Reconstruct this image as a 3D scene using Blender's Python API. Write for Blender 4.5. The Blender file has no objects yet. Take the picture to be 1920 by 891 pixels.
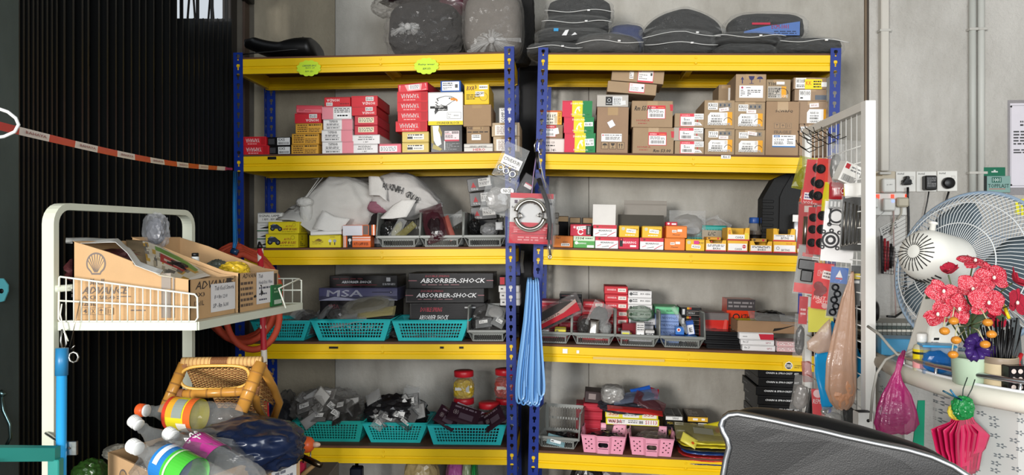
import bpy,math,random
from mathutils import Vector,Matrix,noise
# ------------------------------------------------------------ camera, light, exposure
S=bpy.context.scene
COL=S.collection
F=1440.0
CH=1.32
cd=bpy.data.cameras.new('camera');cam=bpy.data.objects.new('camera',cd);COL.objects.link(cam)
cd.sensor_width=36;cd.lens=27;cd.clip_start=.05
cam.location=(0,0,CH);cam.rotation_euler=(math.pi/2,0,0)
S.camera=cam
S.view_settings.view_transform = 'Standard';S.view_settings.look = 'None'
S.view_settings.gamma=1;S.view_settings.exposure=1.0
W=bpy.data.worlds.new('daylight');S.world=W;W.use_nodes=True
bgn=W.node_tree.nodes['Background'];bgn.inputs[0].default_value=(.86,.93,1,1);bgn.inputs[1].default_value=0.36
def area(name,loc,target,sx,sy,power,col):
    l=bpy.data.lights.new(name,'AREA');l.shape = 'RECTANGLE';l.size=sx;l.size_y=sy
    l.energy=power;l.color=col
    o=bpy.data.objects.new(name,l);COL.objects.link(o);o.location=loc
    o.rotation_euler=(Vector(target)-Vector(loc)).to_track_quat('-Z','Y').to_euler()
    return o
area('shopfront_daylight',(-2.65,-4.0,1.75),(.6,3.3,1.2),1.2,1.2,215,(1,.97,.93))
area('street_daylight',(1.9,-4.0,2.1),(1.3,3.3,1.3),3.2,1.8,118,(.93,.97,1))

# ------------------------------------------------------------ helpers
def lin(h):
    h=h.lstrip('#')
    return tuple(((int(h[i:i+2],16)/255)/12.92 if int(h[i:i+2],16)/255<.04045 else ((int(h[i:i+2],16)/255+.055)/1.055)**2.4) for i in (0,2,4))
MC={}
KIND={  # rough, metal, amp, scale, bump, bumpscale
 'paint': (.42,0,.10,6,.05,60),'gloss': (.22,0,.06,5,0,1),'card': (.86,0,.12,14,.12,240),
 'print': (.5,0,.04,20,0,1),'cloth': (.95,0,.2,30,.5,300),'metal': (.28,1,.12,12,.05,80),
 'plastic': (.38,0,.05,8,.03,90),'rubber': (.7,0,.2,10,.2,90),'film': (.25,0,.12,18,.4,28),
 'leather': (.42,0,.12,8,.1,500),'wood': (.7,0,.35,9,.15,60),'weave': (.9,0,.10,9,.6,420)}
def M(h,kind='print'):
    k=(h,kind)
    if k in MC:return MC[k]
    r,me,amp,sc,bu,bs=KIND[kind]
    m=bpy.data.materials.new(kind+'_'+h);m.use_nodes=True;nt=m.node_tree;n=nt.nodes;L=nt.links
    b=n['Principled BSDF'];b.inputs['Roughness'].default_value=r;b.inputs['Metallic'].default_value=me
    c=lin(h);c=tuple(x*.5 for x in c) if max(c)<.035 else c
    if kind == 'card': g_=sum(c)/3;c=tuple(x*.86+g_*.14 for x in c)
    b.inputs['Specular IOR Level'].default_value=.3 if kind in ('paint','print','card','gloss') else .45;tc=n.new('ShaderNodeTexCoord');nz=n.new('ShaderNodeTexNoise')
    nz.inputs['Scale'].default_value=sc;nz.inputs['Detail'].default_value=5
    mx=n.new('ShaderNodeMix');mx.data_type = 'RGBA'
    mx.inputs[6].default_value=(*[x*(1-amp) for x in c],1);mx.inputs[7].default_value=(*[min(1,x*(1+amp)) for x in c],1)
    L.new(tc.outputs['Object'],nz.inputs['Vector']);L.new(nz.outputs['Fac'],mx.inputs[0]);L.new(mx.outputs[2],b.inputs['Base Color'])
    if bu:
        n2=n.new('ShaderNodeTexNoise');n2.inputs['Scale'].default_value=bs;bp=n.new('ShaderNodeBump')
        bp.inputs['Strength'].default_value=bu;bp.inputs['Distance'].default_value=.004
        L.new(tc.outputs['Object'],n2.inputs['Vector']);L.new(n2.outputs['Fac'],bp.inputs['Height']);L.new(bp.outputs[0],b.inputs['Normal'])
    MC[k]=m;return m
def clear(h='dfe3e2',a=.25,rough=.18,bump=.6,bs=35,key=None):
    """thin clear plastic: part see-through, part milky and glossy"""
    k=(h,'clear',a,rough)
    if k in MC:return MC[k]
    a*=.55;m=bpy.data.materials.new('clear_plastic');m.use_nodes=True;nt=m.node_tree;n=nt.nodes;L=nt.links
    b=n['Principled BSDF'];b.inputs['Roughness'].default_value=rough;b.inputs['Base Color'].default_value=(*[x*.8 for x in lin(h)],1)
    t=n.new('ShaderNodeBsdfTransparent');mx=n.new('ShaderNodeMixShader');lw=n.new('ShaderNodeLayerWeight')
    lw.inputs[0].default_value=.35;mr=n.new('ShaderNodeMapRange');mr.inputs[3].default_value=a;mr.inputs[4].default_value=min(1,a*1.2+.2)
    tc=n.new('ShaderNodeTexCoord');nz=n.new('ShaderNodeTexNoise');nz.inputs['Scale'].default_value=bs;nz.inputs['Detail'].default_value=4
    bp=n.new('ShaderNodeBump');bp.inputs['Strength'].default_value=bump;bp.inputs['Distance'].default_value=.01
    L.new(tc.outputs['Object'],nz.inputs['Vector']);L.new(nz.outputs['Fac'],bp.inputs['Height']);L.new(bp.outputs[0],b.inputs['Normal'])
    L.new(bp.outputs[0],lw.inputs['Normal']);L.new(lw.outputs['Facing'],mr.inputs[0]);L.new(mr.outputs[0],mx.inputs[0])
    L.new(t.outputs[0],mx.inputs[1]);L.new(b.outputs[0],mx.inputs[2]);L.new(mx.outputs[0],n['Material Output'].inputs[0])
    MC[k]=m;return m
def glow(h,st):
    k=(h,'glow',st)
    if k not in MC:
        m=M(h,'plastic').copy();b=m.node_tree.nodes['Principled BSDF']
        b.inputs['Emission Color'].default_value=(*lin(h),1);b.inputs['Emission Strength'].default_value=st;MC[k]=m
    return MC[k]
def P(px,py,Y):return Vector(((px-960)/F*Y,Y,CH-(py-445.5)/F*Y))

TXT={}
def text_mesh(s):
    if s in TXT:return TXT[s]
    c=bpy.data.curves.new('t','FONT');c.body=s;c.resolution_u=1;c.offset=0 if 'M' in s else .012
    o=bpy.data.objects.new('t',c);me=o.to_mesh()
    vs=[(v.co.x,v.co.y) for v in me.vertices];fs=[tuple(p.vertices) for p in me.polygons]
    o.to_mesh_clear();bpy.data.objects.remove(o);bpy.data.curves.remove(c)
    if 'M' in s:k=len(vs);vs+=[(x+.022,y) for x,y in vs];fs+=[tuple(i+k for i in f) for f in fs]
    if not vs:vs,fs=[(0,0),(1,0),(1,1)],[]
    x0=min(v[0] for v in vs);x1=max(v[0] for v in vs);y0=min(v[1] for v in vs);y1=max(v[1] for v in vs)
    vs=[((x-x0)/max(x1-x0,1e-6),(y-y0)/max(y1-y0,1e-6)) for x,y in vs]
    TXT[s]=(vs,fs);return TXT[s]

class MB:
    def __init__(s):s.v=[];s.f=[];s.mi=[];s.m=[];s.sm=[]
    def slot(s,m):
        if isinstance(m,str):m=M(m)
        if m not in s.m:s.m.append(m)
        return s.m.index(m)
    def add(s,vs,fs,m,smooth=False,X=None):
        b=len(s.v);i=s.slot(m)
        s.v+=[tuple(X@Vector(v)) for v in vs] if X else [tuple(v) for v in vs]
        for f in fs:s.f.append(tuple(b+k for k in f));s.mi.append(i);s.sm.append(smooth)
    def box(s,x0,y0,z0,x1,y1,z1,m,b=0,X=None):
        if b<=0:
            vs=[(x,y,z) for x in (x0,x1) for y in (y0,y1) for z in (z0,z1)]
            s.add(vs,[(0,1,3,2),(4,6,7,5),(0,4,5,1),(2,3,7,6),(0,2,6,4),(1,5,7,3)],m,X=X);return
        cx,cy,cz=(x0+x1)/2,(y0+y1)/2,(z0+z1)/2;hx,hy,hz=abs(x1-x0)/2,abs(y1-y0)/2,abs(z1-z0)/2
        b=min(b,hx*.45,hy*.45,hz*.45);vs=[];idx={}
        for sx in (-1,1):
            for sy in (-1,1):
                for sz in (-1,1):
                    for k,(a,c,d) in enumerate(((hx,hy-b,hz-b),(hx-b,hy,hz-b),(hx-b,hy-b,hz))):
                        idx[sx,sy,sz,k]=len(vs);vs.append((cx+sx*a,cy+sy*c,cz+sz*d))
        fs=[]
        for a in (-1,1):
            fs.append([idx[a,p,q,0] for p,q in ((-1,-1),(1,-1),(1,1),(-1,1))])
            fs.append([idx[p,a,q,1] for p,q in ((-1,-1),(1,-1),(1,1),(-1,1))])
            fs.append([idx[p,q,a,2] for p,q in ((-1,-1),(1,-1),(1,1),(-1,1))])
            for c in (-1,1):
                fs.append([idx[a,c,-1,0],idx[a,c,1,0],idx[a,c,1,1],idx[a,c,-1,1]])
                fs.append([idx[a,-1,c,0],idx[a,1,c,0],idx[a,1,c,2],idx[a,-1,c,2]])
                fs.append([idx[-1,a,c,1],idx[1,a,c,1],idx[1,a,c,2],idx[-1,a,c,2]])
                for d in (-1,1):fs.append([idx[a,c,d,0],idx[a,c,d,1],idx[a,c,d,2]])
        out=[]
        C=Vector((cx,cy,cz))
        for f in fs:
            p=[Vector(vs[i]) for i in f];n=(p[1]-p[0]).cross(p[2]-p[0]);ce=sum(p,Vector())/len(p)
            out.append(tuple(f) if n.dot(ce-C)>0 else tuple(reversed(f)))
        s.add(vs,out,m,X=X)
    def tube(s,pts,r,m,n=8,cap=True,flat=None,X=None,closed=False):
        pts=[Vector(p) for p in pts];N=len(pts);rs=r if isinstance(r,(list,tuple)) else [r]*N
        vs=[];ref=None
        for i,p in enumerate(pts):
            if closed:d=pts[(i+1)%N]-pts[i-1]
            else:d=pts[min(i+1,N-1)]-pts[max(i-1,0)]
            d=d.normalized() if d.length>1e-9 else Vector((0,0,1))
            if ref is None:ref=Vector((0,0,1)) if abs(d.z)<.9 else Vector((1,0,0))
            a=d.cross(ref)
            if a.length<1e-6:a=d.orthogonal()
            a.normalize();b=a.cross(d).normalized();ref=b
            for k in range(n):
                t=2*math.pi*k/n;ca,sa=math.cos(t),math.sin(t)
                if flat:sa*=flat
                vs.append(p+a*ca*rs[i]+b*sa*rs[i])
        fs=[]
        for i in range(N if closed else N-1):
            j=(i+1)%N
            for k in range(n):fs.append((i*n+k,i*n+(k+1)%n,j*n+(k+1)%n,j*n+k))
        if cap and not closed:fs.append(tuple(reversed(range(n))));fs.append(tuple((N-1)*n+k for k in range(n)))
        s.add(vs,fs,m,True,X)
    def lathe(s,prof,m,n=24,X=None,cap=True):
        vs=[(r*math.cos(2*math.pi*k/n),r*math.sin(2*math.pi*k/n),z) for r,z in prof for k in range(n)]
        fs=[(i*n+k,i*n+(k+1)%n,(i+1)*n+(k+1)%n,(i+1)*n+k) for i in range(len(prof)-1) for k in range(n)]
        if cap:fs.append(tuple(reversed(range(n))));fs.append(tuple((len(prof)-1)*n+k for k in range(n)))
        s.add(vs,fs,m,True,X)
    def prism(s,poly,h,m,X=None,z0=0):
        n=len(poly);vs=[(x,y,z0) for x,y in poly]+[(x,y,z0+h) for x,y in poly]
        s.add(vs,[tuple(reversed(range(n))),tuple(range(n,2*n))]+[(i,(i+1)%n,n+(i+1)%n,n+i) for i in range(n)],m,X=X)
    def build(s,name,parent=None,label=None,cat=None,group=None,kind=None,mat=None,solid=0,sub=0):
        me=bpy.data.meshes.new(name);me.from_pydata(s.v,[],s.f)
        for m in s.m:me.materials.append(m)
        me.polygons.foreach_set('material_index',s.mi);me.polygons.foreach_set('use_smooth',s.sm);me.update()
        o=bpy.data.objects.new(name,me);COL.objects.link(o)
        if parent:o.parent=parent
        if mat is not None:o.matrix_world=mat
        tag(o,label,cat,group,kind)
        if solid:q=o.modifiers.new('thick','SOLIDIFY');q.thickness=solid;q.offset=0
        if sub:q=o.modifiers.new('sub','SUBSURF');q.levels=sub;q.render_levels=sub
        return o
LABELS={}
def tag(o,label=None,cat=None,group=None,kind=None):
    if label:o['label']=label
    if cat:o['category']=cat
    if group:o['group']=group
    if kind:o['kind']=kind
    return o
def empty(name,mat,label=None,cat=None,group=None,parent=None):
    o=bpy.data.objects.new(name,None);COL.objects.link(o);o.empty_display_size=.05
    if parent:o.parent=parent
    o.matrix_world=mat if isinstance(mat,Matrix) else Matrix.Translation(mat)
    return tag(o,label,cat,group)

# art: flat print on a face.  O corner, U and V full side vectors, Nn outward unit normal
def art(mb,O,U,V,Nn,ops,lay=0,rnd=None):
    rnd=rnd or random.Random(len(ops)*7+1);ul,vl=U.length,V.length
    def pt(x,y,k):return O+U*x+V*y+Nn*(.0004+.00012*k)
    def quad(x0,y0,x1,y1,m,k):mb.add([pt(x0,y0,k),pt(x1,y0,k),pt(x1,y1,k),pt(x0,y1,k)],[(0,1,2,3)],m)
    for op in ops:
        t=op[0];lay+=1
        if t == 'r': quad(*op[1:5],op[5],lay)
        elif t == 't':
            x0,y0,x1,y1,s,c=op[1:7];rot=op[7] if len(op)>7 else 0
            vs,fs=text_mesh(s);sl=(op[8] if len(op)>8 else 0)*(y1-y0)*vl/max((x1-x0)*ul,1e-6)
            if rot==180:q=[(1-x,1-y) for x,y in vs]
            elif rot==90:q=[(1-y,x) for x,y in vs]
            elif rot==-90:q=[(y,1-x) for x,y in vs]
            else:q=[(x+sl*y,y) for x,y in vs]
            mb.add([pt(x0+(x1-x0)*x,y0+(y1-y0)*y,lay) for x,y in q],fs,c)
        elif t == 'l':
            x0,y0,x1,y1,n,c=op[1:7];st=(y1-y0)/n
            for i in range(n):
                x=x0;yy=y1-st*(i+.75)
                while x<x1-.02*(x1-x0):
                    w=(x1-x0)*rnd.uniform(.08,.3);e=min(x+w,x1);quad(x,yy,e,yy+st*.5,c,lay);x=e+(x1-x0)*.05
                    if rnd.random()<.12:break
        elif t == 'b':
            x0,y0,x1,y1,c=op[1:6];x=x0
            while x<x1:w=(x1-x0)*rnd.choice((.012,.022,.035));quad(x,y0,min(x+w,x1),y1,c,lay);x+=w+(x1-x0)*rnd.choice((.014,.03))
        elif t == 'p': mb.add([pt(x,y,lay) for x,y in op[1]],[tuple(range(len(op[1])))],op[2])
        elif t == 'c':
            cx,cy,r,c=op[1:5];n=20
            mb.add([pt(cx+r*math.cos(6.2832*k/n)*vl/ul,cy+r*math.sin(6.2832*k/n),lay) for k in range(n)],[tuple(range(n))],c)
        elif t == 'o':
            cx,cy,r,w,c=op[1:6];n=24;vs=[];a0=op[6] if len(op)>6 else 0;a1=op[7] if len(op)>7 else 360
            for k in range(n+1):
                a=math.radians(a0+(a1-a0)*k/n)
                for rr in (r,r-w):vs.append(pt(cx+rr*math.cos(a)*vl/ul,cy+rr*math.sin(a),lay))
            mb.add(vs,[(2*k,2*k+2,2*k+3,2*k+1) for k in range(n)],c)
        elif t == 'g':
            x0,y0,x1,y1,sub=op[1:6];ang=math.radians(op[6]) if len(op)>6 else 0
            du,dv=U.normalized(),V.normalized();c=O+U*(x0+x1)/2+V*(y0+y1)/2
            e1=du*math.cos(ang)+dv*math.sin(ang);e2=-du*math.sin(ang)+dv*math.cos(ang)
            uu=e1*(x1-x0)*ul;vv=e2*(y1-y0)*vl
            art(mb,c-uu/2-vv/2,uu,vv,Nn,sub,lay,rnd);lay+=len(sub)
def face_art(mb,side,w,d,h,ops,z0=0,y0=0,ctr=True):
    xa=-w/2 if ctr else 0
    fr={'F': ((xa,y0,z0),(w,0,0),(0,0,h),(0,-1,0)),'R': ((xa+w,y0,z0),(0,d,0),(0,0,h),(1,0,0)),
          'L': ((xa,y0+d,z0),(0,-d,0),(0,0,h),(-1,0,0)),'T': ((xa,y0,z0+h),(w,0,0),(0,d,0),(0,0,1)),
          'B': ((xa+w,y0+d,z0),(-w,0,0),(0,0,h),(0,1,0))}[side]
    art(mb,*[Vector(q) for q in fr],ops)

# panels full of holes: every cell is a frame of quads round a hole
HOLES={'square': [(-.7,-.7),(.7,-.7),(.7,.7),(-.7,.7)],'diamond': [(0,-.85),(.85,0),(0,.85),(-.85,0)],
 'round': [(.6*math.cos(math.radians(a)),.6*math.sin(math.radians(a))) for a in range(-112,248,45)],
 'key': [(-.16,-.62),(.16,-.62),(.16,-.1),(.36,.1),(.36,.45),(.2,.62),(-.2,.62),(-.36,.45),(-.36,.1),(-.16,-.1)],
 'slot': [(-.5,-.8),(.5,-.8),(.5,.8),(-.5,.8)]}
def cell(mb,c00,c10,c11,c01,shape,m):
    def pt(u,v):
        u=(u+1)/2;v=(v+1)/2;return (c00*(1-u)+c10*u)*(1-v)+(c01*(1-u)+c11*u)*v
    if shape is None:mb.add([c00,c10,c11,c01],[(0,1,2,3)],m);return
    h=HOLES[shape];n=len(h);out=[]
    for x,y in h:
        k=max(abs(x),abs(y));out.append((x/k,y/k))
    vs=[pt(*p) for p in h]+[pt(*p) for p in out];fs=[(n+i,n+(i+1)%n,(i+1)%n,i) for i in range(n)]
    for cx,cy in ((1,1),(1,-1),(-1,1),(-1,-1)):
        if (cx,cy) not in [(round(a,6),round(b,6)) for a,b in out]:
            for i in range(n):
                a,b=out[i],out[(i+1)%n]
                if {round(abs(a[0]-cx),5)==0 or round(abs(a[1]-cy),5)==0,True} and ((abs(a[0]-cx)<1e-5 and abs(b[1]-cy)<1e-5) or (abs(a[1]-cy)<1e-5 and abs(b[0]-cx)<1e-5)):
                    vs.append(pt(cx,cy));fs.append((n+i,len(vs)-1,n+(i+1)%n));break
    mb.add(vs,fs,m)
def holed(mb,A,B,C,D,nx,ny,shape,m,mx=.06,my=.12,pick=None):
    A,B,C,D=map(Vector,(A,B,C,D))
    def q(u,v):return (A*(1-u)+B*u)*(1-v)+(D*(1-u)+C*u)*v
    us=[0]+[mx+(1-2*mx)*i/nx for i in range(nx+1)]+[1];vs=[0]+[my+(1-2*my)*i/ny for i in range(ny+1)]+[1]
    for i in range(len(us)-1):
        for j in range(len(vs)-1):
            if us[i+1]-us[i]<1e-6 or vs[j+1]-vs[j]<1e-6:continue
            inn=0<i<len(us)-2 and 0<j<len(vs)-2 and (pick is None or pick(i-1,j-1))
            cell(mb,q(us[i],vs[j]),q(us[i+1],vs[j]),q(us[i+1],vs[j+1]),q(us[i],vs[j+1]),shape if inn else None,m)
# ------------------------------------------------------------ setting
def wallmat(name,c1,c2,c3,sc=2.2,bump=.5):
    m=bpy.data.materials.new(name);m.use_nodes=True;nt=m.node_tree;n=nt.nodes;L=nt.links;b=n['Principled BSDF']
    b.inputs['Roughness'].default_value=.85
    tc=n.new('ShaderNodeTexCoord');a=n.new('ShaderNodeTexNoise');a.inputs['Scale'].default_value=sc;a.inputs['Detail'].default_value=8;a.inputs['Roughness'].default_value=.62
    mp=n.new('ShaderNodeMapping');mp.inputs['Scale'].default_value=(1,1,.45);L.new(tc.outputs['Object'],mp.inputs[0])
    cr=n.new('ShaderNodeValToRGB');e=cr.color_ramp.elements;e[0].position=.33;e[0].color=(*lin(c1),1);e[1].position=.66;e[1].color=(*lin(c3),1)
    q=e.new(.5);q.color=(*lin(c2),1)
    sp=n.new('ShaderNodeTexVoronoi');sp.inputs['Scale'].default_value=46;ms=n.new('ShaderNodeMapRange');ms.inputs[1].default_value=.02;ms.inputs[2].default_value=.09;ms.inputs[3].default_value=.55;ms.inputs[4].default_value=1
    mm=n.new('ShaderNodeMix');mm.data_type = 'RGBA';mm.blend_type = 'MULTIPLY';mm.inputs[0].default_value=.35
    L.new(mp.outputs[0],a.inputs[0]);L.new(a.outputs[0],cr.inputs[0]);L.new(tc.outputs['Object'],sp.inputs[0]);L.new(sp.outputs[0],ms.inputs[0])
    L.new(cr.outputs[0],mm.inputs[6]);L.new(ms.outputs[0],mm.inputs[7]);L.new(mm.outputs[2],b.inputs['Base Color'])
    f=n.new('ShaderNodeTexNoise');f.inputs['Scale'].default_value=38;f.inputs['Detail'].default_value=9;f.inputs['Roughness'].default_value=.7;bp=n.new('ShaderNodeBump');bp.inputs['Strength'].default_value=bump;bp.inputs['Distance'].default_value=.016
    L.new(tc.outputs['Object'],f.inputs[0]);L.new(f.outputs[0],bp.inputs['Height']);L.new(bp.outputs[0],b.inputs['Normal'])
    return m
WG=wallmat('painted_board','928d83','aeaaa1','c4c1b9');WB=wallmat('beige_board','7d7464','948b78','a59b86')
WR=wallmat('pale_plaster','aaa69e','c8c5bf','d6d3cd',1.6,.8)
YAW=math.radians(4)
WO=Vector((-1.27,3.90,0));WE=Vector((math.cos(YAW),-math.sin(YAW),0));WN=Vector((-math.sin(YAW),-math.cos(YAW),0))
WM=Matrix.Translation(WO)@Matrix.Rotation(-YAW,4,'Z')
def wu(px):   # distance along the back wall seen in column px
    k=(px-960)/F;return (k*WO.y-WO.x)/(WE.x-k*WE.y)
def wz(px,py):
    p=WO+WE*wu(px);return CH-(py-445.5)/F*p.y
def wall_panel(x0,x1,m):
    b=MB();b.box(wu(x0)+.001,0,0,wu(x1)-.001,.03,3.1,m,.002);return b
b=wall_panel(1628,2600,WR);wb=b.build('wall_back',kind='structure',mat=WM)
for x0,x1,m in ((430,628,WB),(628,1104,WG),(1104,1621,WG)):
    o=wall_panel(x0,x1,m).build('wall_board',wb)
b=MB();b.box(wu(430),.031,0,wu(1700),.04,3.1,'2a2622');b.build('wall_backing',wb)
# edge strip, pipes on the wall
b=MB();b.box(wu(1620.5),-.006,0,wu(1624.5),.02,3.1,M('6a5a48','wood'));b.box(wu(1624.5),-.003,0,wu(1629),.02,3.1,'3a3129');b.build('trim_1',kind='structure',mat=WM)
def wall_tube(name,px,r,zlo,col,label,box=False):
    b=MB();u=wu(px)
    if box:b.box(u-r,-2*r,zlo,u+r,0,3.1,M(col,'paint'),.004)
    else:b.tube([(u,-r,zlo),(u,-r,2),(u,-r,3.1)],r,M(col,'paint'),10)
    for z in (2.3,1.62): 
        b.box(u-r*1.35,-r*2.15,z,u+r*1.35,0,z+.012,M('b9b7b0','paint'),.001)
    return b.build(name,mat=WM,label=label,cat='pipe')
wall_tube('cable_duct',1654,.019,wz(1654,322),'c3bfb6','cream square cable duct running down the wall to the sockets',True)
wall_tube('conduit_pipe',1820,.016,wz(1820,372),'b4b6b0','left one of the two grey conduit pipes above the fan')
wall_tube('conduit_pipe',1836,.016,wz(1834,372),'bfc0ba','right one of the two grey conduit pipes above the fan')
b=MB();b.box(-6,-6,-.05,6,6,0,wallmat('floor_cement','4d4a46','5d5a55','6a6762'));b.build('floor',kind='structure')
b=MB();b.box(-1.35,-1.2,3.1,4.2,4.6,3.2,wallmat('ceiling_board','77746d','8a8780','96938b'));b.build('ceiling',kind='structure')
b=MB();b.box(3.4,-1,0,3.5,4,3.1,WR);b.build('wall_right',kind='structure')
# side wall: folding gate backed with dark sheet, green panel, timber corner
XS=-1.28
def sy(px):return XS*F/(px-960)
DK=M('121313','paint');DK2=M('181a1a','paint');SH=M('101111','rubber')
g=empty('folding_gate',Vector((XS,sy(30),0)),'dark folding metal gate of vertical slats along the left side','gate')
def gp(mb,name,**k):return mb.build(name,g,mat=Matrix(),**k)
GT=lambda y:CH+(445.5-40)/F*y if y>sy(338) else 2.46
b=MB();ya,yb=sy(338),sy(437);b.box(XS-.06,sy(28),0,XS-.045,ya,2.46,SH);b.add([(x,y,z) for x in (XS-.06,XS-.045) for y,z in ((ya,0),(yb,0),(yb,GT(yb)),(ya,GT(ya+.01)))],[(0,1,2,3),(7,6,5,4),(3,2,6,7),(1,5,6,2),(0,3,7,4)],SH);gp(b,'backing_sheet')
b=MB();b.box(XS-.05,sy(28),2.46,XS+.02,sy(470),2.56,DK2,.004);gp(b,'top_rail')
xs=[33,42,51,60,68,77,86,95,104,118,135,152,163,183,199,215,229,244,259,271,286,302,316,329,341,352,362,371,380,389,398,407,416,425,433]
for i,x in enumerate(xs):
    y=sy(x);w=.012 if i<9 else .015
    b=MB();z0=.02
    zt=2.46 if i<24 or i%3==0 else GT(y)+.01
    b.box(XS-.02,y-w/2,z0,XS+.004,y+w/2,min(zt,GT(y)+.01) if i>23 else zt,DK if i%2 else DK2,.002)
    b.box(XS+(.004 if zt<2.4 or i<24 else -.004),y-w/2-.004,z0,XS+.008,y-w/2+.003,zt,DK);gp(b,'slat')
for i in range(9,len(xs)-3,2):
    for k,(za,zb) in enumerate(((1.0,.35),(1.75,1.1),(2.42,1.85))):
        b=MB();ya,yb=sy(xs[i]),sy(xs[i+2]);s=1 if (i//2)%2 else -1
        if s<0:za,zb=zb,za
        b.tube([(XS-.026,ya,za),(XS-.026,yb,zb)],.009,DK2,6,flat=.35);gp(b,'lattice_bar')
b=MB();b.box(XS-.045,1.35,0,XS+.01,sy(28),3.1,wallmat('green_grey_panel','39423f','454f4b','505a56',3,.1));b.build('wall_left',kind='structure')
b=MB();b.box(XS-.06,sy(428),2.58,XS,3.95,3.1,M('1a1816','wood'));b.box(XS-.06,1.96,2.58,XS,sy(428),3.1,M('1a1816','wood'));b.build('wall_left_lintel',kind='structure')
tm=M('4a3a30','wood');tg=M('6f6c66','wood')
for n,(a,c,m) in enumerate(((437,449,M('2c2622','wood')),(449.5,462,tg),(462.5,472,tm),(472.5,487,tg))):
    b=MB();b.box(XS-.05,sy(a)+.001,0,XS-.01-.008*(n%2),min(sy(c),3.87)-.001,2.58,m,.003);b.build('trim_%d' % (n+2),kind='structure')
# thin outside yard wall far beyond the gap above the gate
# ------------------------------------------------------------ racks
BLUE=M('0d2c80','paint');YEL=M('ecc20c','paint');BRN=M('5e3c28','wood')
class Rack:
    def __init__(s,pxl,Yl,pxr,Yr,roll,levels,label,desc):
        A=P(pxl,445.5,Yl);B=P(pxr,445.5,Yr);s.L=(B-A).length
        yaw=math.atan2(B.y-A.y,B.x-A.x);s.X=Matrix.Translation(A)@Matrix.Rotation(yaw,4,'Z')@Matrix.Rotation(roll,4,'Y')
        s.inv=s.X.inverted();s.depth=.385
        s.lv=[sum(s.hit(px,py,0)[1] for px,py in q)/len(q) for q in levels]
        s.board=[w+.010 for w in s.lv]
        s.make(label,desc)
    def hit(s,px,py,v):
        d=s.inv.to_3x3()@P(px,py,1).__sub__(Vector((0,0,CH)));o=s.inv@Vector((0,0,CH))
        t=(v-o.y)/d.y;p=o+d*t;return p.x,p.z
    def Yat(s,u,v=0):return (s.X@Vector((u,v,0))).y
    def make(s,label,desc):
        root=empty('shelving_rack',s.X,label,'shelf rack');s.root=root
        L,D=s.L,s.depth;top=s.lv[0]+.03;bot=-(CH-.0);pw=.042
        s.bot=bot
        def part(mb,name,**k):return mb.build(name,root,mat=s.X,**k)
        n=int((top-bot)/.0425)
        for x,sx in ((0,1),(L,-1)):
            for v,sv in ((0,1),(D,-1)):
                b=MB()
                for i in range(n):
                    z1=top-i*.0425;z0=z1-.0425
                    cell(b,Vector((x,v,z0)),Vector((x+sx*pw,v,z0)),Vector((x+sx*pw,v,z1)),Vector((x,v,z1)),'key',BLUE)
                    cell(b,Vector((x,v,z0)),Vector((x,v+sv*pw*.8,z0)),Vector((x,v+sv*pw*.8,z1)),Vector((x,v,z1)),'key',BLUE)
                o=part(b,'upright_post',solid=.0016)
        lv=s.lv+[bot+.08];s.lvs=lv
        prof=[(0,0),(0,-.030),(.005,-.034),(.005,-.040),(0,-.044),(0,-.064),(.012,-.064),(.012,-.061),(.028,-.061)]
        for z in lv:
            for v,sv in ((.003,1),(D-.003,-1)):
                b=MB();m=len(prof);vs=[(x,v+sv*a,z+c) for x in (.006,L-.006) for a,c in [(.028,0)]+prof]
                m+=1;b.add(vs,[(i,i+1,m+i+1,m+i) for i in range(m-1)],YEL)
                for xx in (.006,L-.012):b.box(xx,min(v,v+sv*.03),z-.064,xx+.006,max(v,v+sv*.03),z,YEL)
                c=L*.53
                for dz in (-.008,-.030):b.box(c-.004,v-.003 if sv>0 else v,z+dz-.007,c+.004,v if sv>0 else v+.003,z+dz,YEL,.001)
                part(b,'long_beam',solid=.0014)
            for x,sx in ((.004,1),(L-.004,-1)):
                b=MB();b.box(min(x,x+sx*.02),.03,z-.062,max(x,x+sx*.02),D-.03,z-.002,YEL,.002);part(b,'side_beam')
            b=MB();b.box(L*.53-.02,.03,z-.018,L*.53+.02,D-.03,z-.0025,YEL,.002);b.box(L*.53-.02,.03,z-.034,L*.53-.016,D-.03,z-.018,YEL);part(b,'cross_brace')
            b=MB();b.box(.006,.008,z-.0015,L-.006,D-.008,z+.010,BRN,.001);part(b,'shelf_board')
        for x in (.02,L-.02):
            for v in (.02,D-.02):
                b=MB();b.box(x-.03,v-.03,bot,x+.03,v+.03,bot+.012,M('1c1c1e','rubber'),.003);part(b,'foot')
LR=Rack(440,3.378,966,3.300,math.radians(-.4),[[(460,112),(947,99.5)],[(460,293),(947,288)],[(505,468.5),(947,468)],[(470,646),(947,646)],[(570,840),(947,845)]],
   'left yellow and blue boltless steel rack with five visible shelves','left')
RR=Rack(1001,3.29,1568,3.176,math.radians(1.4),[[(1020,103),(1550,103)],[(1020,288.6),(1500,296)],[(1040,469),(1490,479.5)],[(1020,649.5),(1500,668)],[(1005,849),(1350,868)]],
   'right yellow and blue boltless steel rack beside the white wire display','right')
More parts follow.
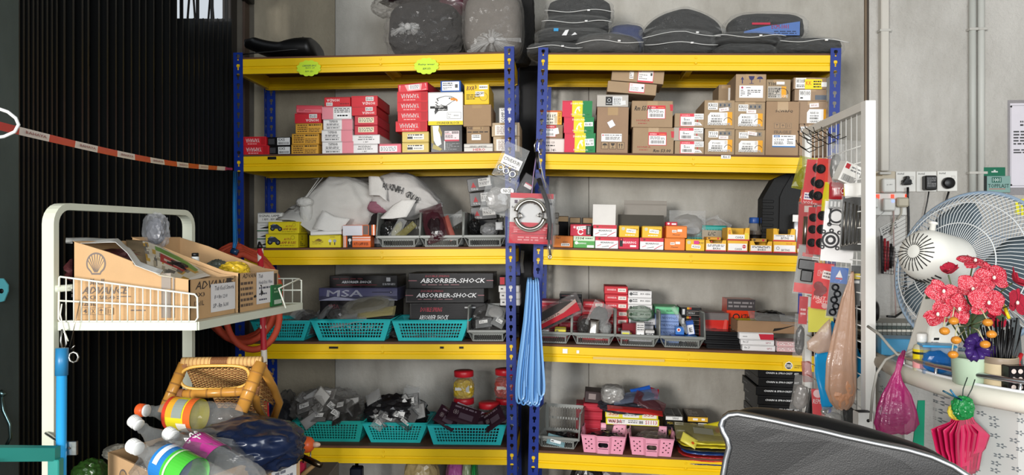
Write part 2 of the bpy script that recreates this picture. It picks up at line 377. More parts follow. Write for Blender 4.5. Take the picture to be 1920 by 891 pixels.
# ------------------------------------------------------------ boxed goods on the racks
K_ = '1c1a1a';W_ = 'f1efec';R_ = 'd0202c';B_ = 'b08f6a'
def style(col,F=(),kind='print',R=(),L=(),T=(),name='parts_box',group=None,cat='box',side=None):
    return dict(col=col,F=list(F),kind=kind,R=list(R),L=list(L),T=list(T),name=name,group=group,cat=cat,side=side)
def bx(rack,x0,x1,w0,h,s,d,st,label,yaw=0,roll=0,dx=0):
    """a carton: x0,x1 pixel columns of its front, h its front height in pixels, w0 its base height in the rack"""
    up,_=rack.hit((x0+x1)/2,300,s);Y=rack.Yat(up,s)
    za=CH-(445.5)  # unused
    ym=445.5-(w0)*F/Y
    ua=rack.hit(x0,ym,s)[0];ub=rack.hit(x1,ym,s)[0];w=(ub-ua)/math.cos(math.radians(yaw));hh=h*Y/F
    X=rack.X@Matrix.Translation(((ua+ub)/2+dx,s,w0))@Matrix.Rotation(math.radians(yaw),4,'Z')@Matrix.Rotation(math.radians(roll),4,'Y')
    return crate(w,d,hh,X,st,label),w0+hh
def crate(w,d,hh,X,st,label):
    b=MB();m=M(st['col'],st['kind']);b.box(-w/2,0,0,w/2,d,hh-.0006,m,.0016)
    nm=st['name']
    o=b.build(nm,mat=X,label=label,cat=st['cat'],group=st['group'])
    dark=M('4a3c2e','card') if st['kind'] == 'card' else M('2a2424')
    # seams of lid flap: thin raised edge on top and side
    for k in 'FRLT':
        if st[k]:c=MB();face_art(c,k,w,d,hh,st[k]);c.build('printed_label',o)
    c=MB()
    if st['kind'] == 'card':
        c.box(-.022,.002,hh-.0006,.022,d-.002,hh-.0001,M('a8895f','gloss'));c.box(-.022,-.0006,hh*.82,.022,.0,hh-.003,M('a8895f','gloss'));c.build('packing_tape',o)
    else:
        c.box(-w/2+.002,-.0007,hh-.0042,w/2-.002,.001,hh-.0034,dark);c.box(w/2-.001,.003,hh-.0042,w/2+.0005,d-.003,hh-.0034,dark);c.build('lid_edge',o)
    return o
ORD=['bottom','second up','third up','fourth up','fifth up','sixth up','seventh up','eighth up','ninth up','tenth up']
def stack(rack,lvl,s,d,sd,items,w0=None):
    w=rack.board[lvl]+.0005 if w0 is None else w0;out=[]
    n=len(items)
    for i,it in enumerate(items):
        x0,x1,h,desc,st=it[:5];o=it[5] if len(it)>5 else {}
        if n==1:lab=desc+(', '+sd if sd else '')
        else:lab=desc+', '+(ORD[i]+' in ' if i<n-1 else 'top of ')+sd
        ob,w=bx(rack,x0,x1,w,h,s+o.get('ds',0),o.get('d',d),st,lab,o.get('yaw',0),o.get('roll',0))
        out.append(ob);w+=.0004+o.get('gap',0)
    return w
yam=style('c8202b',[('r',0,0,1,1,'cf1f2b'),('t',.12,.34,.72,.78,'YAMAHA','f3e6e4',180),('r',.78,.1,.97,.9,'b5141f'),('l',.2,.1,.6,.26,1,'e9b8b4')],group='red boxes with upside-down lettering')
hon=style('c8202b',[('r',0,0,1,1,'cc2230'),('t',.42,.14,.9,.42,'HONDA','f3e0de',180),('g',.55,.5,.85,.9,[('r',0,0,1,1,W_),('l',.06,.1,.94,.9,2,'333333')])],group='red boxes with small white sticker')
honL=style('c8202b',[('t',.1,.5,.58,.8,'HONDA','eedad8',180),('g',.08,.08,.32,.42,[('r',0,0,1,1,W_),('l',.06,.1,.94,.9,2,'444444')]),('l',.6,.15,.95,.4,1,'8c1018')],group='red boxes with small white sticker')
honS=style('c53342',[('g',.16,.25,.84,.8,[('r',0,0,1,1,'efe3c0'),('l',.05,.1,.95,.9,3,'555555')])],group='red boxes with cream label')
amber=style('dba23a',[('l',.08,.1,.45,.9,4,'6b4a1c'),('l',.5,.7,.95,.92,1,'2b1c10'),('l',.5,.1,.92,.55,3,'6b4a1c'),('r',.05,.45,.95,.48,'b98022')],group='amber cartons')
pinkw=style('e9e6e4',[('r',.64,0,1,1,'e28a95'),('t',.2,.66,.5,.9,'YAMAHA','444444'),('l',.12,.4,.55,.6,2,'333333'),('r',.1,.3,.58,.34,'777777'),('l',.12,.08,.55,.26,1,'666666')],group='white boxes with pink end')
pinkw2=style('e9e6e4',[('r',0,0,.38,1,'e28a95'),('l',.42,.5,.95,.9,3,'555555'),('r',.5,.12,.9,.42,'ffffff'),('l',.52,.15,.88,.4,1,'222222')],group='white boxes with pink end')
moden=style('e8e4e2',[('t',.24,.6,.74,.82,'MODENAS','222222'),('l',.2,.4,.8,.55,1,'444444'),('t',.4,.14,.58,.28,'1 SET','333333')],group='white boxes with a centred name')
blk=style('1e1d1f',[('g',.42,.1,.97,.92,[('r',0,0,1,1,'e4e4e2'),('t',.1,.55,.6,.9,'EX5','111111'),('b',.08,.08,.92,.4,'222222')]),('r',.03,.2,.3,.8,'3a3a3d')],group='black boxes with white sticker',kind='gloss')
gold=style('d5bb68',[('g',.2,.25,.82,.8,[('r',0,0,1,.9,'e7e4dc'),('r',0,.1,.32,.5,'444444'),('l',.03,.6,.9,.95,1,'333333'),('l',.4,.1,.9,.5,1,'888888')])],group='gold boxes with white sticker')
pk1=style('e0707e',[('g',.02,.15,.82,.75,[('r',0,0,1,1,'f2eeee'),('l',.06,.1,.94,.9,3,'777777')])])
redtop=style('d42a3a',[('g',.05,.1,.95,.85,[('r',0,0,1,1,'e7a6a6'),('r',.35,.2,.75,.95,'e8e6e6'),('l',.4,.3,.72,.9,3,'777777'),('p',[(0,0),(.3,0),(.2,1),(.05,1)],'d8434d'),('p',[(.8,0),(1,.2),(.95,1),(.85,1)],'d8434d')])],T=[('r',.05,.05,.95,.95,'8e1f26')])
bluebox=style('2458a8',[('g',.08,.1,.92,.9,[('r',0,0,1,1,'eceef0'),('l',.06,.5,.6,.92,2,'333333'),('l',.06,.12,.6,.42,2,'777777'),('r',.76,.3,.92,.7,'555555')])])
yelb=style('ecc21c',[('t',.08,.68,.4,.88,'BXR','5c1a2a',0,.2),('t',.42,.74,.5,.92,'3','222222'),('r',.6,.72,.95,.92,W_),('l',.62,.76,.93,.88,1,'555555'),('g',.44,.38,.8,.62,[('r',0,0,1,1,W_),('l',.05,.1,.95,.9,3,'333333')]),('l',.08,.22,.6,.5,3,'6b5a10'),('o',.78,.36,.2,.02,'9a8010')])
brown=style('a88762',(),'card')
def hand(ops,c='2a2422'):return ops
brn_ne=style('a08260',[('t',.06,.82,.36,.96,'NE7','3a2d24'),('t',.6,.84,.68,.95,'5','3a2d24'),('l',.04,.6,.95,.74,1,'3a2d24'),('g',.22,.2,.62,.52,[('r',0,0,1,1,W_),('l',.1,.35,.9,.9,2,'333333')])],'card')
newsb=style('d9d4cc',[('r',.0,.5,1,.56,'6a6460'),('t',.2,.56,.8,.74,'SERIES LIMITED','4b4643'),('t',.32,.1,.74,.42,'HERO','c23a44')])
postb=style('c3aa86',[('g',.12,.08,.9,.82,[('r',0,0,1,1,'efe8e0'),('l',.08,.1,.92,.9,7,'a08a80'),('t',.6,.8,.9,.95,'ZXE','c23a44')])],'card',group='cartons behind the left rack post')
eagle=style('ecebe8',[('r',0,0,1,.12,'e6cf1c'),('t',.24,.025,.9,.095,'CYLINDER BLOCK','3a3420'),
  ('p',[(.28,.56),(.2,.62),(.27,.64),(.2,.7),(.28,.72),(.24,.8),(.34,.84),(.5,.88),(.66,.87),(.8,.8),(.84,.76),(.7,.7),(.6,.62),(.5,.56),(.36,.6)],'3c3a3a'),
  ('p',[(.3,.58),(.24,.63),(.3,.65),(.24,.7),(.31,.73),(.28,.79),(.36,.825),(.5,.865),(.65,.855),(.76,.8),(.78,.76),(.68,.7),(.58,.63),(.5,.575),(.38,.62)],'f4f3f0'),
  ('p',[(.64,.8),(.74,.82),(.84,.78),(.86,.72),(.82,.7),(.8,.74),(.66,.74)],'e0891c'),('c',.62,.8,.02,'2a2020'),('p',[(.56,.82),(.68,.83),(.7,.81)],'333333'),
  ('r',.06,.5,.56,.57,K_),('t',.2,.52,.44,.56,'Knight',W_),('r',.2,.43,.56,.5,K_),('t',.3,.44,.54,.49,'Eagle',W_),('p',[(.18,.43),(.3,.43),(.2,.32)],'444444'),
  ('r',.55,.18,.95,.38,'8c8a88'),('r',.557,.19,.943,.37,'f1f0ee'),('t',.58,.3,.68,.34,'Model :','222222'),('t',.58,.22,.66,.26,'Sets :','222222'),('t',.74,.25,.88,.3,'EX5(S)','222222')])
kam=style('232325',[('g',.44,.4,.9,.78,[('r',0,0,1,1,'ead9da'),('r',0,0,1,.16,'c64658'),('r',.02,.7,.45,.74,'c64658'),('t',.04,.78,.3,.95,'KAM','222222'),('b',.5,.72,.95,.96,'222222'),('l',.05,.3,.6,.62,3,'222222'),('l',.7,.25,.95,.4,1,'222222')]),
  ('l',.48,.08,.92,.34,5,'8f8f8f'),('p',[(.02,.98),(.26,.98),(.34,.3),(.2,.2),(.04,.55)],'e9e8e2'),('p',[(.0,.95),(.06,.98),(.1,.3),(.02,.35)],'9c8b44'),('p',[(.27,.98),(.36,.72),(.34,.55),(.24,.8)],'a4934a'),('p',[(.08,.3),(.2,.24),(.36,.12),(.3,.05),(.05,.14)],'b5a664'),('p',[(.42,.42),(.46,.4),(.46,.08),(.43,.08)],'dcdcdc')],kind='gloss')
A=LR
stack(A,1,.03,.22,'pile at the left rack post',[(456,504,17.5,'red box with upside-down white lettering',yam),(456,499,16.5,'red box with upside-down white lettering',yam)])
stack(A,1,.04,.20,'black pair beside the red boxes',[(505,545,16.5,'black box with white barcode sticker',blk),(502,545,17,'black box with white barcode sticker',blk)])
stack(A,1,.035,.22,'pile right of the black pair',[(546,597,19,'amber box with dark script',amber),(547,598,20,'amber box with dark script',amber),(554,604,19,'amber box with dark script',amber),(553,602,18.5,'red box with upside-down lettering',hon),(555,604,15,'shiny pinkish red box wrapped in film',style('d4505c',[('r',.03,.1,.97,.5,'de6f78'),('l',.1,.2,.9,.5,2,'b03440')],'gloss'),{'roll': 2})])
stack(A,1,.03,.22,'white and pink pile',[(604,663,23,'white box with pink right end',pinkw),(603,661,22,'white box with pink right end',pinkw),(606,661,19.5,'white box with pink right end',pinkw),(604,659,23.5,'white box with pink left end',pinkw2),(608,657,18,'red box with upside-down lettering',honL)])
stack(A,1,.03,.24,'pile beside the pink ones',[(661,708,17.5,'white box with a black printed name',moden),(661,712,17.5,'white box with a black printed name',moden),(665,708,17.5,'red box with cream label',honS),(665,708,18,'red box with cream label',honS),(660,706,17,'red box with upside-down lettering',hon),(659,708,19.5,'red box with upside-down lettering',hon)])
stack(A,1,.035,.2,'',[(711,752,18,'flat pink box with white label lying alone by the gold boxes',pk1)])
stack(A,1,.03,.22,'pile left of the eagle box',[(754,804,19.5,'gold box with white sticker',gold),(754,804,20,'gold box with white sticker',gold),(742,801,19,'red box with upside-down white lettering',yam),(746,802,18.5,'red box with upside-down white lettering',yam),(745,802,18,'red box with upside-down white lettering',yam),(745,802,18.5,'red box with upside-down white lettering',yam),(746,803,16,'tilted red and white box',redtop,{'roll': -3,'gap': 0,'yaw': -6})])
stack(A,1,.03,.24,'eagle pile',[(808,867,51,'glossy black box with pink and white sticker',kam),(803,868,62,'white box with an eagle head above a yellow band',eagle),(826,864,21,'small blue box with white label',bluebox)])
stack(A,1,.03,.24,'pile right of the eagle box',[(870,924,15.5,'grey white flat box with red word',newsb),(875,918,32,'brown box with small white sticker',brn_ne),(869,921,41,'plain brown box',brown),(871,917,39,'yellow box with handwritten marks',yelb)])
w=stack(A,1,.05,.24,'pile behind the left rack post',[(925,974,29,'pale brown box with big white label',postb),(922,974,26,'pale brown box with big white label',postb)])
bx(A,936,962,w,31,.10,.05,style('e6e4e0',[('r',.08,.05,.5,.95,'f6f6f4'),('t',.15,.1,.42,.9,'COMP 5','333333',90)]),'small white packet standing on the boxes behind the post')
# right rack, second shelf
A=RR
st_kj=style('e4d6ce',[('t',.08,.66,.6,.78,'PRIMAS 125','222222'),('l',.08,.42,.6,.58,1,'333333'),('t',.2,.1,.66,.28,'Rm 14/-','222222',0,.2)])
st_k2=style('9d7c5e',[('g',.0,.1,.7,.96,[('r',0,0,1,1,'c42a36'),('r',.03,.03,.97,.72,'ece8e6'),('t',.45,.8,.9,.94,'HONDA','f0d8d8'),('b',.12,.12,.85,.32,'333333'),('l',.12,.4,.85,.65,2,'555555')]),('g',.6,.3,.82,.75,[('r',0,0,1,1,'eee')] if 0 else [('r',0,0,1,1,'eeeeea')],12)],'card')
st_k3=style('e9e0cf',[('r',0,.88,1,1,'d4622c'),('r',.8,0,1,.9,'e8a828'),('t',.84,.1,.96,.85,'GENUINE','7a3a10',90),('t',.02,.5,.74,.72,'ACE115','222222'),('l',.05,.3,.6,.46,1,'444444'),('r',.68,.08,.78,.6,'c8b898'),('t',.2,.06,.6,.22,'Rm 80','111111',0,.2)])
w=stack(A,1,.045,.22,'pile by the tricolour boxes',[(1012,1058,27,'white box with handwritten price',st_kj),(1012,1055,25.5,'brown box with red and white label',st_k2),(1012,1053,26.5,'white and orange box with printed model number',st_k3)])
tri=lambda stk:style('c81f3c',[('r',0,0,.33,1,'d22a48'),('r',.33,0,.68,1,'ead51e'),('r',.68,0,1,1,'0f7d42'),('p',[(.4,.22),(.44,.42),(.5,.62),(.56,.66),(.62,.6),(.57,.56),(.6,.4),(.58,.3),(.54,.44),(.5,.5),(.46,.34),(.48,.2)],'f6f4d8'),('t',.28,.78,.7,.88,'Double Fish','f2eddc'),('t',.3,.1,.76,.2,'Main Switch','f2eddc'),('t',.82,.1,.92,.18,'EX5','0a4a28')]+stk,group='red, yellow and green boxes')
tg_=[('g',.68,.42,.97,.68,[('r',0,0,1,1,'eef2ee'),('t',.1,.2,.9,.8,'Rm 42/-','222222',0,.2)],2)]
tg2=[('g',.66,.35,.95,.72,[('r',0,0,1,1,'eef2ee'),('t',.1,.55,.9,.9,'11 100','222222'),('t',.1,.1,.9,.45,'Rm 30','222222',0,.2)],4)]
stack(A,1,.03,.2,'the three-box pile',[(1058,1116,37,'red, yellow and green box with white fish print',tri(tg2)),(1057,1113,30,'red, yellow and green box with white fish print',tri(tg_)),(1054,1110,30,'red, yellow and green box with white fish print',tri([]))])
umb=[('o',.2,.5,.3,.3,'2a2522',0,180),('r',.19,.12,.21,.5,'2a2522')]
def care(x0,y0,x1,y1,c='3a322c',frame=True):
    """transport marks: umbrella, glass, arrows in a row"""
    q=[]
    if frame:
        for i in range(3):q+=[('r',i/3+.02,0,i/3+.31,1,c),('r',i/3+.035,.05,i/3+.295,.95,'a68a68')]
    cx=1/6
    q+=[('p',[(cx-.11,.52),(cx-.07,.75),(cx,.84),(cx+.07,.75),(cx+.11,.52)],c),('r',cx-.008,.15,cx+.008,.55,c)]
    cx=.5
    q+=[('p',[(cx-.09,.85),(cx+.09,.85),(cx+.06,.55),(cx,.45),(cx-.06,.55)],c),('r',cx-.01,.2,cx+.01,.5,c),('r',cx-.06,.14,cx+.06,.2,c)]
    for cx in (.78,.88):q+=[('r',cx-.012,.15,cx+.012,.6,c),('p',[(cx-.04,.55),(cx+.04,.55),(cx,.85)],c)]
    return ('g',x0,y0,x1,y1,q)
tallb=style('a08063',[care(.14,.09,.9,.24),('g',.15,.25,.8,.42,[('r',0,0,1,1,'ebe9e6'),('c',.08,.8,.1,'c8404a'),('l',.15,.72,.98,.9,1,'555555'),('l',.2,.2,.9,.62,4,'444444')]),('g',.36,.56,.55,.7,[('r',0,0,1,1,'e6e6ec')],30)],'card',name='carton')
lidg=style('b9b2a9',[('g',.28,.12,.5,.82,[('r',0,0,1,1,'2b2a2a'),('o',.5,.6,.2,.05,'cfcfcf'),('l',.1,.1,.9,.3,1,'bbbbbb')]),('g',.5,.12,.8,.82,[('r',0,0,1,1,'ececea'),('l',.1,.3,.9,.9,4,'333333'),('b',.1,.08,.9,.25,'333333')]),('g',.75,.15,.92,.5,[('r',0,0,1,1,'dcdcda')],6)])
w=stack(A,1,.03,.24,'next pile',[(1118,1177,87,'tall brown carton with umbrella and arrow marks',tallb),(1119,1178,23,'flat grey box with black and white sticker',lidg)])
hb=lambda up:style('a78a68',[('t',.12,.22,.44,.29,'HONDA','a02c2c'),('l',.16,.12,.38,.17,1,'a02c2c'),('p',[(.94,.62),(1,.62),(1,.86),(.92,.86)],'c4303c'),
   ('g',.38,.32,.82,.82,[('r',0,0,1,1,'d02c3a'),('r',.03,.04,.97,.74,'efecea'),('t',.08,.8,.45,.92,'HONDA','f6dcdc'),('l',.6,.8,.95,.9,1,'f09a5a'),('b',.12,.14,.88,.38,'444444'),('l',.1,.44,.9,.68,3,'555555')]),
   ('t',*((.06,.62,.46,.8) if up else (.5,.06,.92,.18)),'Rm 55.00' if up else 'Rm 53.00','1a1614',0,.25)],'card',group='brown cartons with red label and handwritten price',name='carton')
wO=stack(A,1,.03,.26,'pair with red labels',[(1186,1263,49.5,'brown carton with price written at lower right',hb(0)),(1184,1261,50,'brown carton with price written at upper left',hb(1))])
tl=style('a98d6b',[('g',.44,.12,.76,.95,[('r',0,0,1,1,'cf3a48'),('r',.03,.1,.97,.97,'efebe8'),('o',.16,.78,.1,.03,'cf3a48'),('l',.1,.2,.6,.6,3,'999999'),('r',.8,.45,.92,.65,'444444')])],'card',name='carton',group='flat brown cartons laid across the piles')
tl2=style('a98d6b',[('g',.34,.2,.42,.7,[('r',0,0,1,1,'e9e4e0'),('l',.1,.1,.9,.9,3,'777777')]),('g',.5,.02,.8,.98,[('r',0,0,1,1,'cf3a48'),('r',.03,.12,.97,.97,'efebe8'),('o',.14,.82,.1,.03,'cf3a48'),('l',.1,.2,.6,.6,3,'999999'),('r',.8,.5,.92,.7,'444444')])],'card',name='carton',group='flat brown cartons laid across the piles')
wa=wO+.030
_,wb_=bx(A,1138,1230,wa,21,.035,.2,tl,'flat brown carton bridging from the grey box to the priced cartons',roll=4.4)
_,wc_=bx(A,1146,1244,wb_+.004,27,.05,.2,tl2,'brown carton second from top of the tilted pile under the beam',roll=4.2)
bx(A,1165,1247,wc_+.004,15,.06,.18,style('a98d6b',[('r',.5,0,.62,.5,'efebe8'),('r',.5,0,.62,.1,'cf3a48')],'card',name='carton',group='flat brown cartons laid across the piles'),'topmost tilted brown carton touching the top beam',roll=4)
def bar3(col):return style(col,[('g',.18,.06,.98,.96,[('r',0,0,.6,1,'d8404f'),('r',.03,.04,.62,.76,'f0edea'),('r',.6,.55,1,1,'ececea'),('t',.62,.8,.98,.92,'DREAM-512','222222'),('l',.64,.6,.96,.76,2,'444444'),('t',.08,.82,.42,.92,'HONDA','f4c8cc'),('b',.1,.12,.5,.36,'555555'),('l',.16,.45,.5,.68,2,'555555'),('r',.72,.34,.76,.52,'c8303c'),('p',[(.6,.08),(.95,.08),(.85,.3),(.6,.34)],'f4f2f0'),('l',.64,.12,.84,.24,1,'333333')])],'card',group='flat brown boxes with pink and white labels')
wQ=stack(A,1,.03,.22,'pile with pink labels',[(1265,1320,25.5,'flat brown box with barcode label',bar3('a98e6d')),(1263,1319,25,'grey-ended flat brown box with barcode label',bar3('b5aa9c')),(1265,1320,26.5,'flat brown box with barcode label',bar3('a98e6d'))])
def hs(model,sub,tagy=.56,tagx=.42,ang=6):
    return style('a58b69',[('g',.12,.66,.44,.9,[('r',0,0,1,1,'efece8'),('t',.06,.4,.94,.9,model,'222222'),('l',.1,.08,.8,.3,1,'333333')]),
      ('g',.46,.74,.88,.9,[('r',0,0,1,1,'5f6670')]+[('r',i/3+.02,.08,i/3+.31,.92,'9c8a70') for i in range(3)]+[('r',i/3+.08,.2,i/3+.24,.8,'4a525e') for i in range(3)]),
      ('g',.72,.12,.92,.58,[('r',0,0,1,1,'e4a01c')]),('p',[(.12,.12),(.12,.44),(.2,.56),(.76,.56),(.76,.12)],'f0ede9'),('t',.24,.4,.52,.48,sub,'222222'),
      ('l',.24,.3,.6,.37,1,'666666'),('b',.22,.21,.58,.29,'222222'),('r',.66,.4,.74,.54,'d0ccc8'),('o',.78,.24,.15,.02,'4a3c2a',20,170),('t',.24,.12,.86,.195,'HAWKSOME','2a2622'),('t',.64,.12,.87,.2,'OME',W_),('o',.18,.16,.045,.015,'333333'),
      ('g',tagx,tagy,tagx+.32,tagy+.13,[('r',0,0,1,1,'efe4e2'),('t',.2,.3,.8,.7,'RM 60','b07a78')],ang)],'card',name='carton',group='brown cartons with white and yellow labels')
stack(A,1,.03,.26,'first such column',[(1321,1377,49,'brown carton with two-part white label',hs('Y110','Y110SS',.6,.46,-1)),(1320,1377,53.5,'brown carton with five-letter white label',hs('KRISS','KRISS',.6,.48,8))])
arrowb=style('a98d6c',[('g',.12,.62,.9,.94,[('p',[(.05,.55),(.12,.9),(.19,.55)],'2e2c5c'),('r',.1,.1,.14,.6,'2e2c5c'),('p',[(.38,.95),(.64,.95),(.6,.6),(.51,.45),(.42,.6)],'2e2c5c'),('r',.495,.15,.525,.5,'2e2c5c'),('r',.42,.08,.6,.14,'2e2c5c'),('p',[(.72,.62),(.78,.85),(.87,.92),(.95,.85),(1,.62)],'2e2c5c'),('r',.85,.25,.87,.65,'2e2c5c')]),
   ('g',.12,.14,.9,.58,[('r',0,0,1,1,'f1eeec'),('c',.12,.83,.09,'b03a58'),('l',.28,.78,.95,.88,1,'555555'),('l',.06,.1,.24,.68,4,'666666'),('l',.34,.1,.9,.68,4,'555555')])],'card',name='carton')
y100=style('9f8868',[('g',.04,.06,.92,.96,[('t',.02,.72,.4,.9,'Y100','222222'),('r',.42,.78,.8,.92,'eceae6'),('r',.02,.08,.66,.68,'b8b0a4'),('l',.04,.12,.6,.62,6,'2a2a2a'),('r',.66,.12,.88,.68,'e4a01c'),('t',.4,.1,.98,.26,'WKSOME',W_),('o',.7,.3,.3,.03,'3a3430',0,180)])],'card',name='carton')
stack(A,1,.03,.26,'second such column',[(1378,1434,48,'brown carton with tilted pink price tag',hs('Y110','Y110SS',.78,.4,-8)),(1377,1434,52,'brown carton with five-letter white label',hs('KRISS','KRISS',.58,.38,0)),(1379,1436,52,'brown carton with dark blue arrow, glass and umbrella',arrowb)])
frag=style('a28362',[('t',.34,.9,.56,.94,'11-78','1c1816',0,.2),('t',.27,.79,.8,.84,'SCWRFQ','1c1816',0,.2),('g',.24,.5,.78,.6,[('r',i/3+.02,0,i/3+.31,1,'7a6a58') for i in range(3)]+[('r',i/3+.04,.06,i/3+.29,.94,'a28362') for i in range(3)]+[('p',[(.1,.8),(.24,.8),(.17,.45)],'6a5a4a'),('r',.16,.2,.18,.5,'6a5a4a'),('p',[(.42,.5),(.5,.8),(.58,.5)],'6a5a4a'),('r',.49,.2,.51,.5,'6a5a4a'),('r',.76,.2,.79,.8,'6a5a4a'),('r',.86,.2,.89,.8,'6a5a4a')]),
   ('t',.25,.4,.77,.46,'FRAGILE','6f5f50'),('g',.2,.155,.9,.38,[('r',0,0,1,1,'f2f1ef'),('r',0,0,1,.1,'3b78b4'),('r',.06,.8,.32,.98,'2b68a8'),('t',.1,.83,.28,.94,'NSKS',W_),('l',.38,.82,.9,.94,1,'333333'),('t',.08,.52,.5,.68,'CT100','222222'),('l',.08,.2,.48,.46,3,'222222'),('l',.64,.25,.9,.7,4,'222222')])],'card',name='carton')
stack(A,1,.03,.26,'column by right post',[(1435,1497,102,'tall brown carton with fragile mark and blue-edged label',frag),(1437,1482,41,'small brown carton with yellow-edged label',y100)])
bx(A,1347,1377,A.board[1]+.228,40,.15,.16,style('9c8262',[('g',.6,.2,1,.85,[('r',0,0,1,1,'e6e3df'),('t',.3,.4,.9,.7,'Y1','222222')])],'card',name='carton'),'small brown carton set back left of the arrow carton')
w1=style('a2866a',[('g',.04,.74,.32,.92,[('r',0,0,1,1,'efece8'),('t',.06,.4,.94,.9,'W100','222222'),('l',.1,.1,.9,.3,1,'333333')]),('r',.14,.62,.3,.7,'5f6670')],'card',name='carton',group='brown cartons with white and yellow labels')
w2=style('a2866a',[('g',.3,.04,.95,.96,[('p',[(0,0),(0,.5),(.12,.66),(.98,.66),(.98,0)],'f0ede9'),('t',.16,.42,.6,.54,'WAVE 100','222222'),('l',.16,.3,.6,.38,1,'555555'),('b',.14,.18,.6,.27,'222222'),('t',.16,.02,.94,.13,'HAWKSOME','2a2622'),('r',.85,.15,.98,.66,'e4a01c'),('g',.12,.74,.6,.94,[('r',0,0,1,1,'efe4e2'),('t',.2,.3,.8,.7,'RM 60','b07a78')],4)])],'card',name='carton',group='brown cartons with white and yellow labels')
w3=style('a2866a',[('g',.14,.05,.5,.95,[('r',0,0,1,1,'efece8'),('t',.06,.45,.94,.9,'W100','222222'),('l',.1,.1,.9,.35,1,'333333')]),('g',.64,.1,1,.5,[('r',0,0,1,1,'5f6670')])],'card',name='carton',group='brown cartons with white and yellow labels')
w4=style('a2866a',[('g',.06,.05,.38,.95,[('r',0,0,1,1,'efece8'),('t',.06,.5,.94,.9,'W100R','222222'),('l',.1,.1,.9,.4,2,'333333')]),('g',.34,.0,.86,.85,[('r',0,0,1,1,'f0d81e'),('t',.06,.4,.4,.8,'KK','d4641c'),('l',.5,.1,.95,.9,3,'333333')]),('g',.84,.2,1,.6,[('r',0,0,1,1,'ececea')])],'card',name='carton')
stack(A,1,.05,.24,'column behind right post',[(1498,1552,61,'brown carton with small white label',w1),(1496,1552,43,'brown carton with big white label',w2),(1490,1550,22,'brown carton with small white label at left',w3),(1488,1550,22,'flat brown carton with bright yellow label',w4)])
# third shelf, left rack
A=LR
sig=style('dcdad4',[('t',.06,.55,.9,.78,'SIGNAL LAMP','222222'),('t',.2,.2,.84,.42,'1 RM - RM 3/-','222222',0,.15),('r',0,.93,1,1,'8a8a86')])
sigp=style('dcdad4',[('r',0,0,1,.1,'2c6a44'),('p',[(.1,.3),(.3,.5),(.55,.62),(.9,.55),(.6,.3)],'2a2a2a'),('r',.12,.66,.5,.7,'666666')])
stack(A,2,.09,.18,'pile behind the yellow bulb boxes',[(482,530,16,'white box with dark lamp picture',sigp),(482,530,15,'white box with dark lamp picture',sigp),(482,530,16,'white box with dark lamp picture',sigp),(483,529,18.5,'white box with handwritten lamp price',sig)])
moto=[('c',.14,.42,.2,'22242a'),('c',.38,.38,.19,'22242a'),('c',.14,.42,.1,'6a6f7c'),('c',.38,.38,.09,'6a6f7c'),('p',[(.06,.66),(.16,.8),(.3,.76),(.4,.56),(.36,.4),(.2,.4),(.12,.5)],'31384a'),('p',[(.12,.7),(.2,.82),(.26,.74)],'8c93a4')]
alb=style('e3cf1e',moto+[('t',.56,.52,.78,.68,'AUTO','a8202c',0,.2),('t',.44,.27,.93,.45,'LAMP BULBS','a8202c',0,.2),('l',.44,.12,.9,.2,1,'8a7a14'),('o',.84,.72,.14,.02,'8a7a14')],R=[('o',.4,.7,.16,.04,'555022'),('l',.2,.1,.7,.45,3,'6a6020')],group='yellow bulb boxes')
stack(A,2,.035,.13,'yellow pair on the third shelf',[(498,559,26.5,'yellow bulb box with motorcycle picture',alb),(503,561,22.5,'yellow bulb box with motorcycle picture',alb)])
bulb=[('c',.66,.52,.13,'cfd4d8'),('r',.645,.2,.675,.42,'333333'),('c',.81,.52,.13,'9aa2a8'),('r',.795,.2,.825,.42,'333333')]
w=stack(A,2,.035,.16,'',[(580,639,23.5,'yellow box with two bulb pictures under the white sack',style('e2cf28',bulb+[('p',[(.16,.55),(.3,.72),(.42,.58),(.36,.5)],'7a5a1c'),('t',.1,.4,.44,.54,'hammerhead','7a5a1c'),('l',.1,.26,.4,.34,1,'7a6a1c'),('l',.66,.8,.82,.88,1,'7a6a1c')]))])
bx(A,582,640,w,8,.03,.12,style('e4e2de',[('r',.02,.1,.98,.2,'cfcdc8')],name='foam_tray',cat='tray'),'white foam tray lying on the yellow bulb box',roll=-1.5)
w=stack(A,2,.035,.15,'orange and white pair',[(644,695,22,'orange and white bulb box',style('e66a24',[('r',0,0,.08,1,'f2ede8'),('r',.02,0,.05,1,'e66a24'),('r',.14,0,.33,1,'1c1a1a'),('c',.235,.62,.14,'e9e9e9'),('r',.22,.25,.25,.5,'e9e9e9'),('r',.33,.8,1,.87,'f2ede8'),('r',.33,.66,1,.7,'f2ede8'),('r',.33,.56,1,.6,'f2ede8'),('t',.38,.16,.92,.42,'AUTO LAMP BULBS','5a1c10')])),(643,704,20,'white topped orange and black bulb box',style('e66a24',[('r',0,0,.6,.95,'d9d8de'),('r',.62,.08,.78,.92,'6b5a54'),('r',.8,0,.88,1,'1c1a1a'),('r',.93,0,.97,1,'f2ede8')]))])
bx(A,700,722,A.board[2],22,.10,.15,style('24262a',[('r',.1,.3,.9,.8,'9a9c9e')]),'small dark box between the bulb boxes and the first bin')
tag_=style('29282a',[('p',[(.14,.3),(.34,.3),(.24,.7)],'b02a30'),('t',.12,.08,.42,.24,'TAQ','cfcfcf'),('g',.46,.3,.95,.9,[('r',0,0,1,1,'dad8d4'),('b',.05,.7,.7,.95,'222222'),('l',.05,.1,.9,.62,3,'333333')])],kind='gloss',group='tilted black boxes with a red mark')
